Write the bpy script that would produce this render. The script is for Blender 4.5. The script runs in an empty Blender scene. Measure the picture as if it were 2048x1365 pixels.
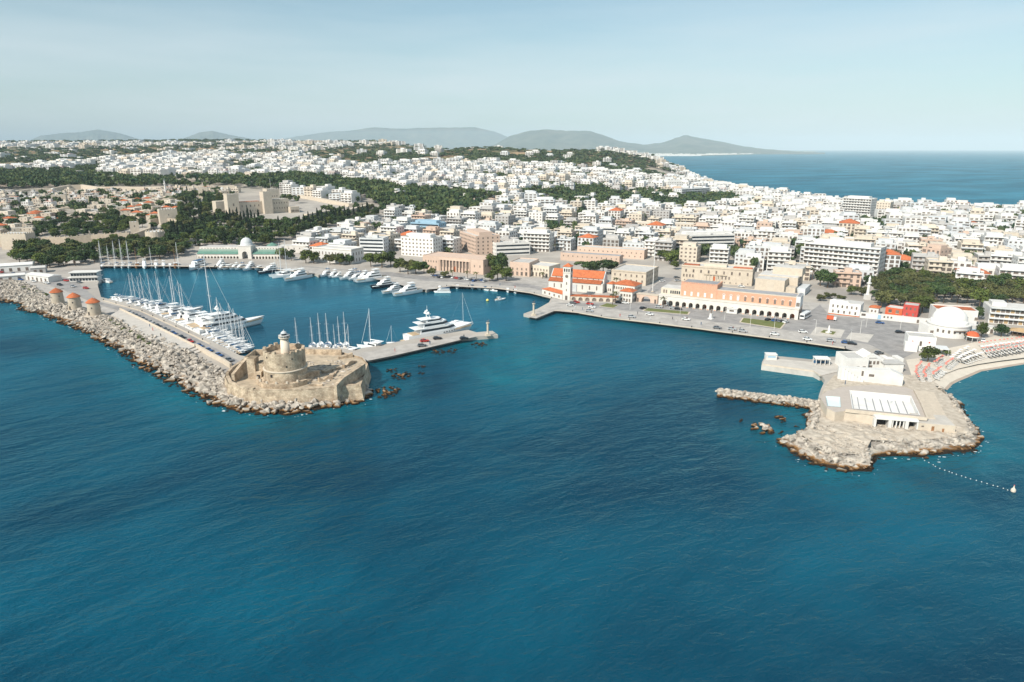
import bpy, bmesh, math, random
import numpy as np
from mathutils import Vector, Matrix, geometry
random.seed(7); rng = np.random.default_rng(7)
S = bpy.context.scene; COL = S.collection
# ------------------------------------------------------------------ camera, sky, sun, exposure
CAM_H, F, CX, CY, HY = 90.0, 1365.33, 1024.0, 682.5, 297.0
PITCH = math.atan((CY - HY) / F); CP, SP = math.cos(PITCH), math.sin(PITCH)
cd = bpy.data.cameras.new('camera'); cam = bpy.data.objects.new('camera', cd); COL.objects.link(cam)
cam.location = (0, 0, CAM_H); cam.rotation_euler = (math.pi / 2 - PITCH, 0, 0)
cd.sensor_width = 36; cd.lens = 24; cd.clip_start = 1; cd.clip_end = 90000; S.camera = cam
S.view_settings.view_transform = 'Standard'; S.view_settings.look = 'None'
S.view_settings.exposure = 0.12; S.view_settings.gamma = 1; S.view_settings.use_curve_mapping = False
SUN_EL, SUN_AZ = math.radians(40), math.atan2(-0.66, -0.75)      # azimuth measured from +Y towards +X
W = bpy.data.worlds.new('World'); S.world = W; W.use_nodes = True
wn, wl = W.node_tree.nodes, W.node_tree.links
bg = wn['Background']; bg.inputs[1].default_value = 0.105
sky = wn.new('ShaderNodeTexSky'); sky.sky_type = 'NISHITA'; sky.sun_disc = False
sky.sun_elevation = SUN_EL; sky.sun_rotation = SUN_AZ; sky.altitude = 50
sky.air_density = 1.0; sky.dust_density = 1.2; sky.ozone_density = 2.2
# thin veil of high cloud, continuing all round
tc = wn.new('ShaderNodeTexCoord'); mp = wn.new('ShaderNodeMapping'); mp.inputs['Scale'].default_value = (1.6, 1.6, 13)
nz = wn.new('ShaderNodeTexNoise'); nz.inputs['Scale'].default_value = 1.5; nz.inputs['Detail'].default_value = 6; nz.inputs['Roughness'].default_value = .5
sx = wn.new('ShaderNodeSeparateXYZ'); wl.new(tc.outputs['Generated'], sx.inputs[0])
lo = wn.new('ShaderNodeMapRange'); lo.interpolation_type = 'SMOOTHSTEP'; lo.inputs[1].default_value = .03; lo.inputs[2].default_value = .21; lo.inputs[3].default_value = .62; lo.inputs[4].default_value = .30; wl.new(sx.outputs[2], lo.inputs[0])
cr = wn.new('ShaderNodeMapRange'); cr.inputs[1].default_value = .35; cr.inputs[2].default_value = .7; cr.inputs[3].default_value = -.08; cr.inputs[4].default_value = .22
ad = wn.new('ShaderNodeMath'); ad.operation = 'ADD'; ad.use_clamp = True
mx = wn.new('ShaderNodeMix'); mx.data_type = 'RGBA'; mx.inputs[7].default_value = (6.6, 7.4, 7.8, 1)
tn = wn.new('ShaderNodeMix'); tn.data_type = 'RGBA'; tn.blend_type = 'MULTIPLY'; tn.inputs[0].default_value = 1; tn.inputs[7].default_value = (.86, 1.13, 1.06, 1)
wl.new(tc.outputs['Generated'], mp.inputs[0]); wl.new(mp.outputs[0], nz.inputs['Vector']); wl.new(nz.outputs[0], cr.inputs[0]); wl.new(cr.outputs[0], ad.inputs[0]); wl.new(lo.outputs[0], ad.inputs[1])
wl.new(ad.outputs[0], mx.inputs[0]); wl.new(sky.outputs[0], tn.inputs[6]); wl.new(tn.outputs[2], mx.inputs[6]); wl.new(mx.outputs[2], bg.inputs[0])
sd = bpy.data.lights.new('sun', 'SUN'); sun = bpy.data.objects.new('sun', sd); COL.objects.link(sun)
sd.energy = 5.0; sd.angle = math.radians(.53); sd.color = (1, .93, .83)
ts = Vector((math.sin(SUN_AZ) * math.cos(SUN_EL), math.cos(SUN_AZ) * math.cos(SUN_EL), math.sin(SUN_EL)))
sun.rotation_euler = ts.to_track_quat('Z', 'Y').to_euler()
S.cycles.volume_bounces = 0; S.cycles.max_bounces = 5; S.cycles.diffuse_bounces = 1; S.cycles.glossy_bounces = 2
S.cycles.transparent_max_bounces = 4; S.cycles.use_denoising = True

# ------------------------------------------------------------------ pixel <-> place (2048 x 1365 photograph)
def ray(px, py):
    u = (px - CX) / F; v = (py - CY) / F
    return u, CP - v * SP, -SP - v * CP
def G(px, py, z=0.0):
    d = ray(px, py); t = (z - CAM_H) / d[2]
    return Vector((d[0] * t, d[1] * t, z))
def atY(px, py, Y):
    d = ray(px, py); t = Y / d[1]
    return Vector((d[0] * t, Y, CAM_H + d[2] * t))
def hgt(px, p0, p1, z=1.8):
    return atY(px, p1, G(px, p0, z).y).z - z
def proj(x, y, z):
    de = y * CP - (z - CAM_H) * SP
    return CX + F * x / de, CY - F * (y * SP + (z - CAM_H) * CP) / de
def crop(ox, oy, s): return lambda x, y: (ox + x / s, oy + y / s)
C1 = crop(0, 500, 3.938); C2 = crop(200, 520, 5.689); C3 = crop(420, 640, 4.876); C4 = crop(600, 560, 4.876)
C5 = crop(340, 480, 5.389); C6 = crop(680, 480, 5.389); C7 = crop(1040, 490, 5.689); C8 = crop(1300, 490, 4.876)
C9 = crop(1640, 520, 5.02); C10 = crop(1400, 680, 3.657); C11 = crop(1780, 640, 6.825); C13 = crop(300, 340, 4.452)
C14 = crop(600, 380, 4.452); C7L = crop(0, 560, 6.827); C15 = crop(0, 360, 5.12); C16 = crop(960, 340, 4.452); C17 = crop(1380, 340, 3.066)
C18 = crop(1600, 380, 4.571)
def inpoly(x, y, P):
    c = False; j = len(P) - 1
    for i in range(len(P)):
        if (P[i][1] > y) != (P[j][1] > y) and x < (P[j][0] - P[i][0]) * (y - P[i][1]) / (P[j][1] - P[i][1]) + P[i][0]: c = not c
        j = i
    return c

# ------------------------------------------------------------------ materials
MATS = {}
def nodes(name):
    m = bpy.data.materials.new(name); m.use_nodes = True; MATS[name] = m
    return m, m.node_tree.nodes, m.node_tree.links, m.node_tree.nodes['Principled BSDF']
def mat(name, col, rough=.85, var=.12, scale=.35, spec=.25, rnd=.0, bump=0, metal=0, alt=None):
    m, n, l, b = nodes(name)
    b.inputs['Roughness'].default_value = rough; b.inputs['Specular IOR Level'].default_value = spec; b.inputs['Metallic'].default_value = metal
    g = n.new('ShaderNodeNewGeometry'); t = n.new('ShaderNodeTexNoise'); t.inputs['Scale'].default_value = scale; t.inputs['Detail'].default_value = 4; t.inputs['Roughness'].default_value = .65
    l.new(g.outputs['Position'], t.inputs['Vector'])
    x = n.new('ShaderNodeMix'); x.data_type = 'RGBA'
    mr = n.new('ShaderNodeMapRange'); mr.inputs[1].default_value = .3; mr.inputs[2].default_value = .7; l.new(t.outputs[0], mr.inputs[0]); l.new(mr.outputs[0], x.inputs[0])
    c2 = alt or tuple(min(1, c * (1 + var)) for c in col); c1 = col if alt else tuple(c * (1 - var) for c in col)
    x.inputs[6].default_value = (*c1, 1); x.inputs[7].default_value = (*c2, 1)
    out = x.outputs[2]
    if rnd:
        oi = n.new('ShaderNodeObjectInfo'); h = n.new('ShaderNodeHueSaturation'); m2 = n.new('ShaderNodeMapRange')
        m2.inputs[3].default_value = 1 - rnd; m2.inputs[4].default_value = 1 + rnd
        l.new(oi.outputs['Random'], m2.inputs[0]); l.new(m2.outputs[0], h.inputs['Value']); l.new(out, h.inputs['Color']); out = h.outputs[0]
    l.new(out, b.inputs['Base Color'])
    if bump:
        bp = n.new('ShaderNodeBump'); bp.inputs['Strength'].default_value = bump; bp.inputs['Distance'].default_value = .3; l.new(t.outputs[0], bp.inputs['Height']); l.new(bp.outputs[0], b.inputs['Normal'])
    return m
mat('white', (.70, .68, .645), .85, .09, .25, rnd=.08)
mat('white_cool', (.60, .61, .61), .85, .09, .25, rnd=.1)
mat('offwhite', (.66, .62, .565), .85, .1, .25)
mat('coral', (.58, .20, .16), .85, .15, .6)
mat('cream', (.62, .54, .44), .85, .09, .3, rnd=.1)
mat('blush', (.58, .43, .34), .85, .06, .3, rnd=.08)
mat('greywall', (.46, .44, .42), .85, .08, .3, rnd=.08)
mat('stone', (.46, .385, .30), .9, .16, .5, bump=.3)
mat('stone_pale', (.56, .48, .385), .9, .1, .5)
mat('fort_stone', (.60, .49, .37), .92, .2, .6, bump=.5)
mat('fort_floor', (.33, .27, .20), .95, .25, .35, alt=(.58, .47, .34))
mat('pink_brick', (.62, .33, .22), .9, .12, 1.2)
mat('roof_red', (.46, .135, .055), .9, .22, .6, rnd=.18)
mat('roof_deck', (.54, .52, .49), .9, .14, .25, rnd=.12)
mat('roof_grey', (.30, .30, .31), .9, .14, .25, rnd=.12)
mat('roof_green', (.12, .24, .19), .75, .15, .4)
mat('glass', (.02, .03, .04), .2, .2, .5, spec=.5)
mat('shade_opening', (.035, .03, .028), .9, .2, .5)
mat('shutter', (.16, .13, .11), .8, .2, .5, rnd=.3)
mat('pave', (.33, .305, .28), .9, .12, .22, alt=(.50, .465, .425))
mat('asphalt', (.22, .21, .205), .9, .1, .2, alt=(.36, .34, .325))
mat('concrete', (.52, .48, .43), .9, .12, .3)
mat('pool_deck', (.47, .41, .36), .9, .06, .4)
mat('sand', (.62, .55, .46), .95, .08, .3)
mat('wet_sand', (.40, .32, .25), .6, .1, .3)
mat('boat_white', (.84, .84, .83), .3, .03, .3, spec=.5)
mat('boat_dark', (.012, .02, .035), .25, .1, .3, spec=.5)
mat('boat_wood', (.30, .15, .07), .5, .2, .6)
mat('teak', (.50, .38, .25), .7, .1, 1)
mat('canvas_blue', (.03, .10, .20), .8, .1, .6)
mat('mast_metal', (.72, .73, .74), .4, .03, 1, spec=.5)
mat('wire', (.35, .36, .38), .5, .03, 1)
mat('grass', (.10, .14, .04), .95, .3, .3, alt=(.19, .18, .07))
mat('bark', (.12, .085, .06), .95, .2, 1)
mat('red', (.50, .075, .06), .8, .15, .6)
mat('orange_red', (.58, .12, .05), .7, .08, .6)
mat('dark_cloth', (.04, .045, .05), .9, .1, .6)
mat('sky_blue_wall', (.30, .46, .58), .8, .05, .4)
mat('thatch', (.45, .31, .17), .95, .2, 1.5)
mat('tyre', (.02, .02, .02), .9, .1, 1)
mat('skin', (.45, .28, .2), .7, .05, 1)
mat('pool_paint', (.66, .76, .76), .6, .05, .3)

# ------------------------------------------------------------------ mesh builder
class MB:
    def __init__(s): s.v = []; s.f = []
    def add(s, vs, fs):
        o = len(s.v); s.v += [tuple(a) for a in vs]; s.f += [tuple(i + o for i in f) for f in fs]; return s
    def box(s, x0, x1, y0, y1, z0, z1, bottom=True):
        fs = [(4, 5, 6, 7), (0, 1, 5, 4), (1, 2, 6, 5), (2, 3, 7, 6), (3, 0, 4, 7)]
        if bottom: fs.append((3, 2, 1, 0))
        return s.add([(x0, y0, z0), (x1, y0, z0), (x1, y1, z0), (x0, y1, z0), (x0, y0, z1), (x1, y0, z1), (x1, y1, z1), (x0, y1, z1)], fs)
    def prism(s, P, z0, z1, cap=True, bottom=False, zt=None):
        n = len(P); a = sum(P[i][0] * P[(i + 1) % n][1] - P[(i + 1) % n][0] * P[i][1] for i in range(n))
        if a < 0: P = P[::-1]; zt = zt[::-1] if zt else None
        vs = [(p[0], p[1], z0) for p in P] + [(p[0], p[1], zt[i] if zt else z1) for i, p in enumerate(P)]
        fs = [(i, (i + 1) % n, n + (i + 1) % n, n + i) for i in range(n)]
        if cap: fs.append(tuple(range(n, 2 * n)))
        if bottom: fs.append(tuple(range(n - 1, -1, -1)))
        return s.add(vs, fs)
    def lathe(s, prof, n=16, cx=0, cy=0, close=True, a0=0, a1=2 * math.pi):
        full = abs(a1 - a0 - 2 * math.pi) < 1e-6; m = n if full else n + 1
        vs = [(cx + r * math.cos(a0 + (a1 - a0) * k / n), cy + r * math.sin(a0 + (a1 - a0) * k / n), z) for r, z in prof for k in range(m)]
        fs = [(j * m + k, j * m + (k + 1) % m, (j + 1) * m + (k + 1) % m, (j + 1) * m + k) for j in range(len(prof) - 1) for k in range(n)]
        if close and full: fs.append(tuple((len(prof) - 1) * m + k for k in range(m)))
        return s.add(vs, fs)
    def tube(s, a, b, r, n=5, r1=None):
        a = Vector(a); b = Vector(b); d = (b - a).normalized(); u = d.orthogonal().normalized(); w = d.cross(u); r1 = r if r1 is None else r1
        vs = [a + (u * math.cos(2 * math.pi * k / n) + w * math.sin(2 * math.pi * k / n)) * r for k in range(n)] + [b + (u * math.cos(2 * math.pi * k / n) + w * math.sin(2 * math.pi * k / n)) * r1 for k in range(n)]
        return s.add(vs, [(k, (k + 1) % n, n + (k + 1) % n, n + k) for k in range(n)] + [tuple(range(n, 2 * n)), tuple(range(n - 1, -1, -1))])
    def hip(s, x0, x1, y0, y1, z0, h, ins=None, over=.4):
        x0 -= over; x1 += over; y0 -= over; y1 += over; w, d = x1 - x0, y1 - y0; i = min(w, d) / 2 if ins is None else ins
        if w >= d: r = [(x0 + i, (y0 + y1) / 2, z0 + h), (x1 - i, (y0 + y1) / 2, z0 + h)]
        else: r = [((x0 + x1) / 2, y0 + i, z0 + h), ((x0 + x1) / 2, y1 - i, z0 + h)]
        b = [(x0, y0, z0), (x1, y0, z0), (x1, y1, z0), (x0, y1, z0)]
        fs = [(0, 1, 5, 4), (1, 2, 5), (2, 3, 4, 5), (3, 0, 4)] if w >= d else [(0, 1, 4), (1, 2, 5, 4), (2, 3, 5), (3, 0, 4, 5)]
        return s.add(b + r, fs + [(3, 2, 1, 0)])
    def mesh(s, name, m, smooth=False):
        me = bpy.data.meshes.new(name); me.from_pydata(s.v, [], s.f)
        me.materials.append(MATS[m] if isinstance(m, str) else m)
        if smooth: me.polygons.foreach_set('use_smooth', [True] * len(me.polygons))
        return me
    def build(s, name, m, parent=None, smooth=False, kind=None):
        return put(name, s.mesh(name, m, smooth), parent, kind=kind)
def put(name, me, parent=None, loc=None, rz=0, sc=None, kind=None):
    o = bpy.data.objects.new(name, me); COL.objects.link(o); o.parent = parent
    if loc is not None: o.location = loc
    if rz: o.rotation_euler.z = rz
    if sc is not None: o.scale = sc if not isinstance(sc, (int, float)) else (sc,) * 3
    if kind: o['kind'] = kind
    return o
def tag(o, label=None, cat=None, group=None, kind=None):
    if label: o['label'] = label
    if cat: o['category'] = cat
    if group: o['group'] = group
    if kind: o['kind'] = kind
    return o
def thing(name, loc, rz=0, label=None, cat=None, group=None):
    return tag(put(name, None, None, loc, rz), label, cat, group)
def copy_tree(o, parent=None):
    c = o.copy(); COL.objects.link(c); c.parent = parent
    for ch in o.children: copy_tree(ch, c)
    return c
def npmesh(name, V, Fc, m, smooth=False):
    me = bpy.data.meshes.new(name); V = np.asarray(V, np.float32); Fc = np.asarray(Fc, np.int32); k = Fc.shape[1]
    me.vertices.add(len(V)); me.vertices.foreach_set('co', V.ravel()); me.loops.add(Fc.size); me.loops.foreach_set('vertex_index', Fc.ravel())
    me.polygons.add(len(Fc)); me.polygons.foreach_set('loop_start', np.arange(len(Fc), dtype=np.int32) * k)
    me.polygons.foreach_set('use_smooth', np.full(len(Fc), bool(smooth)))
    me.materials.append(MATS[m] if isinstance(m, str) else m); me.update(calc_edges=True); me.validate()
    return me

# ------------------------------------------------------------------ the lie of the land
MOLE_IN = [(-420, 520), (-150, 545), (0, 563), (37, 569), (66, 580), (98, 604), (130, 620), (178, 634), (220, 640), (287, 675), (340, 695), (390, 722), (440, 748), (454, 764)]
FORT_OUT = [(460, 777), (506, 796), (560, 800), (604, 797), (664, 791), (720, 777), (738, 757)]
PIER = [(731, 726), (785, 715), (846, 700), (920, 683), (996, 677), (985, 669), (953, 672), (936, 667), (867, 679), (813, 688), (715, 706)]
INNER = [(620, 702), (540, 706), (500, 722), (481, 719), (420, 687), (384, 669), (340, 648), (279, 620), (203, 600), (196, 575), (203, 556), (200, 530),
         (330, 531), (400, 532), (470, 533), (520, 534), (560, 539), (618, 545), (637, 556), (655, 546), (690, 550), (740, 555), (770, 560), (800, 568), (841, 578), (853, 586), (873, 577), (903, 571), (995, 577), (1060, 586),
         (1105, 597), (1098, 611), (1075, 624), (1047, 634), (1073, 639), (1109, 624), (1128, 623), (1163, 629), (1216, 638), (1304, 648), (1400, 660), (1429, 664),
         (1577, 683), (1690, 699), (1712, 706), (1690, 721), (1657, 722), (1621, 727), (1531, 718), (1523, 733), (1627, 747), (1638, 754), (1649, 770), (1641, 787), (1636, 802)]
HEAD_IN = [(1640, 812), (1640, 842), (1630, 864), (1598, 884), (1630, 905), (1680, 922), (1725, 924), (1740, 896), (1800, 897), (1900, 888), (1936, 880), (1930, 852), (1910, 825), (1890, 800), (1868, 782)]
BEACH_IN = [(1858, 770), (1880, 752), (1916, 738), (1955, 729), (2000, 722), (2048, 716), (2150, 706), (2600, 672)]
WEST = [(2600, 450), (2048, 428), (1860, 420), (1640, 407), (1430, 378), (1385, 362)]
RIM = [G(*p) for p in MOLE_IN + FORT_OUT + PIER + INNER + HEAD_IN + BEACH_IN + WEST]
RIM += [Vector((560, 2500, 0)), Vector((430, 3000, 0)), Vector((300, 3600, 0)), Vector((-200, 4800, 0)), Vector((-1500, 6000, 0)), Vector((-4200, 6000, 0)), Vector((-4200, 900, 0)), Vector((-1200, 560, 0))]
CTRL = [(p.x, p.y, 1.8) for p in RIM[:-6]]
CTRL += [(100, 600, 3), (300, 600, 3), (500, 800, 4), (0, 700, 5), (-100, 620, 4), (200, 450, 2), (-330, 480, 2), (200, 900, 9), (0, 900, 14), (-120, 760, 9), (-210, 610, 3), (350, 1000, 7), (400, 700, 3)]
for q in [(530, 436, 735), (460, 440, 720), (620, 432, 770), (400, 470, 640), (300, 480, 640), (150, 470, 690), (20, 490, 640), (100, 420, 850), (300, 410, 860), (300, 384, 1020), (60, 388, 1000),
          (200, 366, 1180), (20, 366, 1150), (480, 376, 1080), (700, 372, 1120), (850, 384, 1050), (740, 410, 880), (930, 410, 900), (650, 400, 900),
          (100, 335, 1650), (400, 335, 1650), (620, 335, 1600), (400, 305, 2400), (100, 312, 2300), (600, 303, 2500), (20, 285, 3600), (300, 284, 3800), (500, 281, 3700), (740, 284, 3000),
          (740, 304, 2400), (860, 335, 1500), (900, 300, 2350), (1000, 296, 2300), (1000, 338, 1550), (1100, 302, 2200), (1240, 302, 2120), (1296, 310, 2080), (1200, 338, 1620), (1100, 352, 1400), (1345, 338, 2010), (1260, 360, 1400), (900, 355, 1350)]:
    p = atY(*q); CTRL.append(tuple(p))
CTRL += [(200, 3200, 30), (-300, 3800, 60), (-1500, 5500, 60), (-4000, 5500, 90), (-4000, 2500, 80), (-2500, 1200, 50), (-1200, 700, 15)]
CTRL = np.array(CTRL)
_d = np.hypot(CTRL[:, None, 0] - CTRL[None, :, 0], CTRL[:, None, 1] - CTRL[None, :, 1])
_A = np.vstack([np.hstack([_d - np.eye(len(CTRL)) * 4, np.c_[np.ones(len(CTRL)), CTRL[:, :2]]]), np.hstack([np.c_[np.ones(len(CTRL)), CTRL[:, :2]].T, np.zeros((3, 3))])])
_w = np.linalg.solve(_A, np.r_[CTRL[:, 2], 0, 0, 0])
def T(x, y):
    x = np.atleast_1d(np.asarray(x, float)); y = np.atleast_1d(np.asarray(y, float))
    z = np.hypot(x[:, None] - CTRL[None, :, 0], y[:, None] - CTRL[None, :, 1]) @ _w[:-3] + _w[-3] + _w[-2] * x + _w[-1] * y
    z = 1.8 + np.maximum(z - 1.8, 0)
    near = np.clip((np.hypot(x, y) - 430) / 150, 0, 1)
    near = np.where(y < 520 , near * np.clip((y - 430) / 90, 0, 1), near)
    return 1.8 + (z - 1.8) * near
Texact = T
_gx, _gy = np.arange(-4400, 1600, 12.), np.arange(250, 6100, 12.)
_TG = np.vstack([T(_gx, np.full(len(_gx), q)) for q in _gy])
def T(x, y):
    x = np.atleast_1d(np.asarray(x, float)); y = np.atleast_1d(np.asarray(y, float))
    u = np.clip((x + 4400) / 12, 0, len(_gx) - 1.001); v = np.clip((y - 250) / 12, 0, len(_gy) - 1.001); i = u.astype(int); j = v.astype(int); u = u - i; v = v - j
    return _TG[j, i] * (1 - u) * (1 - v) + _TG[j, i + 1] * u * (1 - v) + _TG[j + 1, i] * (1 - u) * v + _TG[j + 1, i + 1] * u * v
def T1(x, y): return float(T(x, y)[0])
def GT(px, py):
    d = np.array(ray(px, py)); t = np.linspace(150, 6500, 1600); x, y, z = d[0] * t, d[1] * t, CAM_H + d[2] * t
    k = np.argmax(z <= T(x, y))
    if k == 0: return None
    return Vector((x[k], y[k], T1(x[k], y[k])))
RIM2 = [(p.x, p.y) for p in RIM]
def onland(x, y): return inpoly(x, y, RIM2)

def ground():
    pts = list(RIM2); n = len(pts)
    for y0, y1, st in ((300, 1200, 28), (1200, 3000, 60), (3000, 6000, 160)):
        for y in np.arange(y0, y1, st):
            xs = np.arange(-1.0 * y - 250, .85 * y + 60, st)
            for x in xs:
                if onland(x, y): pts.append((float(x + rng.uniform(-3, 3)), float(y + rng.uniform(-3, 3))))
    vs, es, fs, *_ = geometry.delaunay_2d_cdt([Vector(p) for p in pts], [(i, (i + 1) % n) for i in range(n)], [], 1, 1e-3)
    V = np.array([(v.x, v.y) for v in vs]); z = T(V[:, 0], V[:, 1])
    V3 = np.c_[V, z]; tri = [tuple(f) for f in fs]
    # quay wall all along the rim
    b = len(V3); V3 = np.vstack([V3, np.c_[np.array(RIM2), np.full(n, -3.)]])
    idx = {}
    for i, v in enumerate(V): idx[(round(v[0], 2), round(v[1], 2))] = i
    a = sum(RIM2[i][0] * RIM2[(i + 1) % n][1] - RIM2[(i + 1) % n][0] * RIM2[i][1] for i in range(n))
    for i in range(n):
        j = (i + 1) % n; p, q = idx.get((round(RIM2[i][0], 2), round(RIM2[i][1], 2))), idx.get((round(RIM2[j][0], 2), round(RIM2[j][1], 2)))
        if p is None or q is None: continue
        tri += [(p, b + i, b + j), (p, b + j, q)] if a > 0 else [(p, b + j, b + i), (p, q, b + j)]
    me = npmesh('ground', V3, tri, groundmat())
    tag(put('ground', me), kind='structure')
def groundmat():
    m, n, l, b = nodes('ground'); b.inputs['Roughness'].default_value = .95; b.inputs['Specular IOR Level'].default_value = .1
    g = n.new('ShaderNodeNewGeometry'); t = n.new('ShaderNodeTexNoise'); t.inputs['Scale'].default_value = .02; t.inputs['Detail'].default_value = 8; t.inputs['Roughness'].default_value = .65
    l.new(g.outputs['Position'], t.inputs['Vector'])
    r = n.new('ShaderNodeValToRGB'); e = r.color_ramp.elements
    e[0].position = .38; e[0].color = (.33, .30, .27, 1); e[1].position = .6; e[1].color = (.46, .42, .37, 1)
    l.new(t.outputs[0], r.inputs[0])
    # dry scrub on the high ground
    sx = n.new('ShaderNodeSeparateXYZ'); l.new(g.outputs['Position'], sx.inputs[0])
    mr = n.new('ShaderNodeMapRange'); mr.inputs[1].default_value = 25; mr.inputs[2].default_value = 55; l.new(sx.outputs[2], mr.inputs[0])
    r2 = n.new('ShaderNodeValToRGB'); e = r2.color_ramp.elements
    e[0].position = .42; e[0].color = (.10, .11, .05, 1); e[1].position = .58; e[1].color = (.40, .28, .17, 1)
    t2 = n.new('ShaderNodeTexNoise'); t2.inputs['Scale'].default_value = .012; t2.inputs['Detail'].default_value = 6; l.new(g.outputs['Position'], t2.inputs['Vector']); l.new(t2.outputs[0], r2.inputs[0])
    x = n.new('ShaderNodeMix'); x.data_type = 'RGBA'; l.new(mr.outputs[0], x.inputs[0]); l.new(r.outputs[0], x.inputs[6]); l.new(r2.outputs[0], x.inputs[7])
    l.new(x.outputs[2], b.inputs['Base Color']); return m
ground()

# ------------------------------------------------------------------ the sea
def sea():
    m, n, l, b = nodes('sea')
    g = n.new('ShaderNodeNewGeometry')
    def noise(scale, sc3, rot, detail, rough=.55, dist=0):
        mp = n.new('ShaderNodeMapping'); mp.vector_type = 'TEXTURE'; mp.inputs['Scale'].default_value = sc3; mp.inputs['Rotation'].default_value = (0, 0, rot); l.new(g.outputs['Position'], mp.inputs[0])
        t = n.new('ShaderNodeTexNoise'); t.inputs['Scale'].default_value = scale; t.inputs['Detail'].default_value = detail; t.inputs['Roughness'].default_value = rough; t.inputs['Distortion'].default_value = dist
        l.new(mp.outputs[0], t.inputs['Vector']); return t.outputs[0]
    def math_(op, a, c):
        q = n.new('ShaderNodeMath'); q.operation = op
        for i, s in enumerate((a, c)):
            if isinstance(s, (int, float)): q.inputs[i].default_value = s
            else: l.new(s, q.inputs[i])
        return q.outputs[0]
    n1 = noise(.085, (2.6, 1, 1), .8, 3, .5, .3); n2 = noise(.28, (2.4, 1, 1), .4, 4, .6, .4); n3 = noise(1.1, (1.7, 1, 1), .2, 3, .6)
    h = math_('ADD', math_('MULTIPLY', n1, 3.0), math_('ADD', math_('MULTIPLY', n2, 1.7), math_('MULTIPLY', n3, .48)))
    at = n.new('ShaderNodeAttribute'); at.attribute_name = 'calm'          # sheltered water in the basin
    bp = n.new('ShaderNodeBump'); bp.inputs['Distance'].default_value = 1.0; l.new(h, bp.inputs['Height'])
    st = n.new('ShaderNodeMapRange'); st.inputs[3].default_value = .62; st.inputs[4].default_value = .12; l.new(at.outputs['Fac'], st.inputs[0]); l.new(st.outputs[0], bp.inputs['Strength'])
    big = noise(.011, (1.6, 1, 1), .6, 4, .55)
    r = n.new('ShaderNodeValToRGB'); e = r.color_ramp.elements
    e[0].position = .40; e[0].color = (.0004, .028, .058, 1); e[1].position = .62; e[1].color = (.0006, .074, .124, 1); l.new(big, r.inputs[0])
    sh = n.new('ShaderNodeAttribute'); sh.attribute_name = 'shallow'
    x = n.new('ShaderNodeMix'); x.data_type = 'RGBA'; x.inputs[7].default_value = (.002, .115, .155, 1)
    pat = noise(.06, (1, 1, 1), 0, 5, .6); pm = n.new('ShaderNodeMapRange'); pm.inputs[1].default_value = .35; pm.inputs[2].default_value = .65; pm.inputs[3].default_value = .35; l.new(pat, pm.inputs[0])
    l.new(math_('MULTIPLY', sh.outputs['Fac'], pm.outputs[0]), x.inputs[0]); l.new(r.outputs[0], x.inputs[6]); 
    n.remove(b); df = n.new('ShaderNodeBsdfDiffuse'); gl = n.new('ShaderNodeBsdfGlossy'); ms = n.new('ShaderNodeMixShader'); fr = n.new('ShaderNodeFresnel'); fr.inputs['IOR'].default_value = 1.33
    gl.inputs['Roughness'].default_value = .16; gl.inputs['Color'].default_value = (.38, .86, 1, 1); l.new(x.outputs[2], df.inputs['Color'])
    for q in (df, gl, fr): l.new(bp.outputs[0], q.inputs['Normal'])
    cap = n.new('ShaderNodeMapRange'); cap.inputs[1].default_value = .36; cap.inputs[2].default_value = .66; cap.inputs[3].default_value = .24; cap.inputs[4].default_value = .5; l.new(noise(.0075, (2.2, 1, 1), .5, 5, .6), cap.inputs[0])
    l.new(math_('MINIMUM', fr.outputs[0], cap.outputs[0]), ms.inputs[0]); l.new(df.outputs[0], ms.inputs[1]); l.new(gl.outputs[0], ms.inputs[2]); l.new(ms.outputs[0], n['Material Output'].inputs['Surface'])
    # vertices: finer near the shores so that depth can vary
    xs = np.unique(np.r_[np.linspace(-32000, -1600, 12), np.linspace(-1600, -420, 10), np.linspace(-420, 420, 141), np.linspace(420, 1600, 14), np.linspace(1600, 32000, 12)])
    ys = np.unique(np.r_[np.linspace(-3000, 0, 5), np.linspace(0, 600, 101), np.linspace(600, 2600, 20), np.linspace(2600, 34000, 12)])
    X, Y = np.meshgrid(xs, ys); V = np.c_[X.ravel(), Y.ravel(), np.zeros(X.size)]
    nx, ny = len(xs), len(ys); i = np.arange((ny - 1) * (nx - 1)); r0 = i // (nx - 1) * nx + i % (nx - 1)
    me = npmesh('sea', V, np.c_[r0, r0 + 1, r0 + nx + 1, r0 + nx], m, True)
    seg = [G(*p) for p in SHALLOW]
    d = np.full(len(V), 1e9)
    for k in range(len(seg) - 1):
        a, c = np.array(seg[k][:2]), np.array(seg[k + 1][:2])
        if (c - a) @ (c - a) > 160 ** 2: continue
        tt = np.clip(((V[:, :2] - a) @ (c - a)) / ((c - a) @ (c - a)), 0, 1); d = np.minimum(d, np.hypot(*(V[:, :2] - a - tt[:, None] * (c - a)).T))
    shallow = np.clip(1 - d / 26, 0, 1) ** 1.3
    basin = [G(*p)[:2] for p in ((480, 722), (200, 600), (190, 530), (860, 560), (1110, 590), (1050, 640), (1000, 680), (720, 715))]
    calm = np.array([1. if inpoly(p[0], p[1], basin) else 0. for p in V])
    quay = [G(*p)[:2] for p in ((1050, 640), (1130, 620), (1700, 700), (1530, 735), (1400, 760), (1150, 700))]
    calm = np.maximum(calm, np.array([.55 if inpoly(p[0], p[1], quay) else 0. for p in V]))
    C = calm.reshape(ny, nx)
    for _ in range(3): C = (C + np.roll(C, 1, 0) + np.roll(C, -1, 0) + np.roll(C, 1, 1) + np.roll(C, -1, 1)) / 5
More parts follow.
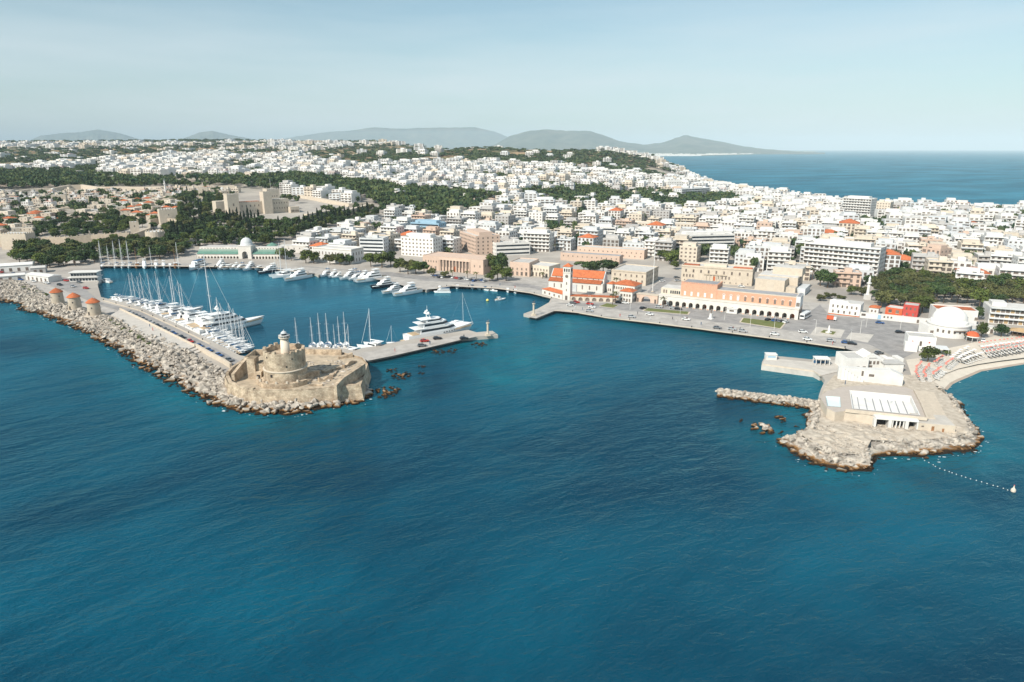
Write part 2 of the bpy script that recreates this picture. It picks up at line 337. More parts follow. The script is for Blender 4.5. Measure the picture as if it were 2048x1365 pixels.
    for nm, arr in (('shallow', shallow), ('calm', C.ravel())):
        me.attributes.new(nm, 'FLOAT', 'POINT').data.foreach_set('value', arr.astype(np.float32))
    tag(put('sea', me), kind='structure')
MOLE_OUT = [(-420, 560), (-150, 585), (0, 607), (34, 608), (36, 621), (50, 627), (69, 628), (94, 638), (111, 643), (124, 651), (146, 660), (174, 673), (190, 681), (211, 695), (228, 703), (264, 731), (305, 751), (330, 768), (370, 785), (405, 803), (420, 814),
            (451, 822), (490, 829), (563, 834), (584, 834), (625, 826), (672, 818), (728, 808), (745, 785)]
HEAD_OUT = [(1619, 806), (1605, 839), (1611, 855), (1591, 869), (1542, 884), (1570, 901), (1608, 929), (1646, 940), (1701, 949), (1745, 949), (1755, 915), (1791, 917), (1848, 919), (1920, 908), (1950, 910), (1970, 880), (1955, 855), (1935, 835), (1928, 812), (1897, 788)]
BEACH_OUT = [(1894, 781), (1905, 769), (1919, 762), (1941, 753), (1963, 743), (2000, 737), (2048, 729), (2150, 718), (2600, 684)]
SHALLOW = MOLE_OUT + PIER[:5] + [(1000, 760)] + INNER[-18:] + HEAD_OUT + BEACH_OUT
sea()

# ------------------------------------------------------------------ far mountains and coast
def mat_mountain():
    mat('mountain', (.035, .075, .06), .95, .3, .0035, alt=(.17, .17, .13))
mat_mountain()
def mountain(name, Y, depth, prof, label):
    """ridge profile in photograph pixels at distance Y, with slopes before and behind"""
    xs = np.linspace(prof[0][0], prof[-1][0], 90); ys = np.interp(xs, [p[0] for p in prof], [p[1] for p in prof])
    V = []; K = 9
    for i, (a, c) in enumerate(zip(xs, ys)):
        p = atY(a, c, Y)
        for k in range(-K, K + 1):
            s = abs(k) / K; fall = (1 - s) ** 1.25
            wob = 1 + .22 * math.sin(i * .55 + k * .8) * s + .12 * math.sin(i * 1.7 - k) * s
            V.append((p.x * (1 + k / K * depth / Y), Y + k / K * depth, -2 + (p.z + 2) * max(0, fall) * wob if k else p.z + rng.normal(0, 3)))
    w = 2 * K + 1; i = np.arange((len(xs) - 1) * (w - 1)); r0 = i // (w - 1) * w + i % (w - 1)
    return tag(put(name, npmesh(name, V, np.c_[r0, r0 + w, r0 + w + 1, r0 + 1], 'mountain', True)), kind='structure')
mountain('mountain', 13500, 2600, [(930, 306), (990, 290), (1020, 272), (1060, 262), (1090, 259), (1130, 262), (1180, 262), (1205, 270), (1240, 283), (1290, 290), (1330, 285), (1355, 275), (1372, 270), (1400, 277), (1440, 283), (1490, 294), (1540, 299), (1590, 303), (1650, 306)], '')
mountain('mountain', 22000, 3500, [(500, 290), (600, 272), (650, 265), (700, 262), (745, 255), (800, 258), (850, 256), (950, 255), (990, 264), (1030, 280), (1080, 297)], '')
mountain('mountain', 19000, 3000, [(40, 290), (80, 272), (130, 266), (160, 265), (195, 259), (240, 267), (290, 282)], '')
mountain('mountain', 18000, 3000, [(330, 290), (370, 276), (400, 265), (425, 262), (445, 267), (470, 272), (540, 285)], '')
def far_coast():
    P = [G(1290, 313, 0), G(1400, 312.2), G(1500, 309.5), G(1625, 304.6), G(1640, 303), G(1500, 301.5), G(1250, 302.5)]
    tag(MB().prism([(p.x, p.y) for p in P], -3, 3).build('far_coast', mat('far_land', (.20, .20, .12), .95, .3, .01), kind='structure'))
    b = MB()
    for k in range(420):
        u = random.random() ** 1.1; px = 1300 + 310 * u; lo = 312.0 - 7 * u ** 1.6 if px > 1400 else 312.4
        p = G(px, lo - random.random() ** 2 * (6 - 5 * u), 3); w, d, h = random.uniform(10, 42), random.uniform(8, 20), random.uniform(5, 14)
        b.box(p.x - w, p.x + w, p.y, p.y + d, 2, 3 + h, False)
    tag(b.build('far_resort_houses', 'white'), 'white resort houses strung along the far coast below the mountain', 'houses', kind='stuff')
far_coast()
# ------------------------------------------------------------------ rock armour
def rockmat():
    m, n, l, b = nodes('rock'); b.inputs['Roughness'].default_value = .95; b.inputs['Specular IOR Level'].default_value = .15
    g = n.new('ShaderNodeNewGeometry'); t = n.new('ShaderNodeTexNoise'); t.inputs['Scale'].default_value = .55; t.inputs['Detail'].default_value = 4; l.new(g.outputs['Position'], t.inputs['Vector'])
    r = n.new('ShaderNodeValToRGB'); e = r.color_ramp.elements
    e[0].position = .32; e[0].color = (.20, .175, .15, 1); e[1].position = .62; e[1].color = (.53, .47, .40, 1); l.new(t.outputs[0], r.inputs[0])
    s = n.new('ShaderNodeSeparateXYZ'); l.new(g.outputs['Position'], s.inputs[0])
    a = n.new('ShaderNodeMath'); a.operation = 'MULTIPLY_ADD'; a.inputs[1].default_value = -1.6; l.new(t.outputs[0], a.inputs[0]); l.new(s.outputs[2], a.inputs[2])
    r2 = n.new('ShaderNodeValToRGB'); e = r2.color_ramp.elements; mr = n.new('ShaderNodeMapRange'); mr.inputs[1].default_value = -1; mr.inputs[2].default_value = 1.2; l.new(a.outputs[0], mr.inputs[0]); l.new(mr.outputs[0], r2.inputs[0])
    e[0].position = .28; e[0].color = (.05, .035, .022, 1); e[1].position = .62; e[1].color = (1, 1, 1, 1); q = r2.color_ramp.elements.new(.44); q.color = (.50, .29, .12, 1)
    x = n.new('ShaderNodeMix'); x.data_type = 'RGBA'; x.blend_type = 'MULTIPLY'; x.inputs[0].default_value = 1; l.new(r.outputs[0], x.inputs[6]); l.new(r2.outputs[0], x.inputs[7]); l.new(x.outputs[2], b.inputs['Base Color'])
rockmat()
def masonry(name, c1, c2, mortar, sc=1.0):
    m, n, l, b = nodes(name); b.inputs['Roughness'].default_value = .95; b.inputs['Specular IOR Level'].default_value = .1
    g = n.new('ShaderNodeNewGeometry'); sx = n.new('ShaderNodeSeparateXYZ'); l.new(g.outputs['Position'], sx.inputs[0]); ad = n.new('ShaderNodeMath'); ad.operation = 'ADD'; l.new(sx.outputs[0], ad.inputs[0]); l.new(sx.outputs[1], ad.inputs[1]); cb = n.new('ShaderNodeCombineXYZ'); l.new(ad.outputs[0], cb.inputs[0]); l.new(sx.outputs[2], cb.inputs[1])
    br = n.new('ShaderNodeTexBrick'); br.inputs['Scale'].default_value = sc; br.inputs['Color1'].default_value = (*c1, 1); br.inputs['Color2'].default_value = (*c2, 1); br.inputs['Mortar'].default_value = (*mortar, 1); br.inputs['Mortar Size'].default_value = .03; br.inputs['Brick Width'].default_value = 1.1; br.inputs['Row Height'].default_value = .55; l.new(cb.outputs[0], br.inputs['Vector'])
    t = n.new('ShaderNodeTexNoise'); t.inputs['Scale'].default_value = .35; t.inputs['Detail'].default_value = 7; t.inputs['Roughness'].default_value = .7; l.new(g.outputs['Position'], t.inputs['Vector']); r = n.new('ShaderNodeValToRGB'); e = r.color_ramp.elements; e[0].position = .33; e[0].color = (.38, .34, .31, 1); e[1].position = .6; e[1].color = (1.1, 1.06, 1.0, 1); l.new(t.outputs[0], r.inputs[0])
    x = n.new('ShaderNodeMix'); x.data_type = 'RGBA'; x.blend_type = 'MULTIPLY'; x.inputs[0].default_value = .9; l.new(br.outputs['Color'], x.inputs[6]); l.new(r.outputs[0], x.inputs[7]); l.new(x.outputs[2], b.inputs['Base Color'])
    bp = n.new('ShaderNodeBump'); bp.inputs['Strength'].default_value = .6; bp.inputs['Distance'].default_value = .25; l.new(t.outputs[0], bp.inputs['Height']); l.new(bp.outputs[0], b.inputs['Normal'])
masonry('fort_stone', (.60, .50, .385), (.50, .40, .30), (.33, .27, .20))
def rock_proto(k):
    bm = bmesh.new()
    for _ in range(13):
        v = Vector((random.gauss(0, 1), random.gauss(0, 1), random.gauss(0, 1))).normalized() * random.uniform(.8, 1.05)
        bm.verts.new((v.x * 1.15, v.y * .9, v.z * .75))
    r = bmesh.ops.convex_hull(bm, input=bm.verts)
    bmesh.ops.delete(bm, geom=[v for v in bm.verts if not v.link_faces], context='VERTS'); bmesh.ops.triangulate(bm, faces=bm.faces)
    me = bpy.data.meshes.new('boulder'); bm.to_mesh(me); bm.free(); me.materials.append(MATS['rock'])
    V = np.array([v.co[:] for v in me.vertices]); Fc = np.array([p.vertices[:] for p in me.polygons]); return me, V, Fc
ROCKS = [rock_proto(k) for k in range(8)]
def rotm(a, b, c): return np.array(Matrix.Rotation(a, 3, 'Z') @ Matrix.Rotation(b, 3, 'X') @ Matrix.Rotation(c, 3, 'Y'))
def scatter_rocks(parent, pts, keep):
    """pts: (x,y,z,r); the keep largest in view become boulders of their own, the rest one mass"""
    pts = sorted(pts, key=lambda p: -p[3] / math.hypot(p[0], p[1], CAM_H - p[2])); VV, FF, o = [], [], 0
    for i, (x, y, z, r) in enumerate(pts):
        me, V, Fc = random.choice(ROCKS); an = (random.uniform(0, 6.3), random.uniform(-.6, .6), random.uniform(-.6, .6))
        if i < keep:
            q = put('boulder', me, parent, (x, y, z)); q.rotation_euler = an; q.scale = (r, r, r)
        else:
            VV.append(V @ rotm(*an).T * r + (x, y, z)); FF.append(Fc + o); o += len(V)
    if VV: tag(put('boulder_mass', npmesh('boulder_mass', np.vstack(VV), np.vstack(FF), 'rock'), parent), kind='stuff')
def resample(P, st):
    out = []
    for a, c in zip(P[:-1], P[1:]):
        n = max(1, int((c - a).length / st))
        out += [a.lerp(c, k / n) for k in range(n)]
    return out + [P[-1]]
def nearest(P, q):
    best = None
    for a, c in zip(P[:-1], P[1:]):
        d = c - a; t = max(0, min(1, (q - a).dot(d) / max(d.length_squared, 1e-6))); p = a + d * t
        if best is None or (p - q).length < best[0]: best = ((p - q).length, p)
    return best[1]
def riprap(name, inner, outer, zin, label, cat, keep, size, dens, closed=False, flat=.25):
    root = thing(name, (0, 0, 0), 0, label, cat)
    O = resample([G(*p) for p in outer], 3.0); I = [G(*p) for p in inner]; N = [nearest(I, q) for q in O]
    V, K = [], 7
    for q, p in zip(O, N):
        for k in range(K + 1):
            t = k / K; r = p.lerp(q + (q - p).normalized() * 1.2, t); z = zin * (1 - max(0, (t - flat) / (1 - flat)) ** 1.2) - 1.0 * t
            V.append((r.x, r.y, z - .3 + random.gauss(0, .25)))
    i = np.arange((len(O) - 1) * K); r0 = i // K * (K + 1) + i % K
    put('rubble_core', npmesh('rubble_core', V, np.c_[r0, r0 + K + 1, r0 + K + 2, r0 + 1], 'rock'), root)
    pts = []
    for j in range(len(O) - 1):
        q, p = O[j], N[j]; L = (q - p).length; w = (O[j + 1] - q).length
        for _ in range(max(1, int(L * w * dens + random.random()))):
            t = random.random(); u = random.random(); r = p.lerp(N[j + 1], u).lerp(q.lerp(O[j + 1], u), t)
            z = zin * (1 - max(0, (t - flat) / (1 - flat)) ** 1.2) - .8 * t
            rr = (.42 + 1.25 * random.random() ** 2.4) * size * (1.15 if t > .6 else .95)
            pts.append((r.x, r.y, z + random.uniform(-.35, .35) * rr, rr))
    scatter_rocks(root, pts, keep); return root
riprap('breakwater', MOLE_IN + FORT_OUT, MOLE_OUT, 3.0, 'long pale boulder breakwater sheltering the harbour left of the round fort', 'breakwater', 300, 1.12, .62)
riprap('rocky_headland', HEAD_IN, HEAD_OUT, 2.4, 'pale rocky headland below the swimming pool with ochre waterline', 'rocks', 220, .85, .75, flat=.1)
def rock_spit():
    r = thing('rock_spit', (0, 0, 0), 0, 'narrow spit of piled boulders reaching left from the pool headland', 'breakwater'); a, c = G(1640, 815), G(1436, 789); pts = []
    d = (c - a).normalized(); nr = Vector((-d.y, d.x, 0)); L = (c - a).length
    m = MB(); n = 24
    for k in range(n):
        p, q = a.lerp(c, k / n), a.lerp(c, (k + 1) / n); w = 3.4
        m.add([p - nr * w, q - nr * w, q - nr + Vector((0, 0, 1.5)), p - nr + Vector((0, 0, 1.5)), p + nr + Vector((0, 0, 1.5)), q + nr + Vector((0, 0, 1.5)), q + nr * w, p + nr * w], [(0, 1, 2, 3), (3, 2, 5, 4), (4, 5, 6, 7)])
    m.build('rubble_core', 'rock', r)
    for k in range(420):
        t = random.random(); s = random.uniform(-1, 1); p = a.lerp(c, t) + nr * s * (4.3 if t < .93 else 3.4); pts.append((p.x, p.y, 1.7 * (1 - abs(s) ** 1.6) + random.uniform(-.2, .3), random.uniform(.55, 1.15)))
    scatter_rocks(r, pts, 150)
rock_spit()
def islet(px, py, w, n, label, size=.9, h=1.0):
    p = G(px, py); r = thing('rock_islet', p, 0, label, 'rocks', 'rocks standing in the sea'); pts = []
    for _ in range(n):
        a = random.uniform(0, 6.3); d = random.random() ** .6; pts.append((math.cos(a) * d * w, math.sin(a) * d * w * 1.3, h * (1 - d) - .1, random.uniform(.5, 1.1) * size))
    for x, y, z, rr in pts:
        q = put('boulder', random.choice(ROCKS)[0], r, (x, y, z)); q.rotation_euler = (random.uniform(0, 6), random.uniform(-.5, .5), 0); q.scale = (rr, rr, rr)
islet(1524, 859, 3.6, 26, 'largest grey rock islet in the cove left of the headland', 1.2, 1.8)
islet(1562, 840, 2.2, 12, 'brown rock islet between the boulder spit and headland', 1.0, .9)
islet(1482, 842, 1.3, 4, 'tiny flat rock awash, leftmost in the headland cove', .7, .3)
islet(1590, 853, 1.2, 4, 'low dark rock awash closest to the headland cove shore', .6, .3)
islet(1565, 866, 2.0, 7, 'ochre rocks awash just off the headland corner', .6, .3)
islet(805, 752, 4.2, 26, 'dark rock cluster awash right of the fort, below the pier', .9, .6)
islet(786, 742, 2.6, 10, 'small ochre rocks just off the pier root', .8, .5)
islet(770, 785, 5.5, 46, 'row of orange stained rocks off the fort corner', .95, .6)
islet(875, 705, 3.4, 22, 'flat pale rocks along the foot of the pier', .8, .4)
islet(905, 702, 3.0, 14, 'pale rocks in the water halfway along the pier', .8, .4)
islet(958, 690, 3.6, 20, 'pale rocks awash near the tip of the pier', .8, .4)
islet(842, 734, 1.6, 5, 'lone pair of dark rocks out from the pier', .7, .4)
islet(844, 747, 1.4, 5, 'farthest dark rocks out in the channel below the pier', .7, .4)

# ------------------------------------------------------------------ mole: road, terrace, walls
def sheet(name, P, z, m, kind='structure', thick=.0, label=None):
    b = MB(); W_ = [G(*p, z) for p in P]
    if thick: b.prism([(p.x, p.y) for p in W_], z - thick, z)
    else:
        Q = [(p.x, p.y, z) for p in W_]; a = sum(Q[i][0] * Q[(i + 1) % len(Q)][1] - Q[(i + 1) % len(Q)][0] * Q[i][1] for i in range(len(Q)))
        b.add(Q if a > 0 else Q[::-1], [tuple(range(len(Q)))])
    return tag(b.build(name, m), kind=kind)
def ribbon(name, P, w, z, h, m, parent=None, z0=None):
    """wall or kerb of width w along world points P"""
    b = MB(); P = [Vector((p[0], p[1], 0)) for p in P]; L = []; R = []
    for i, p in enumerate(P):
        d = (P[min(i + 1, len(P) - 1)] - P[max(i - 1, 0)]).normalized(); nn = Vector((-d.y, d.x, 0)) * w / 2; L.append(p + nn); R.append(p - nn)
    n = len(P); hs = h if isinstance(h, (list, tuple)) else [h] * n
    vs = [(q.x, q.y, z) for q in L] + [(q.x, q.y, z) for q in R] + [(q.x, q.y, z + hs[i]) for i, q in enumerate(L)] + [(q.x, q.y, z + hs[i]) for i, q in enumerate(R)]
    fs = []
    for i in range(n - 1): fs += [(2 * n + i, 3 * n + i, 3 * n + i + 1, 2 * n + i + 1), (i, 2 * n + i, 2 * n + i + 1, i + 1), (n + i, n + i + 1, 3 * n + i + 1, 3 * n + i)]
    fs += [(0, n, 3 * n, 2 * n), (n - 1, 3 * n - 1, 4 * n - 1, 2 * n - 1)] if False else [(0, n, 3 * n, 2 * n), (n - 1, 3 * n - 1, 4 * n - 1, 2 * n - 1)]
    b.add(vs, fs); return b.build(name, m, parent)
sheet('mole_road', [(150, 560), (200, 604), (279, 624), (340, 652), (384, 673), (420, 691), (478, 722), (464, 731), (390, 696), (340, 671), (284, 643), (240, 622), (200, 610), (125, 578), (60, 560), (0, 548), (-100, 535), (-60, 525), (60, 540)], 1.83, 'asphalt')
sheet('mole_promenade', [(-150, 546), (0, 562), (40, 570), (105, 592), (150, 611), (200, 622), (223, 628), (236, 622), (200, 612), (125, 580), (60, 562), (0, 550), (-100, 538)], 1.86, 'pave')
tw = thing('terrace', (0, 0, 0), 0, 'raised pale concrete terrace between the mole road and the boulders', 'terrace')
TER = [(222, 630), (288, 672), (342, 696), (372, 700), (390, 693), (340, 668), (284, 640), (240, 619)]
MB().prism([tuple(G(*p, 3.1)[:2]) for p in TER], 1.7, 3.1).build('slab', 'concrete', tw)
ribbon('low_wall', [G(*p, 3.1) for p in ((240, 619), (284, 640), (340, 668), (390, 693))], .5, 3.05, .9, 'stone_pale', tw)
MB().prism([tuple(G(*p, 2.6)[:2]) for p in ((372, 700), (390, 693), (398, 697), (380, 704))], 1.7, 2.6).build('step', 'concrete', tw)
MB().prism([tuple(G(*p, 2.2)[:2]) for p in ((380, 704), (398, 697), (406, 701), (388, 708))], 1.7, 2.2).build('step', 'concrete', tw)
mw = thing('mole_wall', (0, 0, 0), 0, 'long stone parapet running from the terrace to the fort gate', 'wall')
ribbon('parapet', [G(*p, 2) for p in ((392, 696), (420, 712), (445, 725), (462, 736))], .9, 1.7, 2.2, 'stone_pale', mw)
# thin scrub growing along the terrace foot
# ------------------------------------------------------------------ round fort with the lighthouse
def fort():
    r = thing('harbour_fort', (0, 0, 0), 0, 'weathered round stone fort on a walled bastion at the mole end', 'fort')
    out = [(145, 552), (180, 627), (280, 667), (420, 692), (660, 696), (900, 690), (1190, 662), (1400, 640), (1470, 640), (1540, 430), (1480, 365), (1300, 318), (930, 303), (430, 322), (330, 400), (200, 490)]
    P = [G(*C3(*p), 6.0) for p in out]; b = MB(); n = len(P); c = sum(P, Vector()) / n
    base = [Vector((c.x + (p.x - c.x) * 1.035, c.y + (p.y - c.y) * 1.05, 0)) for p in P]
    b.add([(p.x, p.y, .2) for p in base] + [(p.x, p.y, 6) for p in P], [(i, (i + 1) % n, n + (i + 1) % n, n + i) for i in range(n)]); b.build('bastion_wall', 'fort_stone', r)
    b = MB(); b.add([(p.x, p.y, 5.2) for p in P], [tuple(range(n))]); b.build('court_floor', 'fort_floor', r)
    # parapet round the bastion, uneven with age
    Pi = [c + (p - c) * .965 for p in P]
    for a0, a1, hh in ((0, 3, .9), (3, 5, .35), (5, 8, .3), (11, 14, 1.6), (14, 16, 1.2)):
        ribbon('parapet', [Pi[k % n] for k in range(a0, a1 + 1)], 1.1, 5.1, [.9 + hh * random.uniform(.6, 1.2) for _ in range(a0, a1 + 1)], 'fort_stone', r)
    # high wall on the right in its own shade
    hw = [G(*C3(*p), 9.6) for p in ((1215, 590), (1290, 545), (1400, 490), (1500, 425))]
    ribbon('high_wall', hw, 1.3, .5, [7.2, 8.4, 9.0, 9.1], 'fort_stone', r)
    for t in (.35, .55, .8):
        q = hw[1].lerp(hw[3], t); MB().box(-.3, .3, -.8, .8, -.4, .4).build('gun_port', 'stone_pale', r).location = (q.x + .15, q.y - .1, 7.6)
    tc_ = G(*C3(720, 283), 17.4); R0 = 7.55
    tw_ = MB().lathe([(8.3, 5), (8.05, 7.4), (7.9, 10.4), (R0, 10.5), (R0, 17.4), (R0 - 1.0, 17.4), (R0 - 1.0, 15.6), (.1, 15.65)], 48, tc_.x, tc_.y, False)
    tower = tw_.build('round_tower', 'fort_stone', r)
    MB().lathe([(7.93, 10.3), (8.15, 10.35), (8.15, 10.6), (7.6, 10.75)], 48, tc_.x, tc_.y, False).build('string_course', 'stone_pale', tower)
    for k in range(20):
        if k in (4, 9, 15): continue
        a = 2 * math.pi * k / 20 + .1; q = MB().box(-.5, .5, -.62, .62, 0, random.uniform(.35, .95)).build('merlon', 'fort_stone', tower); q.location = (tc_.x + math.cos(a) * 7.05, tc_.y + math.sin(a) * 7.05, 17.35); q.rotation_euler.z = a
    for a, z, w, h in ((-2.2, 15.8, .5, .6), (-1.95, 9, .9, 1.1), (-.9, 15.2, .4, .5), (-1.2, 12.5, .4, .6)):
        q = MB().box(-.25, .06, -w / 2, w / 2, -h / 2, h / 2).build('window', 'shade_opening', tower); rr = 7.6 if z > 10.5 else 8.0; q.location = (tc_.x + math.cos(a) * rr, tc_.y + math.sin(a) * rr, z); q.rotation_euler.z = a
    # lower ring wall with stubby merlons
    ring = [Vector((tc_.x + math.cos(a) * 10.4, tc_.y + math.sin(a) * 10.4, 0)) for a in np.linspace(-2.9, -.5, 14)]
    ribbon('ring_wall', ring, 1.0, 5, 2.0, 'fort_stone', r)
    for p in ring[1:-1:2]: q = MB().box(-.35, .35, -.35, .35, 0, .8).build('merlon', 'stone_pale', r); q.location = (p.x, p.y, 6.95)
    MB().lathe([(10.6, 5), (10.0, 5.9), (8.2, 6.6)], 32, tc_.x, tc_.y, False).build('tower_skirt', 'fort_stone', r)
    # spur wall leaning out to the right
    sp = [G(*C3(*p), 8.6) for p in ((700, 560), (860, 535), (980, 495), (1050, 465))]
    ribbon('spur_wall', sp, 1.6, 5, [3.2, 3.4, 3.3, 2.6], 'fort_stone', r)
    # gate tower and its tall flank wall, left
    g0 = G(*C3(372, 560), 6); g1 = G(*C3(520, 560), 6); an = math.atan2(g1.y - g0.y, g1.x - g0.x)
    gt = put('gate_tower', None, r, (g0.x, g0.y, 5), an)
    MB().box(0, 3.0, 0, 4.5, 0, 8.2).build('wall', 'fort_stone', gt); MB().box(3.0, 8.5, 1.2, 6, 0, 6.0).build('wall', 'fort_stone', gt)
    MB().box(3.2, 5.4, -.8, 1.2, 0, 3.2).build('wall', 'fort_stone', gt); MB().box(3.7, 4.9, -.86, -.7, .2, 2.2).build('doorway', 'shade_opening', gt); MB().box(5.8, 7.6, 1.1, 1.25, .2, 2.6).build('doorway', 'shade_opening', gt)
    fl = [G(*C3(*p), 10.5) for p in ((215, 480), (300, 425), (368, 388))]
    ribbon('flank_wall', fl, 1.2, 4, [4.5, 6.3, 7.6], 'fort_stone', r)
    # harbour side outwork
    oi = [G(*C3(*p), 5.5) for p in ((940, 310), (1080, 312), (1210, 318), (1290, 345))]
    ribbon('outwork', oi, 3.0, 1.5, [4.4, 4.6, 4.1, 3.0], 'fort_stone', r)
    # fallen masonry in the court
    for _ in range(150):
        u, v = random.random(), random.random(); p = G(*C3(900 + 520 * u, 400 + 230 * v), 5.3)
        q = put('fallen_stone', random.choice(ROCKS)[0], r, (p.x, p.y, 5.3)); s = random.uniform(.3, .9); q.scale = (s * 1.5, s, s * .7); q.rotation_euler = (0, 0, random.uniform(0, 6))
    for (x, y), (x1, y1), hh, w in (((1060, 600), (1190, 575), 1.5, 1.4), ((1100, 520), (1270, 470), 1.2, 2.2), ((1300, 470), (1420, 410), 1.6, 1.2), ((960, 640), (1100, 640), .9, 1.2), ((1250, 380), (1390, 360), 1.8, 1.5), ((1180, 560), (1230, 500), 1.1, 1.6)):
        ribbon('ruined_wall', resample([G(*C3(x, y), 5.3), G(*C3(x1, y1), 5.3)], 1.6), w, 5.1, [hh * random.uniform(.4, 1.2) for _ in resample([G(*C3(x, y), 5.3), G(*C3(x1, y1), 5.3)], 1.6)], 'fort_stone', r)
    lh = thing('lighthouse', (tc_.x + .3, tc_.y + .6, 15.65), 0, 'slim white lighthouse rising from the top of the round fort', 'lighthouse')
    lh.scale = (1.08, 1.08, .88); MB().lathe([(1.62, 0), (1.35, 6.2)], 20).build('shaft', 'cream', lh, True); MB().lathe([(1.35, 6.2), (1.85, 6.6), (1.95, 6.75), (1.95, 7.0), (1.2, 7.0)], 20, close=False).build('gallery', 'cream', lh)
    b = MB()
    for k in range(14):
        a = k * math.pi / 7; b.tube((1.85 * math.cos(a), 1.85 * math.sin(a), 7), (1.85 * math.cos(a), 1.85 * math.sin(a), 7.9), .05, 4)
    b.lathe([(1.9, 7.85), (1.9, 7.95), (1.8, 7.95), (1.8, 7.85)], 20); b.build('railing', 'white', lh)
    ln = MB().lathe([(.95, 7.0), (.95, 7.5), (1.0, 7.5), (1.0, 7.6)], 12, close=False).build('lantern', 'white', lh); MB().lathe([(.88, 7.6), (.88, 8.7)], 12).build('lantern_glass', 'glass', ln)
    MB().lathe([(1.1, 8.7), (.9, 9.2), (.35, 9.65), (.12, 9.75), (.1, 10.3)], 12).build('lantern_cap', 'white_cool', ln)
fort()

# ------------------------------------------------------------------ three windmills
def windmill(px, py, label, capz=.0):
    p = G(px, py, 2.4); r = thing('windmill', p, random.uniform(0, 1), label, 'windmill', 'windmills on the breakwater')
    MB().lathe([(5.2, -1.2), (5.0, .5), (3.4, .5)], 24, close=False).build('plinth', 'stone_pale', r)
    t = MB().lathe([(3.35, .4), (3.05, 7.2)], 28).build('tower', 'stone', r)
    MB().lathe([(3.2, 7.15), (3.2, 7.4), (3.0, 7.45)], 28, close=False).build('cornice', 'stone_pale', t)
    c = MB().lathe([(3.55, 7.3), (3.2, 7.75), (1.7, 8.9), (.35, 9.55), (.08, 9.9)], 24).build('cap', 'roof_red', r, False)
    for a, z, w, h in ((-2.3, 4.6, .6, .8), (-.8, 5.2, .5, .7), (-2.9, 1.5, 1.0, 2.0)):
        q = MB().box(-.3, .05, -w / 2, w / 2, -h / 2, h / 2).build('window', 'shade_opening', r); rr = 3.35 - z * .042; q.location = (math.cos(a) * rr, math.sin(a) * rr, z)
        q.rotation_euler.z = a
    q = MB().tube((-.6, 0, 8.3), (4.4, 0, 8.6), .14).build('sail_shaft', 'bark', r)
    q.rotation_euler.z = .9
windmill(117, 609, 'round stone windmill with red cap, leftmost of the three'); windmill(151.5, 619.5, 'round stone windmill with red cap, middle of the three'); windmill(190, 631, 'round stone windmill with red cap, nearest the round fort')

# ------------------------------------------------------------------ pier and harbour mouth columns
sheet('pier_deck', [(735, 722), (785, 712), (846, 698), (918, 681), (952, 674), (936, 668), (867, 680), (813, 689), (717, 707)], 1.84, 'pave')
def column(px, py, h, label):
    p = G(px, py, 1.85); r = thing('deer_column', p, .3, label, 'monument', 'columns at the harbour mouth')
    MB().box(-1.3, 1.3, -1.3, 1.3, 0, .45).build('step', 'stone_pale', r); MB().box(-.95, .95, -.95, .95, .45, 1.1).build('plinth', 'stone_pale', r)
    MB().lathe([(.62, 1.1), (.55, 1.3), (.48, h - .9), (.5, h - .75)], 16).build('shaft', 'stone_pale', r); MB().lathe([(.5, h - .75), (.85, h - .4), (.9, h - .15), (.9, h)], 16).build('capital', 'stone_pale', r)
    b = MB().box(-.55, .45, -.16, .16, h + .62, h + .98)
    for x in (-.48, .34):
        for y in (-.1, .1): b.tube((x, y, h), (x, y, h + .66), .05, 4)
    b.tube((.4, 0, h + .9), (.66, 0, h + 1.35), .1, 5); b.tube((.62, 0, h + 1.3), (.92, 0, h + 1.22), .08, 5)
    b.tube((.6, .05, h + 1.35), (.5, .2, h + 1.7), .03, 3); b.tube((.6, -.05, h + 1.35), (.5, -.2, h + 1.7), .03, 3)
    b.build('deer_statue', 'boat_dark' if False else 'shutter', r)
column(*C4(1832, 545), 6.6, 'pale stone column topped by a deer at the pier tip')
column(*C7(155, 805), 6.8, 'pale stone column topped by a deer on the quay spur below the church')

def rock_shelf():
    poly = [G(*p)[:2] for p in [(1640, 806), (1650, 780), (1668, 760), (1850, 760), (1880, 785)] + HEAD_IN[::-1]]
    poly = [(p[0], p[1]) for p in poly]; xs = [p[0] for p in poly]; ys = [p[1] for p in poly]; pts = list(poly); n = len(poly)
    for y in np.arange(min(ys), max(ys), 1.6):
        for x in np.arange(min(xs), max(xs), 1.6):
            if inpoly(x, y, poly): pts.append((float(x + rng.uniform(-.5, .5)), float(y + rng.uniform(-.5, .5))))
    vs, es, fs, *_ = geometry.delaunay_2d_cdt([Vector(p) for p in pts], [(i, (i + 1) % n) for i in range(n)], [], 1, 1e-3)
    V = []
    for v in vs:
        px, py = proj(v.x, v.y, 2.); calm = 1 if py < 846 else max(.25, 1 - (py - 846) / 14); k = .15 * (math.sin(v.x * .35) + math.sin(v.y * .41 + 1)) + rng.uniform(-.28, .34); V.append((v.x, v.y, 2.12 + (1 - calm) * (k * 1.5 + .25) + calm * k * .12))
    m = mat('shelf_rock', (.36, .30, .235), .95, .3, .5, alt=(.60, .53, .44), bump=.6)
    tag(put('headland_shelf', npmesh('headland_shelf', V, [tuple(f) for f in fs], m)), kind='structure')
    r = thing('rubble_field', (0, 0, 0), 0, 'broken pale stones strewn over the headland in front of the pool', 'rocks'); pts = []
    while len(pts) < 900:
        px, py = random.uniform(1600, 1940), random.uniform(850, 925); p = G(px, py, 2.2)
        if inpoly(p.x, p.y, poly): pts.append((p.x, p.y, 2.2, random.uniform(.12, .5) * (1 + max(0, py - 890) / 70)))
    scatter_rocks(r, pts, 60)
rock_shelf()

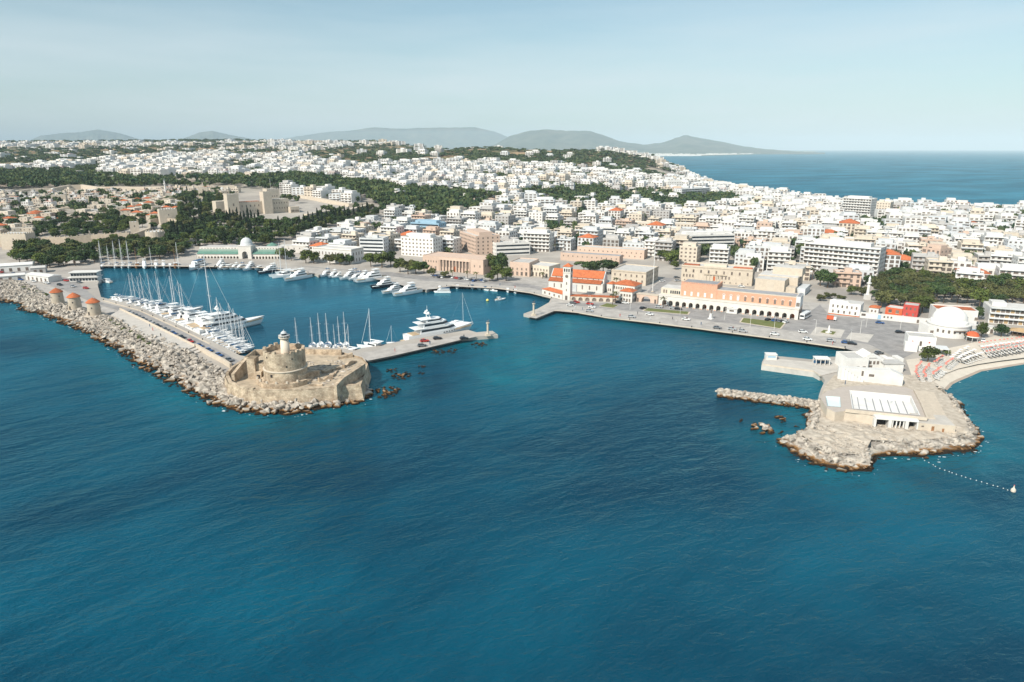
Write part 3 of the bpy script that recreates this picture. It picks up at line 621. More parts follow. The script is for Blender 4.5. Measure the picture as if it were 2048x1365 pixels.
# broken foam where the sea meets the rocks
def foam():
    b = MB(); P = resample([G(*p) for p in MOLE_OUT[2:]], 1.0) + resample([G(*p) for p in HEAD_OUT[2:]], 1.0) + resample([G(*p) for p in BEACH_OUT[:-1]], 1.2) + resample([G(*p) for p in HEAD_OUT[9:]], 1.0)
    for p in P:
        if random.random() > .3: continue
        cx, cy = p.x + random.gauss(0, 1.0), p.y + random.gauss(-.4, .7); R = .1 + .3 * random.random() ** 3; k = 7; b.add([(cx + R * 1.8 * math.cos(a) * random.uniform(.5, 1.2), cy + R * .8 * math.sin(a) * random.uniform(.5, 1.2), .05) for a in np.arange(k) * 2 * math.pi / k], [tuple(range(k))])
    tag(b.build('foam', mat('foam', (.75, .78, .78), .8, .1, 2)), 'white flecks of foam along the rocks and beach', 'foam', kind='stuff')
foam()
# ------------------------------------------------------------------ buildings: shared pieces
OCC = []                                     # circles kept free of the town's other blocks
def frame(pl, pr, z=1.8):
    a, c = G(*pl, z), G(*pr, z); return a, math.atan2(c.y - a.y, c.x - a.x), (c - a).length
def occupy(a, an, L, D, pad=5):
    n = max(1, round(L / max(D, 6)))
    for i in range(n):
        for yy in ([D / 2] if D < 1.6 * L / n else [D * .25, D * .75]):
            x = L * (i + .5) / n; OCC.append((a.x + x * math.cos(an) - yy * math.sin(an), a.y + x * math.sin(an) + yy * math.cos(an), .5 * max(L / n, D * (1 if D < 1.6 * L / n else .55)) + pad))
WIN = {}
def win_mesh(w, h, m='shutter'):
    k = (round(w, 1), round(h, 1), m)
    if k not in WIN: WIN[k] = MB().box(-k[0] / 2, k[0] / 2, -.06, .25, 0, k[1]).mesh('window', m)
    return WIN[k]
FRM = {}
def sill_mesh(w):
    k = round(w, 1)
    if k not in FRM: FRM[k] = MB().box(-k / 2 - .15, k / 2 + .15, -.16, .1, -.18, 0).mesh('sill', 'stone_pale')
    return FRM[k]
def win_row(root, x0, x1, n, z, w, h, y=0., m='shutter', sill=False, side=None, L=0):
    for i in range(n):
        t = x0 + (x1 - x0) * (i + .5) / n
        o = put('window', win_mesh(w, h, m), root, (t, y, z) if side is None else ((L, t, z) if side == 'r' else (0, t, z)), 0 if side is None else (math.pi / 2 if side == 'r' else -math.pi / 2))
        if sill: put('sill', sill_mesh(w), o)
def parapet(root, x0, x1, y0, y1, z, h, t, m, name='parapet'):
    b = MB().box(x0, x1, y0, y0 + t, z, z + h).box(x0, x1, y1 - t, y1, z, z + h).box(x0, x0 + t, y0 + t, y1 - t, z, z + h).box(x1 - t, x1, y0 + t, y1 - t, z, z + h); return b.build(name, m, root)
def bld(name, pl, pr, D, h, label, cat='building', wall='white', roof='roof_deck', par=.5, z=1.8, rows=(), sides=(), hip=0, cornice=None, occ=True):
    """a plain masonry block: front along pl-pr, depth D; rows = (n, z, w, h[, x0, x1, mat])"""
    a, an, L = frame(pl, pr, z); r = thing(name, a, an, label, cat)
    if occ: occupy(a, an, L, D)
    MB().box(0, L, 0, D, -2, h).build('wall', wall, r)
    if hip: MB().hip(0, L, 0, D, h + .02, hip).build('roof', roof, r)
    else:
        MB().box(.3, L - .3, .3, D - .3, h - .2, h + .05).build('roof', roof, r); parapet(r, 0, L, 0, D, h + .003, par, .3, wall)
    if cornice: b = MB().box(-.25, L + .25, -.25, D + .25, h - .35, h - .05).build('cornice', cornice, r)
    for q in rows:
        n, zz, w, hh = q[:4]; x0, x1 = (q[4], q[5]) if len(q) > 5 else (.6, L - .6); win_row(r, x0, x1, n, zz, w, hh, 0, q[6] if len(q) > 6 else 'shutter', w > .8)
    for q in sides:
        n, zz, w, hh = q[:4]; win_row(r, 1, D - 1, n, zz, w, hh, 0, 'shutter', False, 'r', L); win_row(r, 1, D - 1, n, zz, w, hh, 0, 'shutter', False, 'l', L)
    return r, L
def arch_mesh(w, h, aw, sh, t, m, n=8, name='arch'):
    """one bay of an arcade: solid w x h panel, opening aw wide springing at sh"""
    b = MB(); R = aw / 2; c = w / 2
    arc = [(c - R, 0)] + [(c - R * math.cos(math.pi * k / n), sh + R * math.sin(math.pi * k / n)) for k in range(n + 1)] + [(c + R, 0)]
    for y, flip in ((0, False), (t, True)):
        vs = [(0, y, 0), (c - R, y, 0), (c - R, y, sh), (0, y, h), (w, y, h), (c + R, y, sh), (c + R, y, 0), (w, y, 0)]
        fs = [(0, 1, 2, 3), (4, 5, 6, 7)]; b.add(vs, [f if not flip else f[::-1] for f in fs])
        for k in range(n):
            p, q = arc[k + 1], arc[k + 2]; xa, xb = w * k / n, w * (k + 1) / n
            f = [(p[0], y, p[1]), (q[0], y, q[1]), (xb, y, h), (xa, y, h)]; b.add(f, [(0, 1, 2, 3) if not flip else (3, 2, 1, 0)])
    for p, q in zip(arc[:-1], arc[1:]): b.add([(p[0], 0, p[1]), (p[0], t, p[1]), (q[0], t, q[1]), (q[0], 0, q[1])], [(0, 1, 2, 3)])
    b.add([(0, 0, h), (w, 0, h), (w, t, h), (0, t, h), (0, 0, 0), (0, t, 0), (w, 0, 0), (w, t, 0)], [(0, 1, 2, 3), (4, 0, 3, 5), (1, 6, 7, 2)])
    return b.mesh(name, m)
def arcade(root, x0, x1, n, h, aw, sh, t, m, y=0., name='arch', z=0):
    w = (x1 - x0) / n; me = arch_mesh(w, h, aw * w, sh, t, m, name=name)
    for i in range(n): put(name, me, root, (x0 + i * w, y, z))

# ------------------------------------------------------------------ paving sheets and gardens
sheet('quay_apron', [(205, 533), (330, 533), (400, 534), (470, 535), (520, 536), (560, 541), (618, 547), (655, 548), (690, 552), (740, 557), (770, 562), (800, 570), (841, 580), (873, 578), (903, 573), (995, 578), (1060, 587), (1104, 598), (1097, 611), (1075, 623), (1050, 633), (1072, 637), (1109, 622), (1163, 627), (1304, 646), (1429, 662), (1577, 681), (1690, 697), (1712, 704), (1800, 690), (1810, 650), (1660, 610), (1500, 590), (1320, 560), (1100, 545), (900, 545), (700, 530), (560, 520), (380, 519), (330, 524), (205, 526)], 1.83, 'pave')
sheet('town_road', [(372, 526), (480, 525), (560, 530), (690, 541), (770, 551), (850, 562), (960, 566), (1060, 576), (1095, 585), (1100, 579), (1060, 569), (960, 558), (850, 553), (770, 543), (690, 534), (560, 524), (480, 521), (372, 522)], 1.85, 'asphalt')
sheet('harbour_road', [(1110, 607), (1200, 616), (1320, 628), (1430, 644), (1600, 664), (1660, 676), (1740, 690), (1800, 720), (1860, 690), (1862, 655), (1790, 640), (1660, 632), (1640, 610), (1625, 620), (1600, 640), (1500, 632), (1330, 608), (1290, 606)], 1.85, 'asphalt')
sheet('back_street', [(1330, 610), (1310, 585), (1345, 560), (1380, 540), (1365, 536), (1330, 555), (1295, 583), (1300, 605)], 1.87, 'asphalt')
def lawn(P, label, name='lawn'):
    r = thing(name, (0, 0, 0), 0, label, 'lawn'); W_ = [G(*p, 1.9) for p in P]; c = sum(W_, Vector()) / len(W_); big = [c + (p - c) * 1.0 for p in W_]; sm = [c + (p - c) * .93 for p in W_]
    MB().prism([tuple(p[:2]) for p in big], 1.7, 1.98).build('kerb', 'stone_pale', r); MB().prism([tuple(p[:2]) for p in sm], 1.7, 2.03).build('turf', 'grass', r)
lawn([C7(900, 700), C7(985, 665), C7(1120, 690), C7(1060, 720)], 'small kerbed lawn with palms in front of the church')
lawn([C7(1390, 750), C7(1440, 720), C7(1940, 765), C7(1920, 795)], 'long narrow lawn on the quay before the arcaded palace, left end')
lawn([C8(870, 755), C8(900, 712), C8(1330, 760), C8(1280, 820)], 'widest green lawn on the quay before the arcaded palace')
lawn([C8(1655, 855), C8(1690, 830), C8(1820, 850), C8(1790, 880)], 'small square lawn round the white obelisk on the quay')
sheet('garden_paving', [C8(1560, 880), C8(1620, 800), C8(1900, 830), C8(1860, 910)], 1.875, 'concrete')
sheet('traffic_island', [C9(260, 790), C9(310, 730), C9(540, 750), C9(480, 830)], 1.9, 'concrete', thick=.15)

# ------------------------------------------------------------------ church with its bell tower
def church():
    a, an, L = frame(C7(325, 508), C7(938, 556)); r = thing('church', a, an, 'white church with orange tiled roofs and square bell tower', 'church'); occupy(a, an, L, 20)
    D = 16.5; b = MB().box(0, L, 0, D, -1, 5.9).box(.2, L - .2, 4, D - 4, 5.9, 8.6); b.build('nave_wall', 'offwhite', r)
    g = MB()
    for x in (.2, L - .7): g.add([(x, 4, 8.6), (x + .5, 4, 8.6), (x + .5, D - 4, 8.6), (x, D - 4, 8.6), (x, D / 2, 12.6), (x + .5, D / 2, 12.6)], [(0, 1, 5, 4), (2, 3, 4, 5), (3, 0, 4), (1, 2, 5)])
    g.build('gable', 'white_cool', r)
    def slope(x0, x1, y0, z0, y1, z1, nm):
        MB().add([(x0, y0, z0), (x1, y0, z0), (x1, y1, z1), (x0, y1, z1), (x0, y0, z0 + .25), (x1, y0, z0 + .25), (x1, y1, z1 + .25), (x0, y1, z1 + .25)], [(4, 5, 6, 7), (0, 1, 5, 4), (1, 2, 6, 5), (2, 3, 7, 6), (3, 0, 4, 7)]).build(nm, 'roof_red', r)
    slope(-.3, L - 1.2, -.5, 5.8, 4.05, 7.4, 'aisle_roof'); slope(-.3, L - 1.2, D - 4.05, 7.4, D + .5, 5.8, 'aisle_roof'); slope(.8, L - .8, 3.5, 8.5, D / 2, 12.6, 'nave_roof'); slope(.8, L - .8, D / 2, 12.6, D - 3.5, 8.5, 'nave_roof')
    win_row(r, 1.5, L - 1.5, 7, 1.8, .8, 2.6); win_row(r, 2, L - 2, 9, 7.55, .5, .7, 4)
    # tower stands clear of the nave
    ta, _, tw = frame(C7(484, 628), C7(562, 634)); s = 4.6; hT = 20.4
    t = put('bell_tower', None, r); t.location = Matrix.Rotation(-an, 4, 'Z') @ (ta - a)
    MB().box(0, s, 0, s, -1, hT).build('shaft', 'offwhite', t); MB().box(-.2, s + .2, -.2, s + .2, hT - 3.9, hT - 3.6).build('cornice', 'stone_pale', t); MB().hip(0, s, 0, s, hT, 1.9, over=.45).build('tower_roof', 'roof_red', t)
    for k in range(3): put('belfry_opening', win_mesh(.8, 1.9, 'shade_opening'), t, (.95 + k * 1.35, 0, hT - 3.1)); put('belfry_opening', win_mesh(.8, 1.9, 'shade_opening'), t, (s, .95 + k * 1.35, hT - 3.1), math.pi / 2)
    for x, y, rz in ((s / 2, 0, 0), (s, s / 2, math.pi / 2)):
        q = MB().lathe([(.95, -.05), (.95, .1), (.02, .12)], 20).build('clock_face', 'shutter', t); q.location = (x, y, hT - 5.8); q.rotation_euler = (math.pi / 2, 0, rz)
    put('door', win_mesh(1.5, 2.6, 'shutter'), t, (s / 2, 0, .2)); win_row(t, 1, 3.6, 1, 9.5, .6, 1.6); win_row(t, 1, 3.6, 1, 5.5, .6, 1.4)
    # entrance vault beside the tower
    v = MB().lathe([(1.9, -.05), (1.9, .3), (1.5, .3), (1.5, -.05)], 20).build('portal', 'stone_pale', r); v.location = (tw + 8.9, -.05, 1.4); v.rotation_euler = (math.pi / 2, 0, 0)
    MB().box(tw + 7.5, tw + 10.3, -.15, .1, 0, 2.6).build('door', 'shutter', r); MB().box(tw + 11.2, tw + 14.6, -.5, .2, 0, 4.6).build('porch', 'white_cool', r)
church()
r, L = bld('parish_hall', C7(250, 560), C7(478, 625), 7, 3.3, 'low white hall with red roof at the water edge left of the bell tower', wall='offwhite', roof='roof_red', hip=1.3, rows=((4, .9, 1.5, 1.3),))
def church_arcade():
    a, an, L = frame(C7(572, 634), C7(1120, 655)); r = thing('arcade_wall', a, an, 'low cream arcaded wing with red coping below the church', 'building'); occupy(a, an, L, 6)
    arcade(r, 0, L, 7, 2.7, .62, .9, .5, 'cream'); MB().box(0, L, .5, 4.5, -1, 2.65).build('wall', 'cream', r); MB().box(0, L, -.2, 4.7, 2.72, 3.0).build('roof', 'roof_red', r)
    MB().box(.4, L - .4, .46, .52, .1, 2.0).build('window_strip', 'shutter', r)
church_arcade()
bld('bishop_house', C7(1128, 645), C7(1272, 662), 7.5, 6.4, 'white two storey house with orange hipped roof, nearest the archway', wall='offwhite', roof='roof_red', hip=1.7, rows=((4, .5, 1.0, 1.7), (4, 3.6, 1.0, 1.3)), sides=((3, 3.6, 1, 1.3), (3, .5, 1, 1.7)))
bld('bishop_hall', C7(1050, 540), C7(1300, 570), 12, 5.4, 'broad white hall with orange hipped roof behind the small orange roofed house', wall='offwhite', roof='roof_red', hip=2.4, rows=((9, 2.6, .9, 1.5),), sides=((5, 2.4, .9, 1.5),))
bld('chapel', C7(985, 540), C7(1048, 548), 6, 5.6, 'small white chapel with orange roof tucked between church and hall', wall='offwhite', roof='roof_red', hip=1.2, rows=((2, 1, .8, 1.6),), occ=False)
def gateway():
    a, an, L = frame(C7(1318, 645), C7(1562, 672)); r = thing('gateway', a, an, 'pink stone gateway with wide arch between hall and arcaded palace', 'gateway'); occupy(a, an, L, 5)
    w = L / 3; put('pier_wall', MB().box(0, w * .55, 0, 4, -1, 4.6).mesh('pier_wall', 'blush'), r); put('arch', arch_mesh(w * 1.7, 4.6, w * 1.25, 1.0, 4, 'blush'), r, (w * .55, 0, 0)); put('pier_wall', MB().box(w * 2.25, L, 0, 4, -1, 4.6).mesh('pier_wall', 'blush'), r)
    MB().box(-.2, L + .2, -.2, 4.2, 4.6, 4.95).build('coping', 'stone_pale', r); put('doorway', win_mesh(1.2, 2.4, 'shutter'), r, (w * .25, 0, 0)); put('doorway', win_mesh(1.2, 2.4, 'shutter'), r, (L - w * .3, 0, 0))
gateway()

# ------------------------------------------------------------------ arcaded government palace
def palace_arcade():
    a, an, L = frame(C8(80, 585), C8(1440, 735)); r = thing('arcaded_palace', a, an, 'long palace with white arcade and pink brick upper storey on the quay', 'palace'); occupy(a, an, L, 22)
    f = lambda px: L * (px - 80) / 1360.
    n = 19; H1 = 5.6; arcade(r, 1.5, L - 1.0, n, H1, .60, 2.0, .7, 'offwhite'); MB().box(0, 1.5, 0, .7, -1, H1).box(L - 1, L, 0, .7, -1, H1).build('pier', 'offwhite', r)
    MB().box(0, L, 4.2, 16, -1, H1 - .02).build('ground_floor_wall', 'blush', r); MB().box(-.2, L + .2, -.25, 4.5, H1, H1 + .4).build('terrace', 'offwhite', r)
    w = (L - 2.5) / n
    for i in range(n): put('door', win_mesh(1.6, 2.6, 'roof_red' if i % 3 == 0 else 'shutter'), r, (1.5 + (i + .5) * w, 4.15, 0)); put('arch_base', MB().box(-.45, .45, -.06, .75, 0, .5).mesh('arch_base', 'pink_brick') if i == 0 else bpy.data.meshes['arch_base'], r, (1.5 + i * w, 0, 0))
    # upper storeys: left wing, tall block, long gallery, end pavilion
    MB().box(0, f(290), 4, 15, H1, 9.6).build('left_wing_wall', 'cream', r); MB().box(.3, f(290) - .1, 4.3, 14.7, 9.5, 9.75).build('roof', 'roof_deck', r); win_row(r, f(100), f(150), 2, H1 + 1, .9, 2.0, 4); win_row(r, f(175), f(285), 5, H1 + 1, .8, 1.8, 4, 'glass')
    b = MB().box(f(290), f(655), 3.6, 17, H1 - .5, 13.6); b.build('tall_block_wall', 'pink_brick', r); MB().box(f(290) + .4, f(655) - .4, 4, 16.6, 13.5, 13.7).build('roof', 'roof_grey', r)
    k = 22; me = MB().box(-.35, .35, 0, .4, 0, .8).mesh('merlon', 'pink_brick')
    for i in range(k): put('merlon', me, r, (f(290) + .4 + (f(655) - f(290) - .8) * i / (k - 1), 3.62, 13.6))
    for y in range(9): put('merlon', me, r, (f(655) - .02, 4.3 + y * 1.5, 13.6), math.pi / 2)
    win_row(r, f(300), f(640), 5, H1 + 1.0, 1.1, 2.3, 3.6, 'white', True)
    MB().box(f(655) + .003, f(1400), 3.8, 14.5, H1 - .4, 11.2).build('gallery_wall', 'pink_brick', r); MB().box(f(655) + .4, f(1400) - .3, 4.2, 14.1, 11.15, 11.4).build('roof', 'roof_grey', r); parapet(r, f(655) + .02, f(1400), 3.8, 14.5, 11.203, .5, .4, 'stone_pale')
    for i in range(10):
        x = f(690) + (f(1385) - f(690)) * (i + .5) / 10; put('window', win_mesh(1.2, 2.4, 'shutter' if i > 2 else 'white_cool'), r, (x, 3.8, H1 + .9))
        q = MB().lathe([(.85, 0), (.85, .2), (.6, .22), (.6, 0)], 12, a0=0, a1=math.pi, close=False).mesh('window_hood', 'offwhite') if i == 0 else bpy.data.meshes['window_hood']; o = put('window_hood', q, r, (x, 3.78, H1 + 3.3)); o.rotation_euler.x = math.pi / 2
    MB().box(f(1400) + .003, L, 3.4, 15, H1 - .3, 11.9).build('end_pavilion_wall', 'white_cool', r); MB().box(f(1400) + .4, L - .3, 3.8, 14.6, 11.85, 12.0).build('roof', 'roof_grey', r); win_row(r, f(1405), L - .2, 2, H1 + 1, .8, 2.0, 3.4)
    win_row(r, 5, 14, 3, 1, 1.3, 3, 0, 'shutter', False, 'r', L)
palace_arcade()

# ------------------------------------------------------------------ stone town hall and theatre behind
a_, L_ = bld('town_hall', C8(300, 352), C8(990, 405), 15, 10.4, 'cream stone three row office palace with rust red roof edge behind the arcaded palace', 'building', 'stone_pale', 'roof_deck', .9, rows=((9, 6.6, 1.1, 2.0), (4, 3.2, 1.0, 1.9, .8, 9), (4, 3.2, 1.0, 1.9, 24, 33), (12, .7, .7, .9)), sides=((5, 6.6, 1, 1.8), (5, 3, 1, 1.8)), cornice='stone')
for i in range(5): put('portico_pier', MB().box(-.3, .3, -.5, 0, 1.6, 5.8).mesh('portico_pier', 'stone_pale') if i == 0 else bpy.data.meshes['portico_pier'], a_, (L_ * .36 + i * 2.2, 0, 0))
MB().box(L_ * .33, L_ * .65, -.7, 0, 5.6, 6.1).build('portico_lintel', 'stone', a_); put('door', win_mesh(2.0, 3.0, 'roof_red'), a_, (L_ * .47, 0, 1.8))
MB().box(L_ * .02, L_ * .24, 1, 7, 10.45, 11.4).build('tiled_edge', 'roof_red', a_); MB().box(L_ * .72, L_ * .98, 1, 8, 10.45, 11.2).build('tiled_edge', 'roof_red', a_); MB().box(L_ * .3, L_ * .62, 6, 12, 10.45, 12.2).build('roof_hut', 'cream', a_)
def theatre():
    a, an, L = frame(C8(1015, 470), C8(1300, 500)); r = thing('theatre', a, an, 'sand coloured theatre of stacked plain boxes right of the town hall', 'theatre'); occupy(a, an, L, 30)
    MB().box(0, L, 0, 12, -1, 9.2).build('front_wall', 'stone_pale', r); MB().box(.3, L - .3, .3, 11.5, 9.15, 9.4).build('roof', 'roof_deck', r); parapet(r, 0, L, 0, 12, 9.203, .3, .3, 'stone_pale')
    MB().box(-1, L + 5.5, 12, 30, -1, 9.9).build('auditorium_wall', 'stone_pale', r); MB().box(-.6, L + 5.1, 12.3, 29.6, 9.85, 10.1).build('roof', 'roof_deck', r)
    MB().box(L * .35, L + 6.5, 19, 31, 9.9, 14.6).build('fly_tower_wall', 'stone_pale', r); MB().box(L * .35 + .3, L + 6.2, 19.3, 30.7, 14.55, 14.75).build('roof', 'roof_deck', r)
    MB().box(L, L + 6, 3, 12, -1, 5.2).build('side_wing_wall', 'stone_pale', r); MB().box(L + 6, L + 11, 8, 26, -1, 4.2).build('side_wing_wall', 'white_cool', r); MB().box(L + 5.5, L + 5.7, 15, 24, 2, 9).build('tall_window', 'glass', r)
    for i in range(3):
        for j in range(4): put('window', win_mesh(.7, 1.2, 'shutter'), r, (L * .46 + i * 1.4, 0, 1.6 + j * 1.65))
    put('door', win_mesh(1.4, 2.4, 'shutter'), r, (L * .82, 0, 0)); MB().box(L * .40, L * .66, -.12, 0, 1.0, 8.3).build('window_surround', 'cream', r)
theatre()
# ------------------------------------------------------------------ post office, long ranges, bank
bld('post_office', C7(1036, 432), C7(1428, 470), 27, 8.6, 'square cream stone block with grey side facing the tall white flagpole', 'building', 'stone_pale', 'roof_deck', .7, rows=((6, 5.4, .9, 1.5), (6, 2.0, .9, 1.5)), sides=((7, 5.4, .9, 1.5), (7, 2, .9, 1.5)), cornice='stone')
bld('barracks', C7(650, 118), C7(1410, 168), 12, 7.0, 'long blush range with small windows behind the dark round trees', 'building', 'blush', 'roof_deck', .5, z=2.5, rows=((14, 4.2, .8, 1.1), (12, 1.4, .8, 1.1)))
bld('court_range', C7(460, 175), C7(1130, 222), 10, 6.0, 'flat grey roofed pink range between barracks and church', 'building', 'blush', 'roof_grey', .4, z=2.3, rows=((12, 3.4, .8, 1.1),))
bld('arcaded_office', C7(45, 345), C7(330, 378), 16, 7.6, 'cream office with arched doors left of the church', 'building', 'cream', 'roof_deck', .6, rows=((7, .4, 1.4, 2.6), (8, 4.6, .9, 1.3)))
bld('cream_office', C6(1830, 385), C6(2040, 400), 20, 9.5, 'tall pinkish office block right of the big dark trees', 'building', 'blush', 'roof_deck', .6, rows=((4, .6, 1.6, 2.6), (4, 4.5, 1.0, 1.5)), sides=((4, 4.5, 1, 1.5),))
bld('customs_house', C7(-60, 345), C7(40, 352), 14, 9.0, 'narrow blush block between the pinkish office and arched office', 'building', 'blush', 'roof_deck', .6, rows=((3, 4.5, 1.0, 1.5), (3, 1, 1.0, 2)))
def bank():
    a, an, L = frame(C6(895, 318), C6(1545, 378)); r = thing('bank', a, an, 'pinkish stone bank with tall square columns facing the quay', 'bank'); occupy(a, an, L, 20); h = 10.2; f = lambda p: L * (p - 895) / 650.
    MB().box(0, L, 1.2, 20, -1, h).build('wall', 'blush', r); MB().box(0, f(1075), 0, 1.2, -1, h).build('pavilion_wall', 'blush', r); MB().box(f(1410), L, 0, 1.2, -1, h).build('pavilion_wall', 'blush', r)
    MB().box(f(1075), f(1410), -.2, 1.4, h - 1.8, h).build('entablature', 'blush', r); MB().box(.3, L - .3, .5, 19.5, h, h + .2).build('roof', 'blush', r); parapet(r, 0, L, 0, 20, h + .003, .6, .35, 'blush')
    me = MB().box(-.42, .42, -.1, .75, 0, h - 1.85).mesh('column', 'blush')
    for i in range(10): put('column', me, r, (f(1085) + (f(1400) - f(1085)) * i / 9, 0, 0))
    for i in range(9): put('window', win_mesh(.9, 4.6, 'shutter'), r, (f(1085) + (f(1400) - f(1085)) * (i + .5) / 9, 1.2, 3.2))
    win_row(r, f(915), f(1060), 3, .4, 1.5, 2.8); win_row(r, f(915), f(1060), 5, 6, .8, 1.4); win_row(r, f(1425), f(1540), 2, 5.0, .8, 1.6); win_row(r, 2, 18, 5, 5, .9, 1.8, 0, 'shutter', False, 'r', L); put('door', win_mesh(2.4, 4, 'roof_red'), r, (f(1240), 1.18, 0))
bank()
bld('neoclassical_office', C5(1560, 235), C5(1962, 268), 16, 11.2, 'white two storey office with tall windows behind the quay trees', 'building', 'white', 'roof_deck', .8, rows=((11, 6.6, 1.0, 2.2), (11, 1.4, 1.0, 2.2)), sides=((4, 6.6, 1, 2.4), (4, 1.6, 1, 2.6)), cornice='stone_pale')
# ------------------------------------------------------------------ covered market with domed gate
def market():
    a, an, L = frame(C5(298, 210), C5(1190, 212)); r = thing('market_hall', a, an, 'low white market with green tiled roofs and domed arched gate', 'market'); occupy(a, an, L, 40); f = lambda p: L * (p - 298) / 892.
    for x0, x1, n in ((0, f(748), 13), (f(890), L, 9)):
        arcade(r, x0, x1, n, 4.4, .62, 1.7, .5, 'offwhite'); MB().box(x0, x1, 3.2, 12, -1, 6.6).build('wall', 'offwhite', r); MB().box(x0, x1, 3.1, 3.18, .2, 2.6).build('shopfront', 'thatch', r)
        MB().add([(x0, -.5, 4.4), (x1, -.5, 4.4), (x1, 5.2, 7.2), (x0, 5.2, 7.2), (x0, -.5, 4.6), (x1, -.5, 4.6), (x1, 5.2, 7.4), (x0, 5.2, 7.4)], [(4, 5, 6, 7), (0, 1, 5, 4), (1, 2, 6, 5), (3, 0, 4, 7)]).build('green_roof', 'roof_green', r)
        MB().box(x0, x1, 5.2, 11, 6.6, 9.4).build('upper_wall', 'offwhite', r); win_row(r, x0 + 1, x1 - 1, n, 7.9, .7, .8, 5.2); MB().box(x0 + .3, x1 - .3, 5.5, 10.7, 9.35, 9.5).build('roof', 'roof_deck', r)
    g0, g1 = f(750), f(888); w = g1 - g0; put('gate_arch', arch_mesh(w, 10.8, w * .44, 4.4, 2.2, 'offwhite', name='gate_arch'), r, (g0, -1.2, 0)); MB().box(g0, g1, 1.0, 9, 8.2, 10.8).box(g0, g0 + 2.6, 1, 9, -1, 8.2).box(g1 - 2.6, g1, 1, 9, -1, 8.2).build('gate_block', 'offwhite', r)
    MB().box(g0 - .3, g1 + .3, -1.5, 9.2, 10.8, 11.2).build('cornice', 'offwhite', r)
    d = MB().lathe([(4.9, 11.2), (4.9, 12.4)] + [(4.7 * math.cos(t), 12.4 + 5.0 * math.sin(t)) for t in np.linspace(0, 1.5, 9)] + [(.1, 18.2)], 28, (g0 + g1) / 2, 4.5).build('dome', 'white_cool', r, True)
    for x0, y0, ww, dd in ((f(230), 26, 34, 9), (f(1050), 30, 40, 9)): MB().box(x0, x0 + ww, y0, y0 + dd, -1, 7).build('rear_wing_wall', 'offwhite', r); MB().box(x0 + .3, x0 + ww - .3, y0 + .3, y0 + dd - .3, 6.95, 7.2).build('roof', 'roof_deck', r); win_row(r, x0 + 1, x0 + ww - 1, 8, 4.4, .8, 1.0, y0)
    q = MB().lathe([(4.2, -1), (4.2, 7.4)], 8, f(975), 30).build('pavilion_wall', 'offwhite', r); MB().lathe([(4.9, 7.4), (4.3, 8.0), (.2, 10.0)], 8, f(975), 30).build('pavilion_roof', 'roof_green', q)
market()
# ------------------------------------------------------------------ right shore: old cemetery wall, rotunda, beach houses
def curved_house():
    a, an, L = frame(C9(82, 540), C9(395, 578)); r = thing('white_house', a, an, 'bright white two storey house with curving parapet across the square', 'house'); occupy(a, an, L, 11)
    MB().box(0, L, 0, 11, -1, 6.6).build('wall', 'white', r); b = MB(); n = 40; top = [(L * i / n, 7.1 + .55 * abs(math.sin(math.pi * i / n * 4)) * (1 if i < n * .62 else 0) + (.7 if i < n * .6 else -.2)) for i in range(n + 1)]
    for i in range(n):
        (x, z), (x1, z1) = top[i], top[i + 1]; b.add([(x, -.003, 6.5), (x1, -.003, 6.5), (x1, -.003, z1), (x, -.003, z), (x, .35, 6.5), (x1, .35, 6.5), (x1, .35, z1), (x, .35, z)], [(0, 1, 2, 3), (3, 2, 6, 7), (5, 4, 7, 6)])
    b.build('parapet', 'white', r); MB().box(.3, L - .3, .4, 10.7, 6.5, 6.75).build('roof', 'roof_deck', r); win_row(r, .8, L - .8, 6, 4.0, .8, 1.5); win_row(r, .8, L - .8, 5, 1.0, .9, 1.6); MB().box(-.03, L + .03, -.06, .2, -.5, .5).build('red_plinth', 'roof_red', r)
curved_house()
def garden_wall():
    a, an, L = frame(C9(398, 582), C9(1112, 655)); r = thing('garden_wall', a, an, 'long white boundary wall with blue gate along the square', 'wall'); MB().box(0, L, 0, .6, -1, 3.0).build('wall', 'white', r); MB().box(0, L, -.1, .7, 3.0, 3.2).build('coping', 'white', r)
    for x, w, h, m in ((.28, 1.6, 2.3, 'sky_blue_wall'), (.05, 2.0, 1.2, 'shutter'), (.35, .8, 1, 'shutter'), (.4, .8, 1, 'shutter'), (.45, .8, 1, 'shutter'), (.82, 1.0, 1.8, 'shutter'), (.94, 1, 1.8, 'shutter')): put('opening', win_mesh(w, h, m), r, (L * x, 0, .3 if h > 1.3 else 1.3))
    OCC.append((a.x + 25, a.y + 8, 14))
garden_wall()
bld('red_house', C9(822, 572), C9(972, 590), 8, 6.6, 'vivid red two storey house behind the white garden wall', 'house', 'red', 'roof_deck', .3, rows=((3, 4.2, .8, 1.3), (2, 1.2, .8, 1.3)))
bld('red_shed', C9(650, 548), C9(818, 572), 8, 4.0, 'low red building with grey roof adjoining the red house', 'house', 'orange_red', 'roof_deck', .2, rows=((2, 1.6, 1.6, 1.6),))
bld('small_blue_white_house', C9(485, 548), C9(580, 560), 6, 4.0, 'small white house with blue windows behind the garden wall', 'house', 'white', 'roof_red', hip=1.0, rows=((2, 1.6, .8, 1.2),))
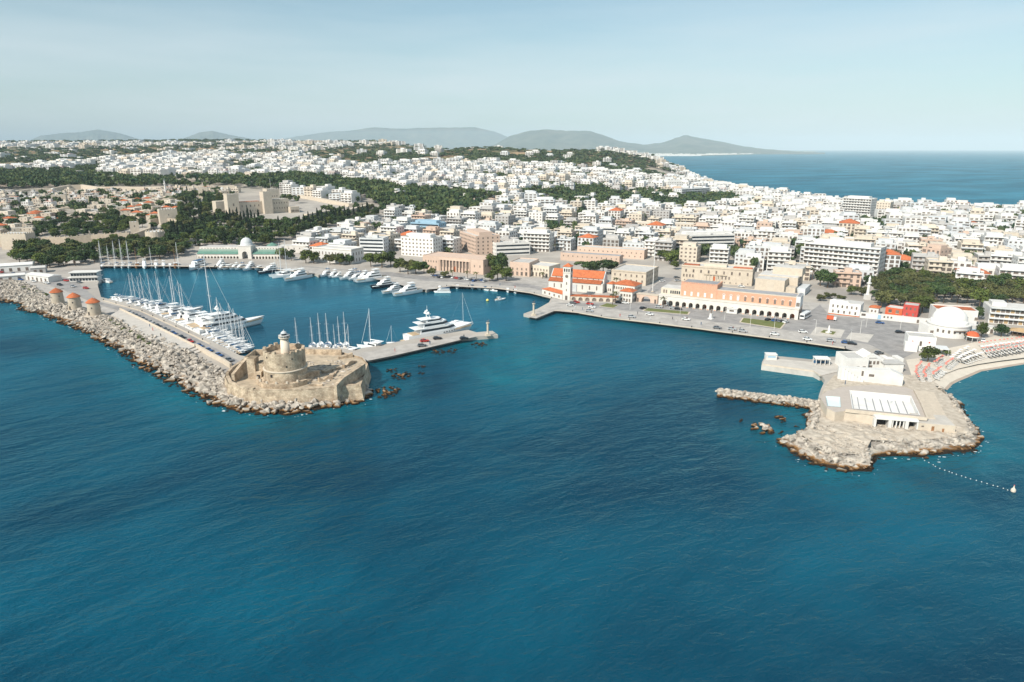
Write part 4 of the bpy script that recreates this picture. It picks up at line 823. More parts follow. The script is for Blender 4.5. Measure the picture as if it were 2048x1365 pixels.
def minaret(px, py, h, label, base=1.0, m='white', z=None):
    p = G(px, py, z or 2.0); r = thing('minaret', p, 0, label, 'minaret'); MB().box(-1.5 * base, 1.5 * base, -1.5 * base, 1.5 * base, -1, h * .2).build('base', m, r)
    MB().lathe([(1.05 * base, h * .2), (.85 * base, h * .25), (.8 * base, h * .62)], 12).build('shaft', m, r); MB().lathe([(.8 * base, h * .62), (1.35 * base, h * .66), (1.35 * base, h * .70), (.7 * base, h * .70)], 12, close=False).build('balcony', m, r)
    MB().lathe([(.66 * base, h * .7), (.6 * base, h * .85)], 12).build('upper_shaft', m, r); MB().lathe([(.75 * base, h * .85), (.05, h)], 12).build('spire', m if m == 'white' else 'roof_grey', r)
minaret(*C9(472, 395), 14.5, 'white minaret beside the dark park trees')
def rotunda():
    p = G(*C9(1275, 745), 1.8); r = thing('domed_rotunda', p, 0, 'large white dome on a round white beach pavilion', 'pavilion'); OCC.append((p.x, p.y, 14))
    MB().lathe([(9.2, -1), (9.2, 5.4), (9.5, 5.5), (9.5, 6.0), (7.9, 6.0)], 44, close=False).build('drum', 'white', r); MB().lathe([(8.0, 6.0), (8.0, 7.3), (7.8, 7.4)] + [(7.6 * math.cos(t), 7.4 + 6.4 * math.sin(t)) for t in np.linspace(0, 1.55, 12)], 44).build('dome', 'white', r, True)
    me = win_mesh(.9, 1.5, 'shutter')
    for k in range(12):
        a = -2.6 + k * .26; put('window', me, r, (9.2 * math.cos(a), 9.2 * math.sin(a), 2.4), a + math.pi / 2)
    MB().box(-3, 3, -9.8, -9.1, 3.6, 4.0).build('sign_band', 'shutter', r); MB().box(-11.5, -7.5, -3, 5, -1, 5).build('side_wing_wall', 'white', r); MB().box(8.2, 12.5, -4, 3, -1, 5.2).build('side_wing_wall', 'white', r); put('door', win_mesh(1.6, 2.6, 'shutter'), r, (-9.6, -3, 0))
    MB().box(9, 12.6, -4.6, -4, 3.2, 3.5).build('awning_rail', 'sky_blue_wall', r)
rotunda()
bld('plain_white_hall', C9(1142, 640), C9(1565, 668), 12, 7.4, 'plain white hall with arched window behind the great dome', 'building', 'white', 'roof_red', .6, rows=((2, 3.2, 1.6, 1.4, 12, 21),))
def shore_hotel():
    a, an, L = frame(C9(1690, 640), C9(2300, 690)); r = thing('beach_hotel', a, an, 'white beach hotel with balcony bands at the right edge', 'hotel'); occupy(a, an, L, 18)
    MB().box(0, L, 1.6, 18, -1, 8.2).build('wall', 'white', r); MB().box(.3, L - .3, 2, 17.6, 8.15, 8.4).build('roof', 'roof_deck', r)
    for z in (2.7, 5.4, 8.1): MB().box(0, L, 0, 1.6, z, z + .3).box(0, L, 0, .15, z + .3, z + .85).build('balcony', 'white_cool', r)
    for i in range(12):
        for z in (.3, 3.1, 5.8): put('window', win_mesh(1.7, 1.9, 'thatch' if (i + int(z)) % 3 == 0 else 'shutter'), r, (1.5 + (L - 3) * i / 11, 1.6, z))
    MB().box(L * .05, L * .3, 6, 14, 8.4, 10.4).build('roof_hut', 'white', r)
shore_hotel()
bld('beach_bar', C9(1560, 735), C9(1760, 750), 5, 3.2, 'low white beach bar with doorway right of the dome', 'building', 'white', 'roof_deck', .2, rows=((3, .3, 1.2, 2.2),))
def thatch_bar():
    a, an, L = frame(C9(1880, 760), C9(2120, 800)); r = thing('thatched_bar', a, an, 'straw roofed beach bar at the right edge above the parasols', 'bar'); MB().hip(0, L, 0, 7, 2.7, 1.3).build('roof', 'thatch', r)
    for i in range(6):
        for y in (.3, 6.7): put('post', bpy.data.meshes.get('post') or MB().box(-.1, .1, -.1, .1, 0, 2.7).mesh('post', 'bark'), r, (L * i / 5, y, 0))
    MB().box(1, L - 1, 2, 5.5, 0, 1.2).build('counter', 'bark', r)
thatch_bar()
def star_house():
    a, an, L = frame(C9(868, 905), C9(1148, 930)); r = thing('star_house', a, an, 'white beach house with two red stars on its front', 'house'); occupy(a, an, L, 9); h = 6.2
    MB().box(0, L, 0, 9, -1, h).build('wall', 'white', r); MB().box(.3, L - .3, .3, 8.7, h - .1, h + .08).build('roof', 'roof_deck', r); parapet(r, 0, L, 0, 9, h + .003, .5, .3, 'white'); put('door', win_mesh(.9, 2.2, 'shutter'), r, (L * .47, 0, 2.4))
    s = MB(); pts = [((.55 if k % 2 == 0 else .23) * math.sin(k * math.pi / 5), (.55 if k % 2 == 0 else .23) * math.cos(k * math.pi / 5)) for k in range(10)]
    s.add([(x, 0, z) for x, z in pts] + [(x, -.06, z) for x, z in pts] + [(0, -.06, 0)], [(10 + k, 10 + (k + 1) % 10, 20) for k in range(10)] + [(k, (k + 1) % 10, 10 + (k + 1) % 10, 10 + k) for k in range(10)]); me = s.mesh('red_star', 'red')
    put('red_star', me, r, (L * .17, -.01, 4.3)); put('red_star', me, r, (L * .77, -.01, 4.3)); MB().box(-1.3, 3.8, -2.6, 0, -1, 4.2).build('annex_wall', 'white', r); MB().box(L - .5, L + 4.5, -5.5, 1, 3.0, 3.2).build('veranda_roof', 'white_cool', r)
    for x, y in ((L + 4.2, -5.2), (L + 4.2, .6), (L - .2, -5.2)): put('veranda_post', bpy.data.meshes.get('veranda_post') or MB().box(-.1, .1, -.1, .1, 0, 3).mesh('veranda_post', 'white'), r, (x, y, 0))
star_house()
def cloth_canopy():
    p = G(*C9(1520, 815), 1.9); r = thing('red_canopy', p, .2, 'red and white beach canopy right of the dome', 'canopy'); MB().lathe([(2.9, 2.2), (2.9, 2.7)], 20, close=False).build('valance', 'white', r); MB().lathe([(2.95, 2.7), (2.4, 3.8), (1.4, 4.5), (.05, 4.8)], 20).build('cover', 'orange_red', r)
    for k in range(6): put('post', bpy.data.meshes.get('canopy_post') or MB().box(-.07, .07, -.07, .07, 0, 2.4).mesh('canopy_post', 'white'), r, (2.7 * math.cos(k), 2.7 * math.sin(k), 0))
cloth_canopy()
# ------------------------------------------------------------------ yacht club and swimming pool
def yacht_club():
    a, an, L = frame(C10(1065, 232), C10(1320, 232)); r = thing('yacht_club', a, an, 'bright white cubic clubhouse behind the swimming pool', 'clubhouse')
    MB().box(0, L * .62, 0, 10, -1, 5.2).build('wall', 'white', r); MB().box(.3, L * .62 - .3, .3, 9.7, 5.15, 5.35).build('roof', 'roof_deck', r); parapet(r, 0, L * .62, 0, 10, 5.203, .5, .3, 'white')
    b = MB(); x0 = L * .62 - 1.5
    b.add([(x0, 2, 5.2), (L * .95, 2, 5.2), (L * .95, 9, 5.2), (x0, 9, 5.2), (x0 + 3, 2, 7.4), (x0 + 3, 9, 7.4)], [(0, 1, 4), (1, 2, 5, 4), (2, 3, 5), (3, 0, 4, 5)]); b.box(L * .62, L * 1.1, 1.5, 9.5, -1, 4.9); b.build('hall_wall', 'white', r)
    for k in range(4): MB().box(L * 1.08 + k * 2.6, L * 1.08 + k * 2.6 + 2.2, 4, 9, -1, 3.6 + (k % 2) * .7).build('pergola_block', 'white', r)
    MB().box(L * 1.02, L * 1.6, -1.8, 4, 3.6, 4.0).build('terrace_roof', 'roof_deck', r); MB().box(L * 1.05, L * 1.58, -1.5, 3.8, -1, 3.6).build('terrace_wall', 'white', r)
    win_row(r, 1, L * .6, 3, 1.4, 1.2, .8); win_row(r, L * .68, L, 3, 2.6, .9, 1.4, 1.5); put('door', win_mesh(1.4, 2.2, 'shutter'), r, (L * .75, 1.5, 0))
    w0, wan, wL = frame(C10(1003, 290), C10(1478, 345), 1.8); s = thing('white_screen_wall', w0, wan, 'high white wall with raking gable on the pool terrace', 'wall')
    MB().add([(0, 0, -1), (wL, 0, -1), (wL, 0, 4.2), (wL * .8, 0, 6.1), (wL * .45, 0, 5.2), (0, 0, 4.9), (0, 3.6, -1), (wL, 3.6, -1), (wL, 3.6, 4.2), (wL * .8, 3.6, 6.1), (wL * .45, 3.6, 5.2), (0, 3.6, 4.9)], [(0, 1, 2, 3, 4, 5), (7, 6, 11, 10, 9, 8), (2, 8, 9, 3), (3, 9, 10, 4), (4, 10, 11, 5), (1, 7, 8, 2), (6, 0, 5, 11)]).build('wall', 'white', s)
    put('hatch', win_mesh(1.8, 1.0, 'shutter'), s, (wL * .52, 0, 2.7)); put('doorway', win_mesh(.7, 2.0, 'shutter'), s, (wL * .38, 0, 2.6))
    for k in range(7): put('stair', MB().box(0, 1.1, -.9, -.003, 0, 5.0 - k * .62).mesh('stair', 'white') if True else None, s, (1.2 + k * 1.15, 0, 0))
yacht_club()
def pool():
    Z = 5.4; r = thing('swimming_pool', (0, 0, 0), 0, 'empty white lane pool on a raised beige deck above the headland', 'swimming pool')
    out = [C10(x, y) for x, y in ((885, 432), (888, 405), (930, 375), (1040, 345), (1250, 330), (1500, 345), (1560, 370), (1665, 575), (1275, 540), (1060, 520), (990, 530), (930, 500))]
    big = [C10(*p) for p in ((1092, 370), (1545, 412), (1612, 556), (1112, 505))]; sm = [C10(*p) for p in ((918, 414), (1024, 420), (1030, 494), (930, 486))]
    O, B, M_ = ([G(*p, Z) for p in q] for q in (out, big, sm)); tri = geometry.tessellate_polygon([O, B, M_]); V = O + B + M_
    b = MB(); b.add([(p.x, p.y, Z) for p in V], [t if (V[t[1]] - V[t[0]]).cross(V[t[2]] - V[t[0]]).z > 0 else t[::-1] for t in tri]); b.build('deck', 'pool_deck', r)
    MB().prism([tuple(p[:2]) for p in O], 1, Z - .003, cap=False).build('retaining_wall', 'stone_pale', r)
    for nm, Q, d, m in (('main_basin', B, 1.7, 'white'), ('small_basin', M_, .9, 'pool_paint')):
        n = 4; c = sum(Q, Vector()) / 4; In = [c + (p - c) * .97 for p in Q]; bs = MB().add([(p.x, p.y, Z + .12) for p in Q] + [(p.x, p.y, Z + .12) for p in In] + [(p.x, p.y, Z - d) for p in In], [(i, (i + 1) % 4, 4 + (i + 1) % 4, 4 + i) for i in range(4)] + [(4 + i, 4 + (i + 1) % 4, 8 + (i + 1) % 4, 8 + i) for i in range(4)] + [(8, 9, 10, 11)]).build(nm, m, r)
        if d > 1:
            for k in range(1, 8):
                t = k / 8; p, q = In[0].lerp(In[1], t), In[3].lerp(In[2], t); u = (In[1] - In[0]).normalized() * .17; p, q = p.lerp(q, .08), p.lerp(q, .92); z = Z - d + .02
                MB().add([(*(p - u)[:2], z), (*(p + u)[:2], z), (*(q + u)[:2], z), (*(q - u)[:2], z)], [(0, 1, 2, 3)]).build('lane_line', 'roof_grey', bs)
    ribbon('parapet', [G(*C10(*p), Z) for p in ((1062, 522), (1275, 545), (1660, 585))], .35, Z - .3, 1.1, 'stone_pale', r)
    ribbon('parapet', [G(*C10(*p), Z) for p in ((1660, 580), (1620, 480), (1565, 375))], .5, Z - .3, 1.0, 'stone_pale', r)
    # changing rooms under the deck, open to the rocks
    a = G(*C10(1275, 640), 2.0); c = G(*C10(1590, 665), 2.0); an = math.atan2(c.y - a.y, c.x - a.x); L = (c - a).length
    e = put('entrance_block', None, r, (a.x, a.y, 2.0), an); w = L / 3.2
    MB().box(0, L, -.1, 3.5, 2.9, 3.5).build('canopy', 'white', e); MB().box(-.3, .4, 0, 4, -1, 2.9).box(w * 1.0, w * 1.25, 0, 4, -1, 2.9).box(w * 2.25, w * 2.5, 0, 4, -1, 2.9).box(L - .4, L, 0, 4, -1, 2.9).build('pier', 'white', e); MB().box(.2, L - .2, 3, 3.3, -1, 2.9).build('back_wall', 'shade_opening', e)
    for k in range(4): put('column', bpy.data.meshes.get('pool_column') or MB().lathe([(.2, -.5), (.2, 2.9)], 10).mesh('pool_column', 'white'), e, (w * (1.35 + k * .27), .4, 0))
    bl = put('side_block', None, r, (c.x, c.y, 2.0), an); w2 = (G(*C10(1845, 672), 2) - c).length; MB().box(0, w2, 0, 9, -1, 2.6).build('wall', 'stone_pale', bl); MB().box(.2, w2 - .2, .2, 8.8, 2.55, 2.75).build('roof', 'concrete', bl); put('door', win_mesh(.8, 1.9, 'boat_wood'), bl, (w2 * .4, 0, 0)); put('door', win_mesh(.6, 1.2, 'boat_wood'), bl, (w2 * .68, 0, .2)); put('window', win_mesh(.7, .5), bl, (w2 * .12, 0, 1.4))
    lf = put('long_wall', None, r, (0, 0, 0)); ribbon('wall', [G(*C10(*p), 4.8) for p in ((1062, 524), (1160, 540), (1275, 566))], .8, 1, 4.0, 'stone_pale', lf)
    # broad steps down the beach side
    for k in range(5):
        o = .9 + k * 1.5; P = [G(*C10(*p), Z - .5 - k * .7) for p in ((1575 + k * 26, 370 + k * 3), (1690 + k * 24, 575 + k * 4))]; ribbon('terrace_step', P, 2.6, 1, Z - 1.5 - k * .65, 'stone_pale', r)
pool()
def jetty():
    r = thing('jetty', (0, 0, 0), 0, 'concrete jetty reaching left from the yacht club', 'jetty'); Q = [(1531, 716), (1621, 724), (1660, 721), (1690, 721), (1690, 740), (1640, 752), (1627, 745), (1523, 731)]
    MB().prism([tuple(G(*p, 2.1)[:2]) for p in Q], -2, 2.1).build('deck', 'concrete', r); ribbon('parapet', [G(*p, 2.1) for p in ((1524, 730), (1627, 744), (1640, 753))], .5, 2.0, .6, 'stone_pale', r)
    p = G(1541, 718, 2.1); k = thing('jetty_hut', p, -.1, 'small white hut at the outer end of the jetty', 'hut'); MB().box(-2.2, 2.2, -1.6, 1.6, 0, 2.2).build('wall', 'white', k); MB().box(-1.6, 1.6, -1.65, -1.55, 1.0, 1.7).build('window', 'sky_blue_wall', k); MB().box(-2.4, 2.4, -1.8, 1.8, 2.2, 2.4).build('roof', 'white', k)
    p = G(1642, 728, 2.1); k = thing('boat_shelter', p, -.1, 'flat white roofed open shelter where the jetty meets the club', 'shelter'); MB().box(-3, 3, -2.2, 2.2, 2.5, 2.8).build('roof', 'white', k)
    for x in (-2.7, -.9, .9, 2.7):
        for y in (-1.9, 1.9): put('post', bpy.data.meshes.get('shelter_post') or MB().box(-.12, .12, -.12, .12, 0, 2.5).mesh('shelter_post', 'white'), k, (x, y, 0))
    MB().box(-2.6, 2.6, .5, 1.6, 0, 1.0).build('counter', 'canvas_blue', k)
jetty()
def beach():
    O = resample([G(*p, 0) for p in BEACH_OUT], 6); I = [G(*p, 0) for p in [(1855, 772)] + BEACH_IN]; N = [nearest(I, q) for q in O]; V = []
    for q, p in zip(O, N):
        for t, z in ((-.1, 1.9), (.0, 1.87), (.5, 1.2), (.85, .35), (1.0, .02), (1.25, -.6)): w = p.lerp(q, t); V.append((w.x, w.y, z))
    K = 5; i = np.arange((len(O) - 1) * K); r0 = i // K * (K + 1) + i % K; me = npmesh('beach', V, np.c_[r0, r0 + 1, r0 + K + 2, r0 + K + 1], 'sand', True)
    me.materials.append(MATS['wet_sand']); me.polygons.foreach_set('material_index', ((i % K) >= 3).astype(np.int32)); tag(put('beach', me), kind='structure')
    sheet('beach_sand', [(1812, 720), (1826, 760), (1858, 770)] + BEACH_IN[1:-1] + [(2150, 690), (2048, 674), (1990, 672), (1930, 690), (1880, 700), (1850, 715)], 1.87, 'sand')
beach()
# ------------------------------------------------------------------ boats
def hull_mb(L, B, H, rake=.9, draft=.35, n=12, tr=.82, sheer=.35):
    b = MB(); P = []
    for i in range(n + 1):
        t = i / n; w = B / 2 * (tr + (1 - tr) * min(1, t / .35)) if t < .45 else B / 2 * max(.015, 1 - ((t - .45) / .55) ** 2.3)
        z = H * (1 + sheer * t * t); xw = t * L * (rake + (1 - rake) * (1 - t)); wl = w * (.86 - .3 * max(0, t - .5))
        P.append([(xw, 0, -draft), (xw, wl * .8, -draft * .6), (t * L * .5 + xw * .5, (w + wl) / 2, H * .25), (t * L, w, z), (t * L, w - .12, z), (t * L, w - .12 if w > .2 else .01, z - .28), (t * L, 0, z - .25)])
    k = 7; V = [q for s in P for q in s] + [(q[0], -q[1], q[2]) for s in P for q in s]; o = k * (n + 1); fs = []
    for i in range(n):
        for j in range(k - 1): a, c = i * k + j, (i + 1) * k + j; fs.append((a, c, c + 1, a + 1)); fs.append((o + a, o + a + 1, o + c + 1, o + c))
    for j in range(k - 1): fs.append((j, j + 1, o + j + 1, o + j))
    return b.add(V, fs)
def tier(x0, x1, w, z0, z1, rf=.35, rb=.05, taper=.9):
    """deckhouse with raked front and tumblehome"""
    h = z1 - z0; xb, xf = x0 + rb * h, x1 - rf * h * 2.2; w1 = w * taper; m = x1 - .22 * (x1 - x0); mt = xf - .2 * (xf - xb)
    V = [(x0, -w / 2, z0), (m, -w / 2, z0), (x1, -w * .22, z0), (x1, w * .22, z0), (m, w / 2, z0), (x0, w / 2, z0), (xb, -w1 / 2, z1), (mt, -w1 / 2, z1), (xf, -w1 * .2, z1), (xf, w1 * .2, z1), (mt, w1 / 2, z1), (xb, w1 / 2, z1)]
    return V, [(i, (i + 1) % 6, 6 + (i + 1) % 6, 6 + i) for i in range(6)] + [(6, 7, 8, 9, 10, 11)]
def boat_root(name): return put(name, None)
def motor(L, hullm='boat_white', tiers=2, fly=True, name='motor_yacht', bimini=None):
    r = boat_root(name); B = L * .27 if L < 18 else L * .235; H = .085 * L + .25; hull_mb(L, B, H).build('hull', hullm, r)
    MB().add(*tier(L * .04, L * .93, B * .8, H * .8, H * 1.02, .1, .05, .97)).build('deck', 'boat_white' if hullm != 'boat_white' else 'teak' if L > 20 else 'boat_white', r)
    z = H; x0, x1, w = L * .2, L * .74, B * .78; hh = .062 * L + .75 if L < 20 else 2.0
    for k in range(tiers):
        t = MB().add(*tier(x0, x1, w, z, z + hh)).build('cabin' if k == 0 else 'upper_cabin', 'boat_white', r); MB().add(*tier(x0 + .3, x1 - .55 * hh + .12, w * .962 + .06, z + hh * .38, z + hh * .8, .36, 0, .955)).build('window_band', 'glass', t)
        z += hh; x0, x1, w = x0 + L * .05, x1 - L * .14, w * .88; hh = max(1.0, hh * .8)
    if fly:
        MB().add(*tier(x0 - L * .08, x1, w, z, z + .55, .3, 0, 1.02)).build('flybridge', 'boat_white', r); a = MB()
        for s in (-1, 1): a.tube((x0 + L * .02, s * w * .45, z), (x0 - L * .01, s * w * .42, z + 1.9), .09, 4)
        a.box(x0 - L * .07, x0 + L * .12, -w * .5, w * .5, z + 1.88, z + 2.02); a.build('hardtop', bimini or 'boat_white', r); MB().lathe([(.3, 0), (.32, .2), (.1, .45)], 10, x0, 0).build('radar_dome', 'boat_white', r).location.z = z + 2.02
        MB().tube((x0 + .3, 0, z + 2), (x0 + .1, 0, z + 3.6), .035, 4).build('antenna', 'boat_white', r)
    rl = MB(); n = 9; pr = [(L * (.62 + .36 * k / n), (B / 2) * max(.02, 1 - ((.62 + .36 * k / n - .45) / .55) ** 2.3) - .15, H * (1 + .35 * (.62 + .36 * k / n) ** 2)) for k in range(n + 1)]
    for s in (-1, 1):
        for p, q in zip(pr[:-1], pr[1:]): rl.tube((p[0], s * p[1], p[2] + .7), (q[0], s * q[1], q[2] + .7), .03, 3)
        for p in pr[::3]: rl.tube((p[0], s * p[1], p[2]), (p[0], s * p[1], p[2] + .7), .025, 3)
    rl.build('bow_rail', 'mast_metal', r); MB().box(-L * .05, .05, -B * .38, B * .38, .25, .45).build('swim_platform', 'teak', r); return r
def sail(L, mastk=1.35, hullm='boat_white', name='sailing_yacht', cover='canvas_blue'):
    r = boat_root(name); B = L * .3; H = .07 * L + .25; hull_mb(L, B, H, .9, .4, 12, .72, .22).build('hull', hullm, r); MB().add(*tier(L * .3, L * .74, B * .52, H * .75, H + .45, .5, .05, .88)).build('coachroof', 'boat_white', r)
    MB().box(L * .06, L * .28, -B * .2, B * .2, H * .6, H * .78).build('cockpit', 'teak', r); mh = L * mastk; mx = L * .56; mr = .075 + L * .0045
    m = MB().tube((mx, 0, H), (mx - L * .015, 0, mh), mr, 6, mr * .7).build('mast', 'mast_metal', r); sp = MB()
    for f in (.4, .68): sp.tube((mx, -B * .3, mh * f), (mx, B * .3, mh * f), .045, 4)
    sp.build('spreader', 'mast_metal', m); MB().tube((mx, 0, H + 1.2), (L * .14, 0, H + 1.35), .1, 5).build('boom', 'mast_metal', r); MB().tube((mx - .2, 0, H + 1.38), (L * .16, 0, H + 1.5), .2, 6, .12).build('furled_sail', cover, r)
    MB().tube((L * .97, 0, H * 1.2), (mx, 0, mh * .95), .075, 4, .045).build('furled_jib', 'boat_white', r); MB().tube((.05, 0, H), (mx - .1, 0, mh), .03, 3).build('backstay', 'wire', r)
    for s in (-1, 1): MB().tube((mx - .3, s * B * .46, H), (mx, s * B * .05, mh * .93), .025, 3).build('shroud', 'wire', r)
    MB().box(L * .17, L * .32, -B * .3, B * .3, H + 1.25, H + 1.4).build('sprayhood', cover, r); return r
def catamaran(L, name='catamaran'):
    r = boat_root(name); B = L * .52; H = .09 * L + .2
    for s in (-1, 1): h = hull_mb(L, B * .26, H, .94, .3, 10, .8, .1); h.v = [(x, y + s * B * .36, z) for x, y, z in h.v]; h.build('hull', 'boat_white', r)
    MB().box(L * .12, L * .66, -B * .34, B * .34, H * .55, H).build('bridge_deck', 'boat_white', r); c = MB().add(*tier(L * .16, L * .62, B * .66, H, H + 1.5, .5, 0, .86)).build('cabin', 'boat_white', r); MB().add(*tier(L * .2, L * .6, B * .645, H + .5, H + 1.15, .5, 0, .93)).build('window_band', 'glass', c)
    MB().box(L * .04, L * .34, -B * .33, B * .33, H + 1.95, H + 2.1).build('bimini', 'boat_white', r); mh = L * 1.45; mx = L * .52; MB().tube((mx, 0, H + 1.4), (mx - .2, 0, mh), .15, 6, .1).build('mast', 'mast_metal', r); MB().tube((mx, 0, H + 2.6), (L * .1, 0, H + 2.7), .24, 6, .14).build('furled_sail', 'boat_white', r)
    MB().tube((L * .93, 0, H), (mx, 0, mh * .92), .07, 4, .045).build('furled_jib', 'boat_white', r); sp = MB().tube((mx, -B * .14, mh * .55), (mx, B * .14, mh * .55), .045, 4); sp.build('spreader', 'mast_metal', r)
    for s in (-1, 1): MB().tube((mx - .8, s * B * .4, H), (mx, 0, mh * .9), .025, 3).build('shroud', 'wire', r)
    return r
def superyacht(L):
    r = boat_root('superyacht'); B = L * .19; H = .088 * L; hull_mb(L, B, H, .9, .6, 16, .9, .3).build('hull', 'boat_white', r); MB().add(*tier(L * .06, L * .95, B * .86, H * .86, H * 1.03, .1, .05, .98)).build('deck', 'teak', r)
    z = H; x0, x1, w = L * .16, L * .72, B * .9; hs = (2.7, 2.6, 1.7)
    for k, hh in enumerate(hs):
        t = MB().add(*tier(x0, x1, w, z, z + hh, .42, .1, .96)).build('deckhouse', 'boat_white', r); MB().add(*tier(x0 + L * .02, x1 - hh * .32, w * .986 + .08, z + hh * .35, z + hh * .78, .42, 0, .983)).build('window_band', 'glass', t)
        MB().box(x0 - L * .07, x0 + L * .1, -w * .52, w * .52, z + hh, z + hh + .18).build('deck_overhang', 'boat_white', r); z += hh + .1; x0, x1, w = x0 + L * .05, x1 - L * .1, w * .9
    a = MB()
    for s in (-1, 1): a.tube((x0 + 1, s * w * .4, z), (x0, s * w * .3, z + 2.6), .3, 5, .2)
    a.box(x0 - 1.0, x0 + 1.0, -w * .42, w * .42, z + 2.5, z + 2.8); a.build('radar_arch', 'boat_white', r)
    for s in (-1, 0, 1): q = MB().lathe([(.4, 0), (.55, .4), (.45, .9), (.05, 1.1)], 12).build('radar_dome', 'boat_white', r, True); q.location = (x0, s * w * .32, z + 2.8 + (0 if s else .9))
    MB().tube((x0, 0, z + 2.8), (x0, 0, z + 7), .07, 4).build('antenna', 'boat_white', r); me = MB().box(-.42, .42, -.05, .05, -.24, .24).mesh('porthole', 'glass')
    for k in range(8):
        t = .5 + .04 * k; wy = B / 2 * max(.02, 1 - max(0, (t - .45) / .55) ** 2.3); 
        for s in (-1, 1): put('porthole', me, r, (L * t, s * (wy - .12 * k / 3), H * .72 * (1 + .35 * t * t)))
    MB().box(-L * .05, 0, -B * .4, B * .4, .3, .6).build('swim_platform', 'teak', r); MB().box(L * .02, L * .07, -B * .35, B * .35, .6, H * .8).build('transom_stair', 'boat_white', r); return r
def ferry(L):
    r = boat_root('tour_boat'); B = L * .24; H = .09 * L; hull_mb(L, B, H, .92, .5, 12, .9, .3).build('hull', 'boat_white', r)
    for k, (x0, x1, z) in enumerate(((.06, .78, H * .9), (.08, .6, H * .9 + 2.5))): c = MB().box(L * x0, L * x1, -B * .43, B * .43, z, z + 2.3).build('deckhouse', 'boat_white', r); MB().box(L * x0 + .4, L * x1 - .4, -B * .435, B * .435, z + .9, z + 1.8).build('window_band', 'glass', c)
    MB().box(L * .06, L * .55, -B * .45, B * .45, H * .9 + 4.85, H * .9 + 5.0).build('sun_deck', 'canvas_blue', r); MB().box(L * .62, L * .7, -B * .25, B * .25, H * .9 + 2.3, H * .9 + 4.4).build('wheelhouse', 'boat_white', r); MB().tube((L * .5, 0, H + 5), (L * .5, 0, H + 9), .08, 4).build('mast', 'mast_metal', r); return r
def skiff(L, hm='boat_white', name='small_boat'):
    r = boat_root(name); B = L * .36; hull_mb(L, B, .75, .9, .2, 8, .85, .25).build('hull', hm, r); MB().add(*tier(L * .3, L * .58, B * .5, .6, 1.35, .4, .1, .85)).build('console', 'boat_white', r); MB().box(L * .15, L * .28, -B * .3, B * .3, .6, .95).build('seat', 'teak', r); MB().box(-.35, .15, -.2, .2, .1, 1.15).build('outboard', 'dark_cloth', r)
    MB().box(L * .22, L * .5, -B * .38, B * .38, 1.95, 2.02).build('awning', 'canvas_blue' if L < 7 else 'boat_white', r); return r
def gulet(L):
    r = boat_root('wooden_gulet'); B = L * .26; H = .1 * L; hull_mb(L, B, H, .86, .4, 12, .8, .5).build('hull', 'boat_wood', r); MB().box(L * .2, L * .5, -B * .3, B * .3, H * .7, H + 1.4).build('cabin', 'boat_wood', r); MB().box(L * .05, L * .45, -B * .36, B * .36, H + 2.4, H + 2.5).build('awning', 'boat_white', r)
    for x, h in ((.35, .95), (.66, 1.1)): MB().tube((L * x, 0, H), (L * x, 0, L * h), .14, 6, .08).build('mast', 'boat_wood', r)
    MB().tube((L * .97, 0, H * 1.4), (L * 1.15, 0, H * 1.7), .1, 5).build('bowsprit', 'boat_wood', r); return r
PROTO = {'sail': sail(12), 'sailw': sail(12, 1.42, 'boat_white', 'sailing_yacht', 'boat_white'), 'bigsail': sail(24, 1.32, 'boat_white', 'sailing_yacht', 'boat_white'), 'motor_s': motor(10, tiers=1, fly=False), 'motor_m': motor(13, tiers=1), 'motor_mb': motor(14, tiers=1, bimini='canvas_blue'), 'motor_l': motor(20, tiers=2), 'motor_xl': motor(26, tiers=2), 'dark': motor(24, 'boat_dark', 2), 'cat': catamaran(13), 'super': superyacht(42), 'ferry': ferry(24), 'skiff': skiff(6), 'rib': skiff(7.5, 'dark_cloth', 'inflatable_boat'), 'gulet': gulet(20), 'skiffw': skiff(8)}
PLEN = {'sail': 12, 'sailw': 12, 'bigsail': 24, 'motor_s': 10, 'motor_m': 13, 'motor_mb': 14, 'motor_l': 20, 'motor_xl': 26, 'dark': 24, 'cat': 13, 'super': 42, 'ferry': 24, 'skiff': 6, 'rib': 7.5, 'gulet': 20, 'skiffw': 8}
CATB = {'sail': 'sailboat', 'sailw': 'sailboat', 'bigsail': 'sailboat', 'cat': 'catamaran', 'ferry': 'tour boat', 'skiff': 'boat', 'skiffw': 'boat', 'rib': 'boat', 'gulet': 'boat', 'super': 'yacht', 'dark': 'yacht'}
USED = set()
def moor(kind, p, head, L, label, group):
    src = PROTO[kind]
    if kind in USED: o = copy_tree(src)
    else: USED.add(kind); o = src
    o.location = (p.x, p.y, 0); s = L / PLEN[kind]; o.scale = (s, s, s); o.rotation_euler = (0, 0, head); return tag(o, label, CATB.get(kind, 'yacht'), group)
ORD = ['first', 'second', 'third', 'fourth', 'fifth', 'sixth', 'seventh', 'eighth', 'ninth', 'tenth', 'eleventh', 'twelfth', 'thirteenth', 'fourteenth', 'fifteenth', 'sixteenth', 'seventeenth', 'eighteenth', 'nineteenth', 'twentieth']
TENS = {2: 'twenty', 3: 'thirty', 4: 'forty', 5: 'fifty', 6: 'sixty', 7: 'seventy', 8: 'eighty', 9: 'ninety'}
def ordw(n):
    if n < 20: return ORD[n]
    n += 1; return (TENS[n // 10] + '-' + ORD[n % 10 - 1]) if n % 10 else TENS[n // 10].rstrip('y') + 'ieth'
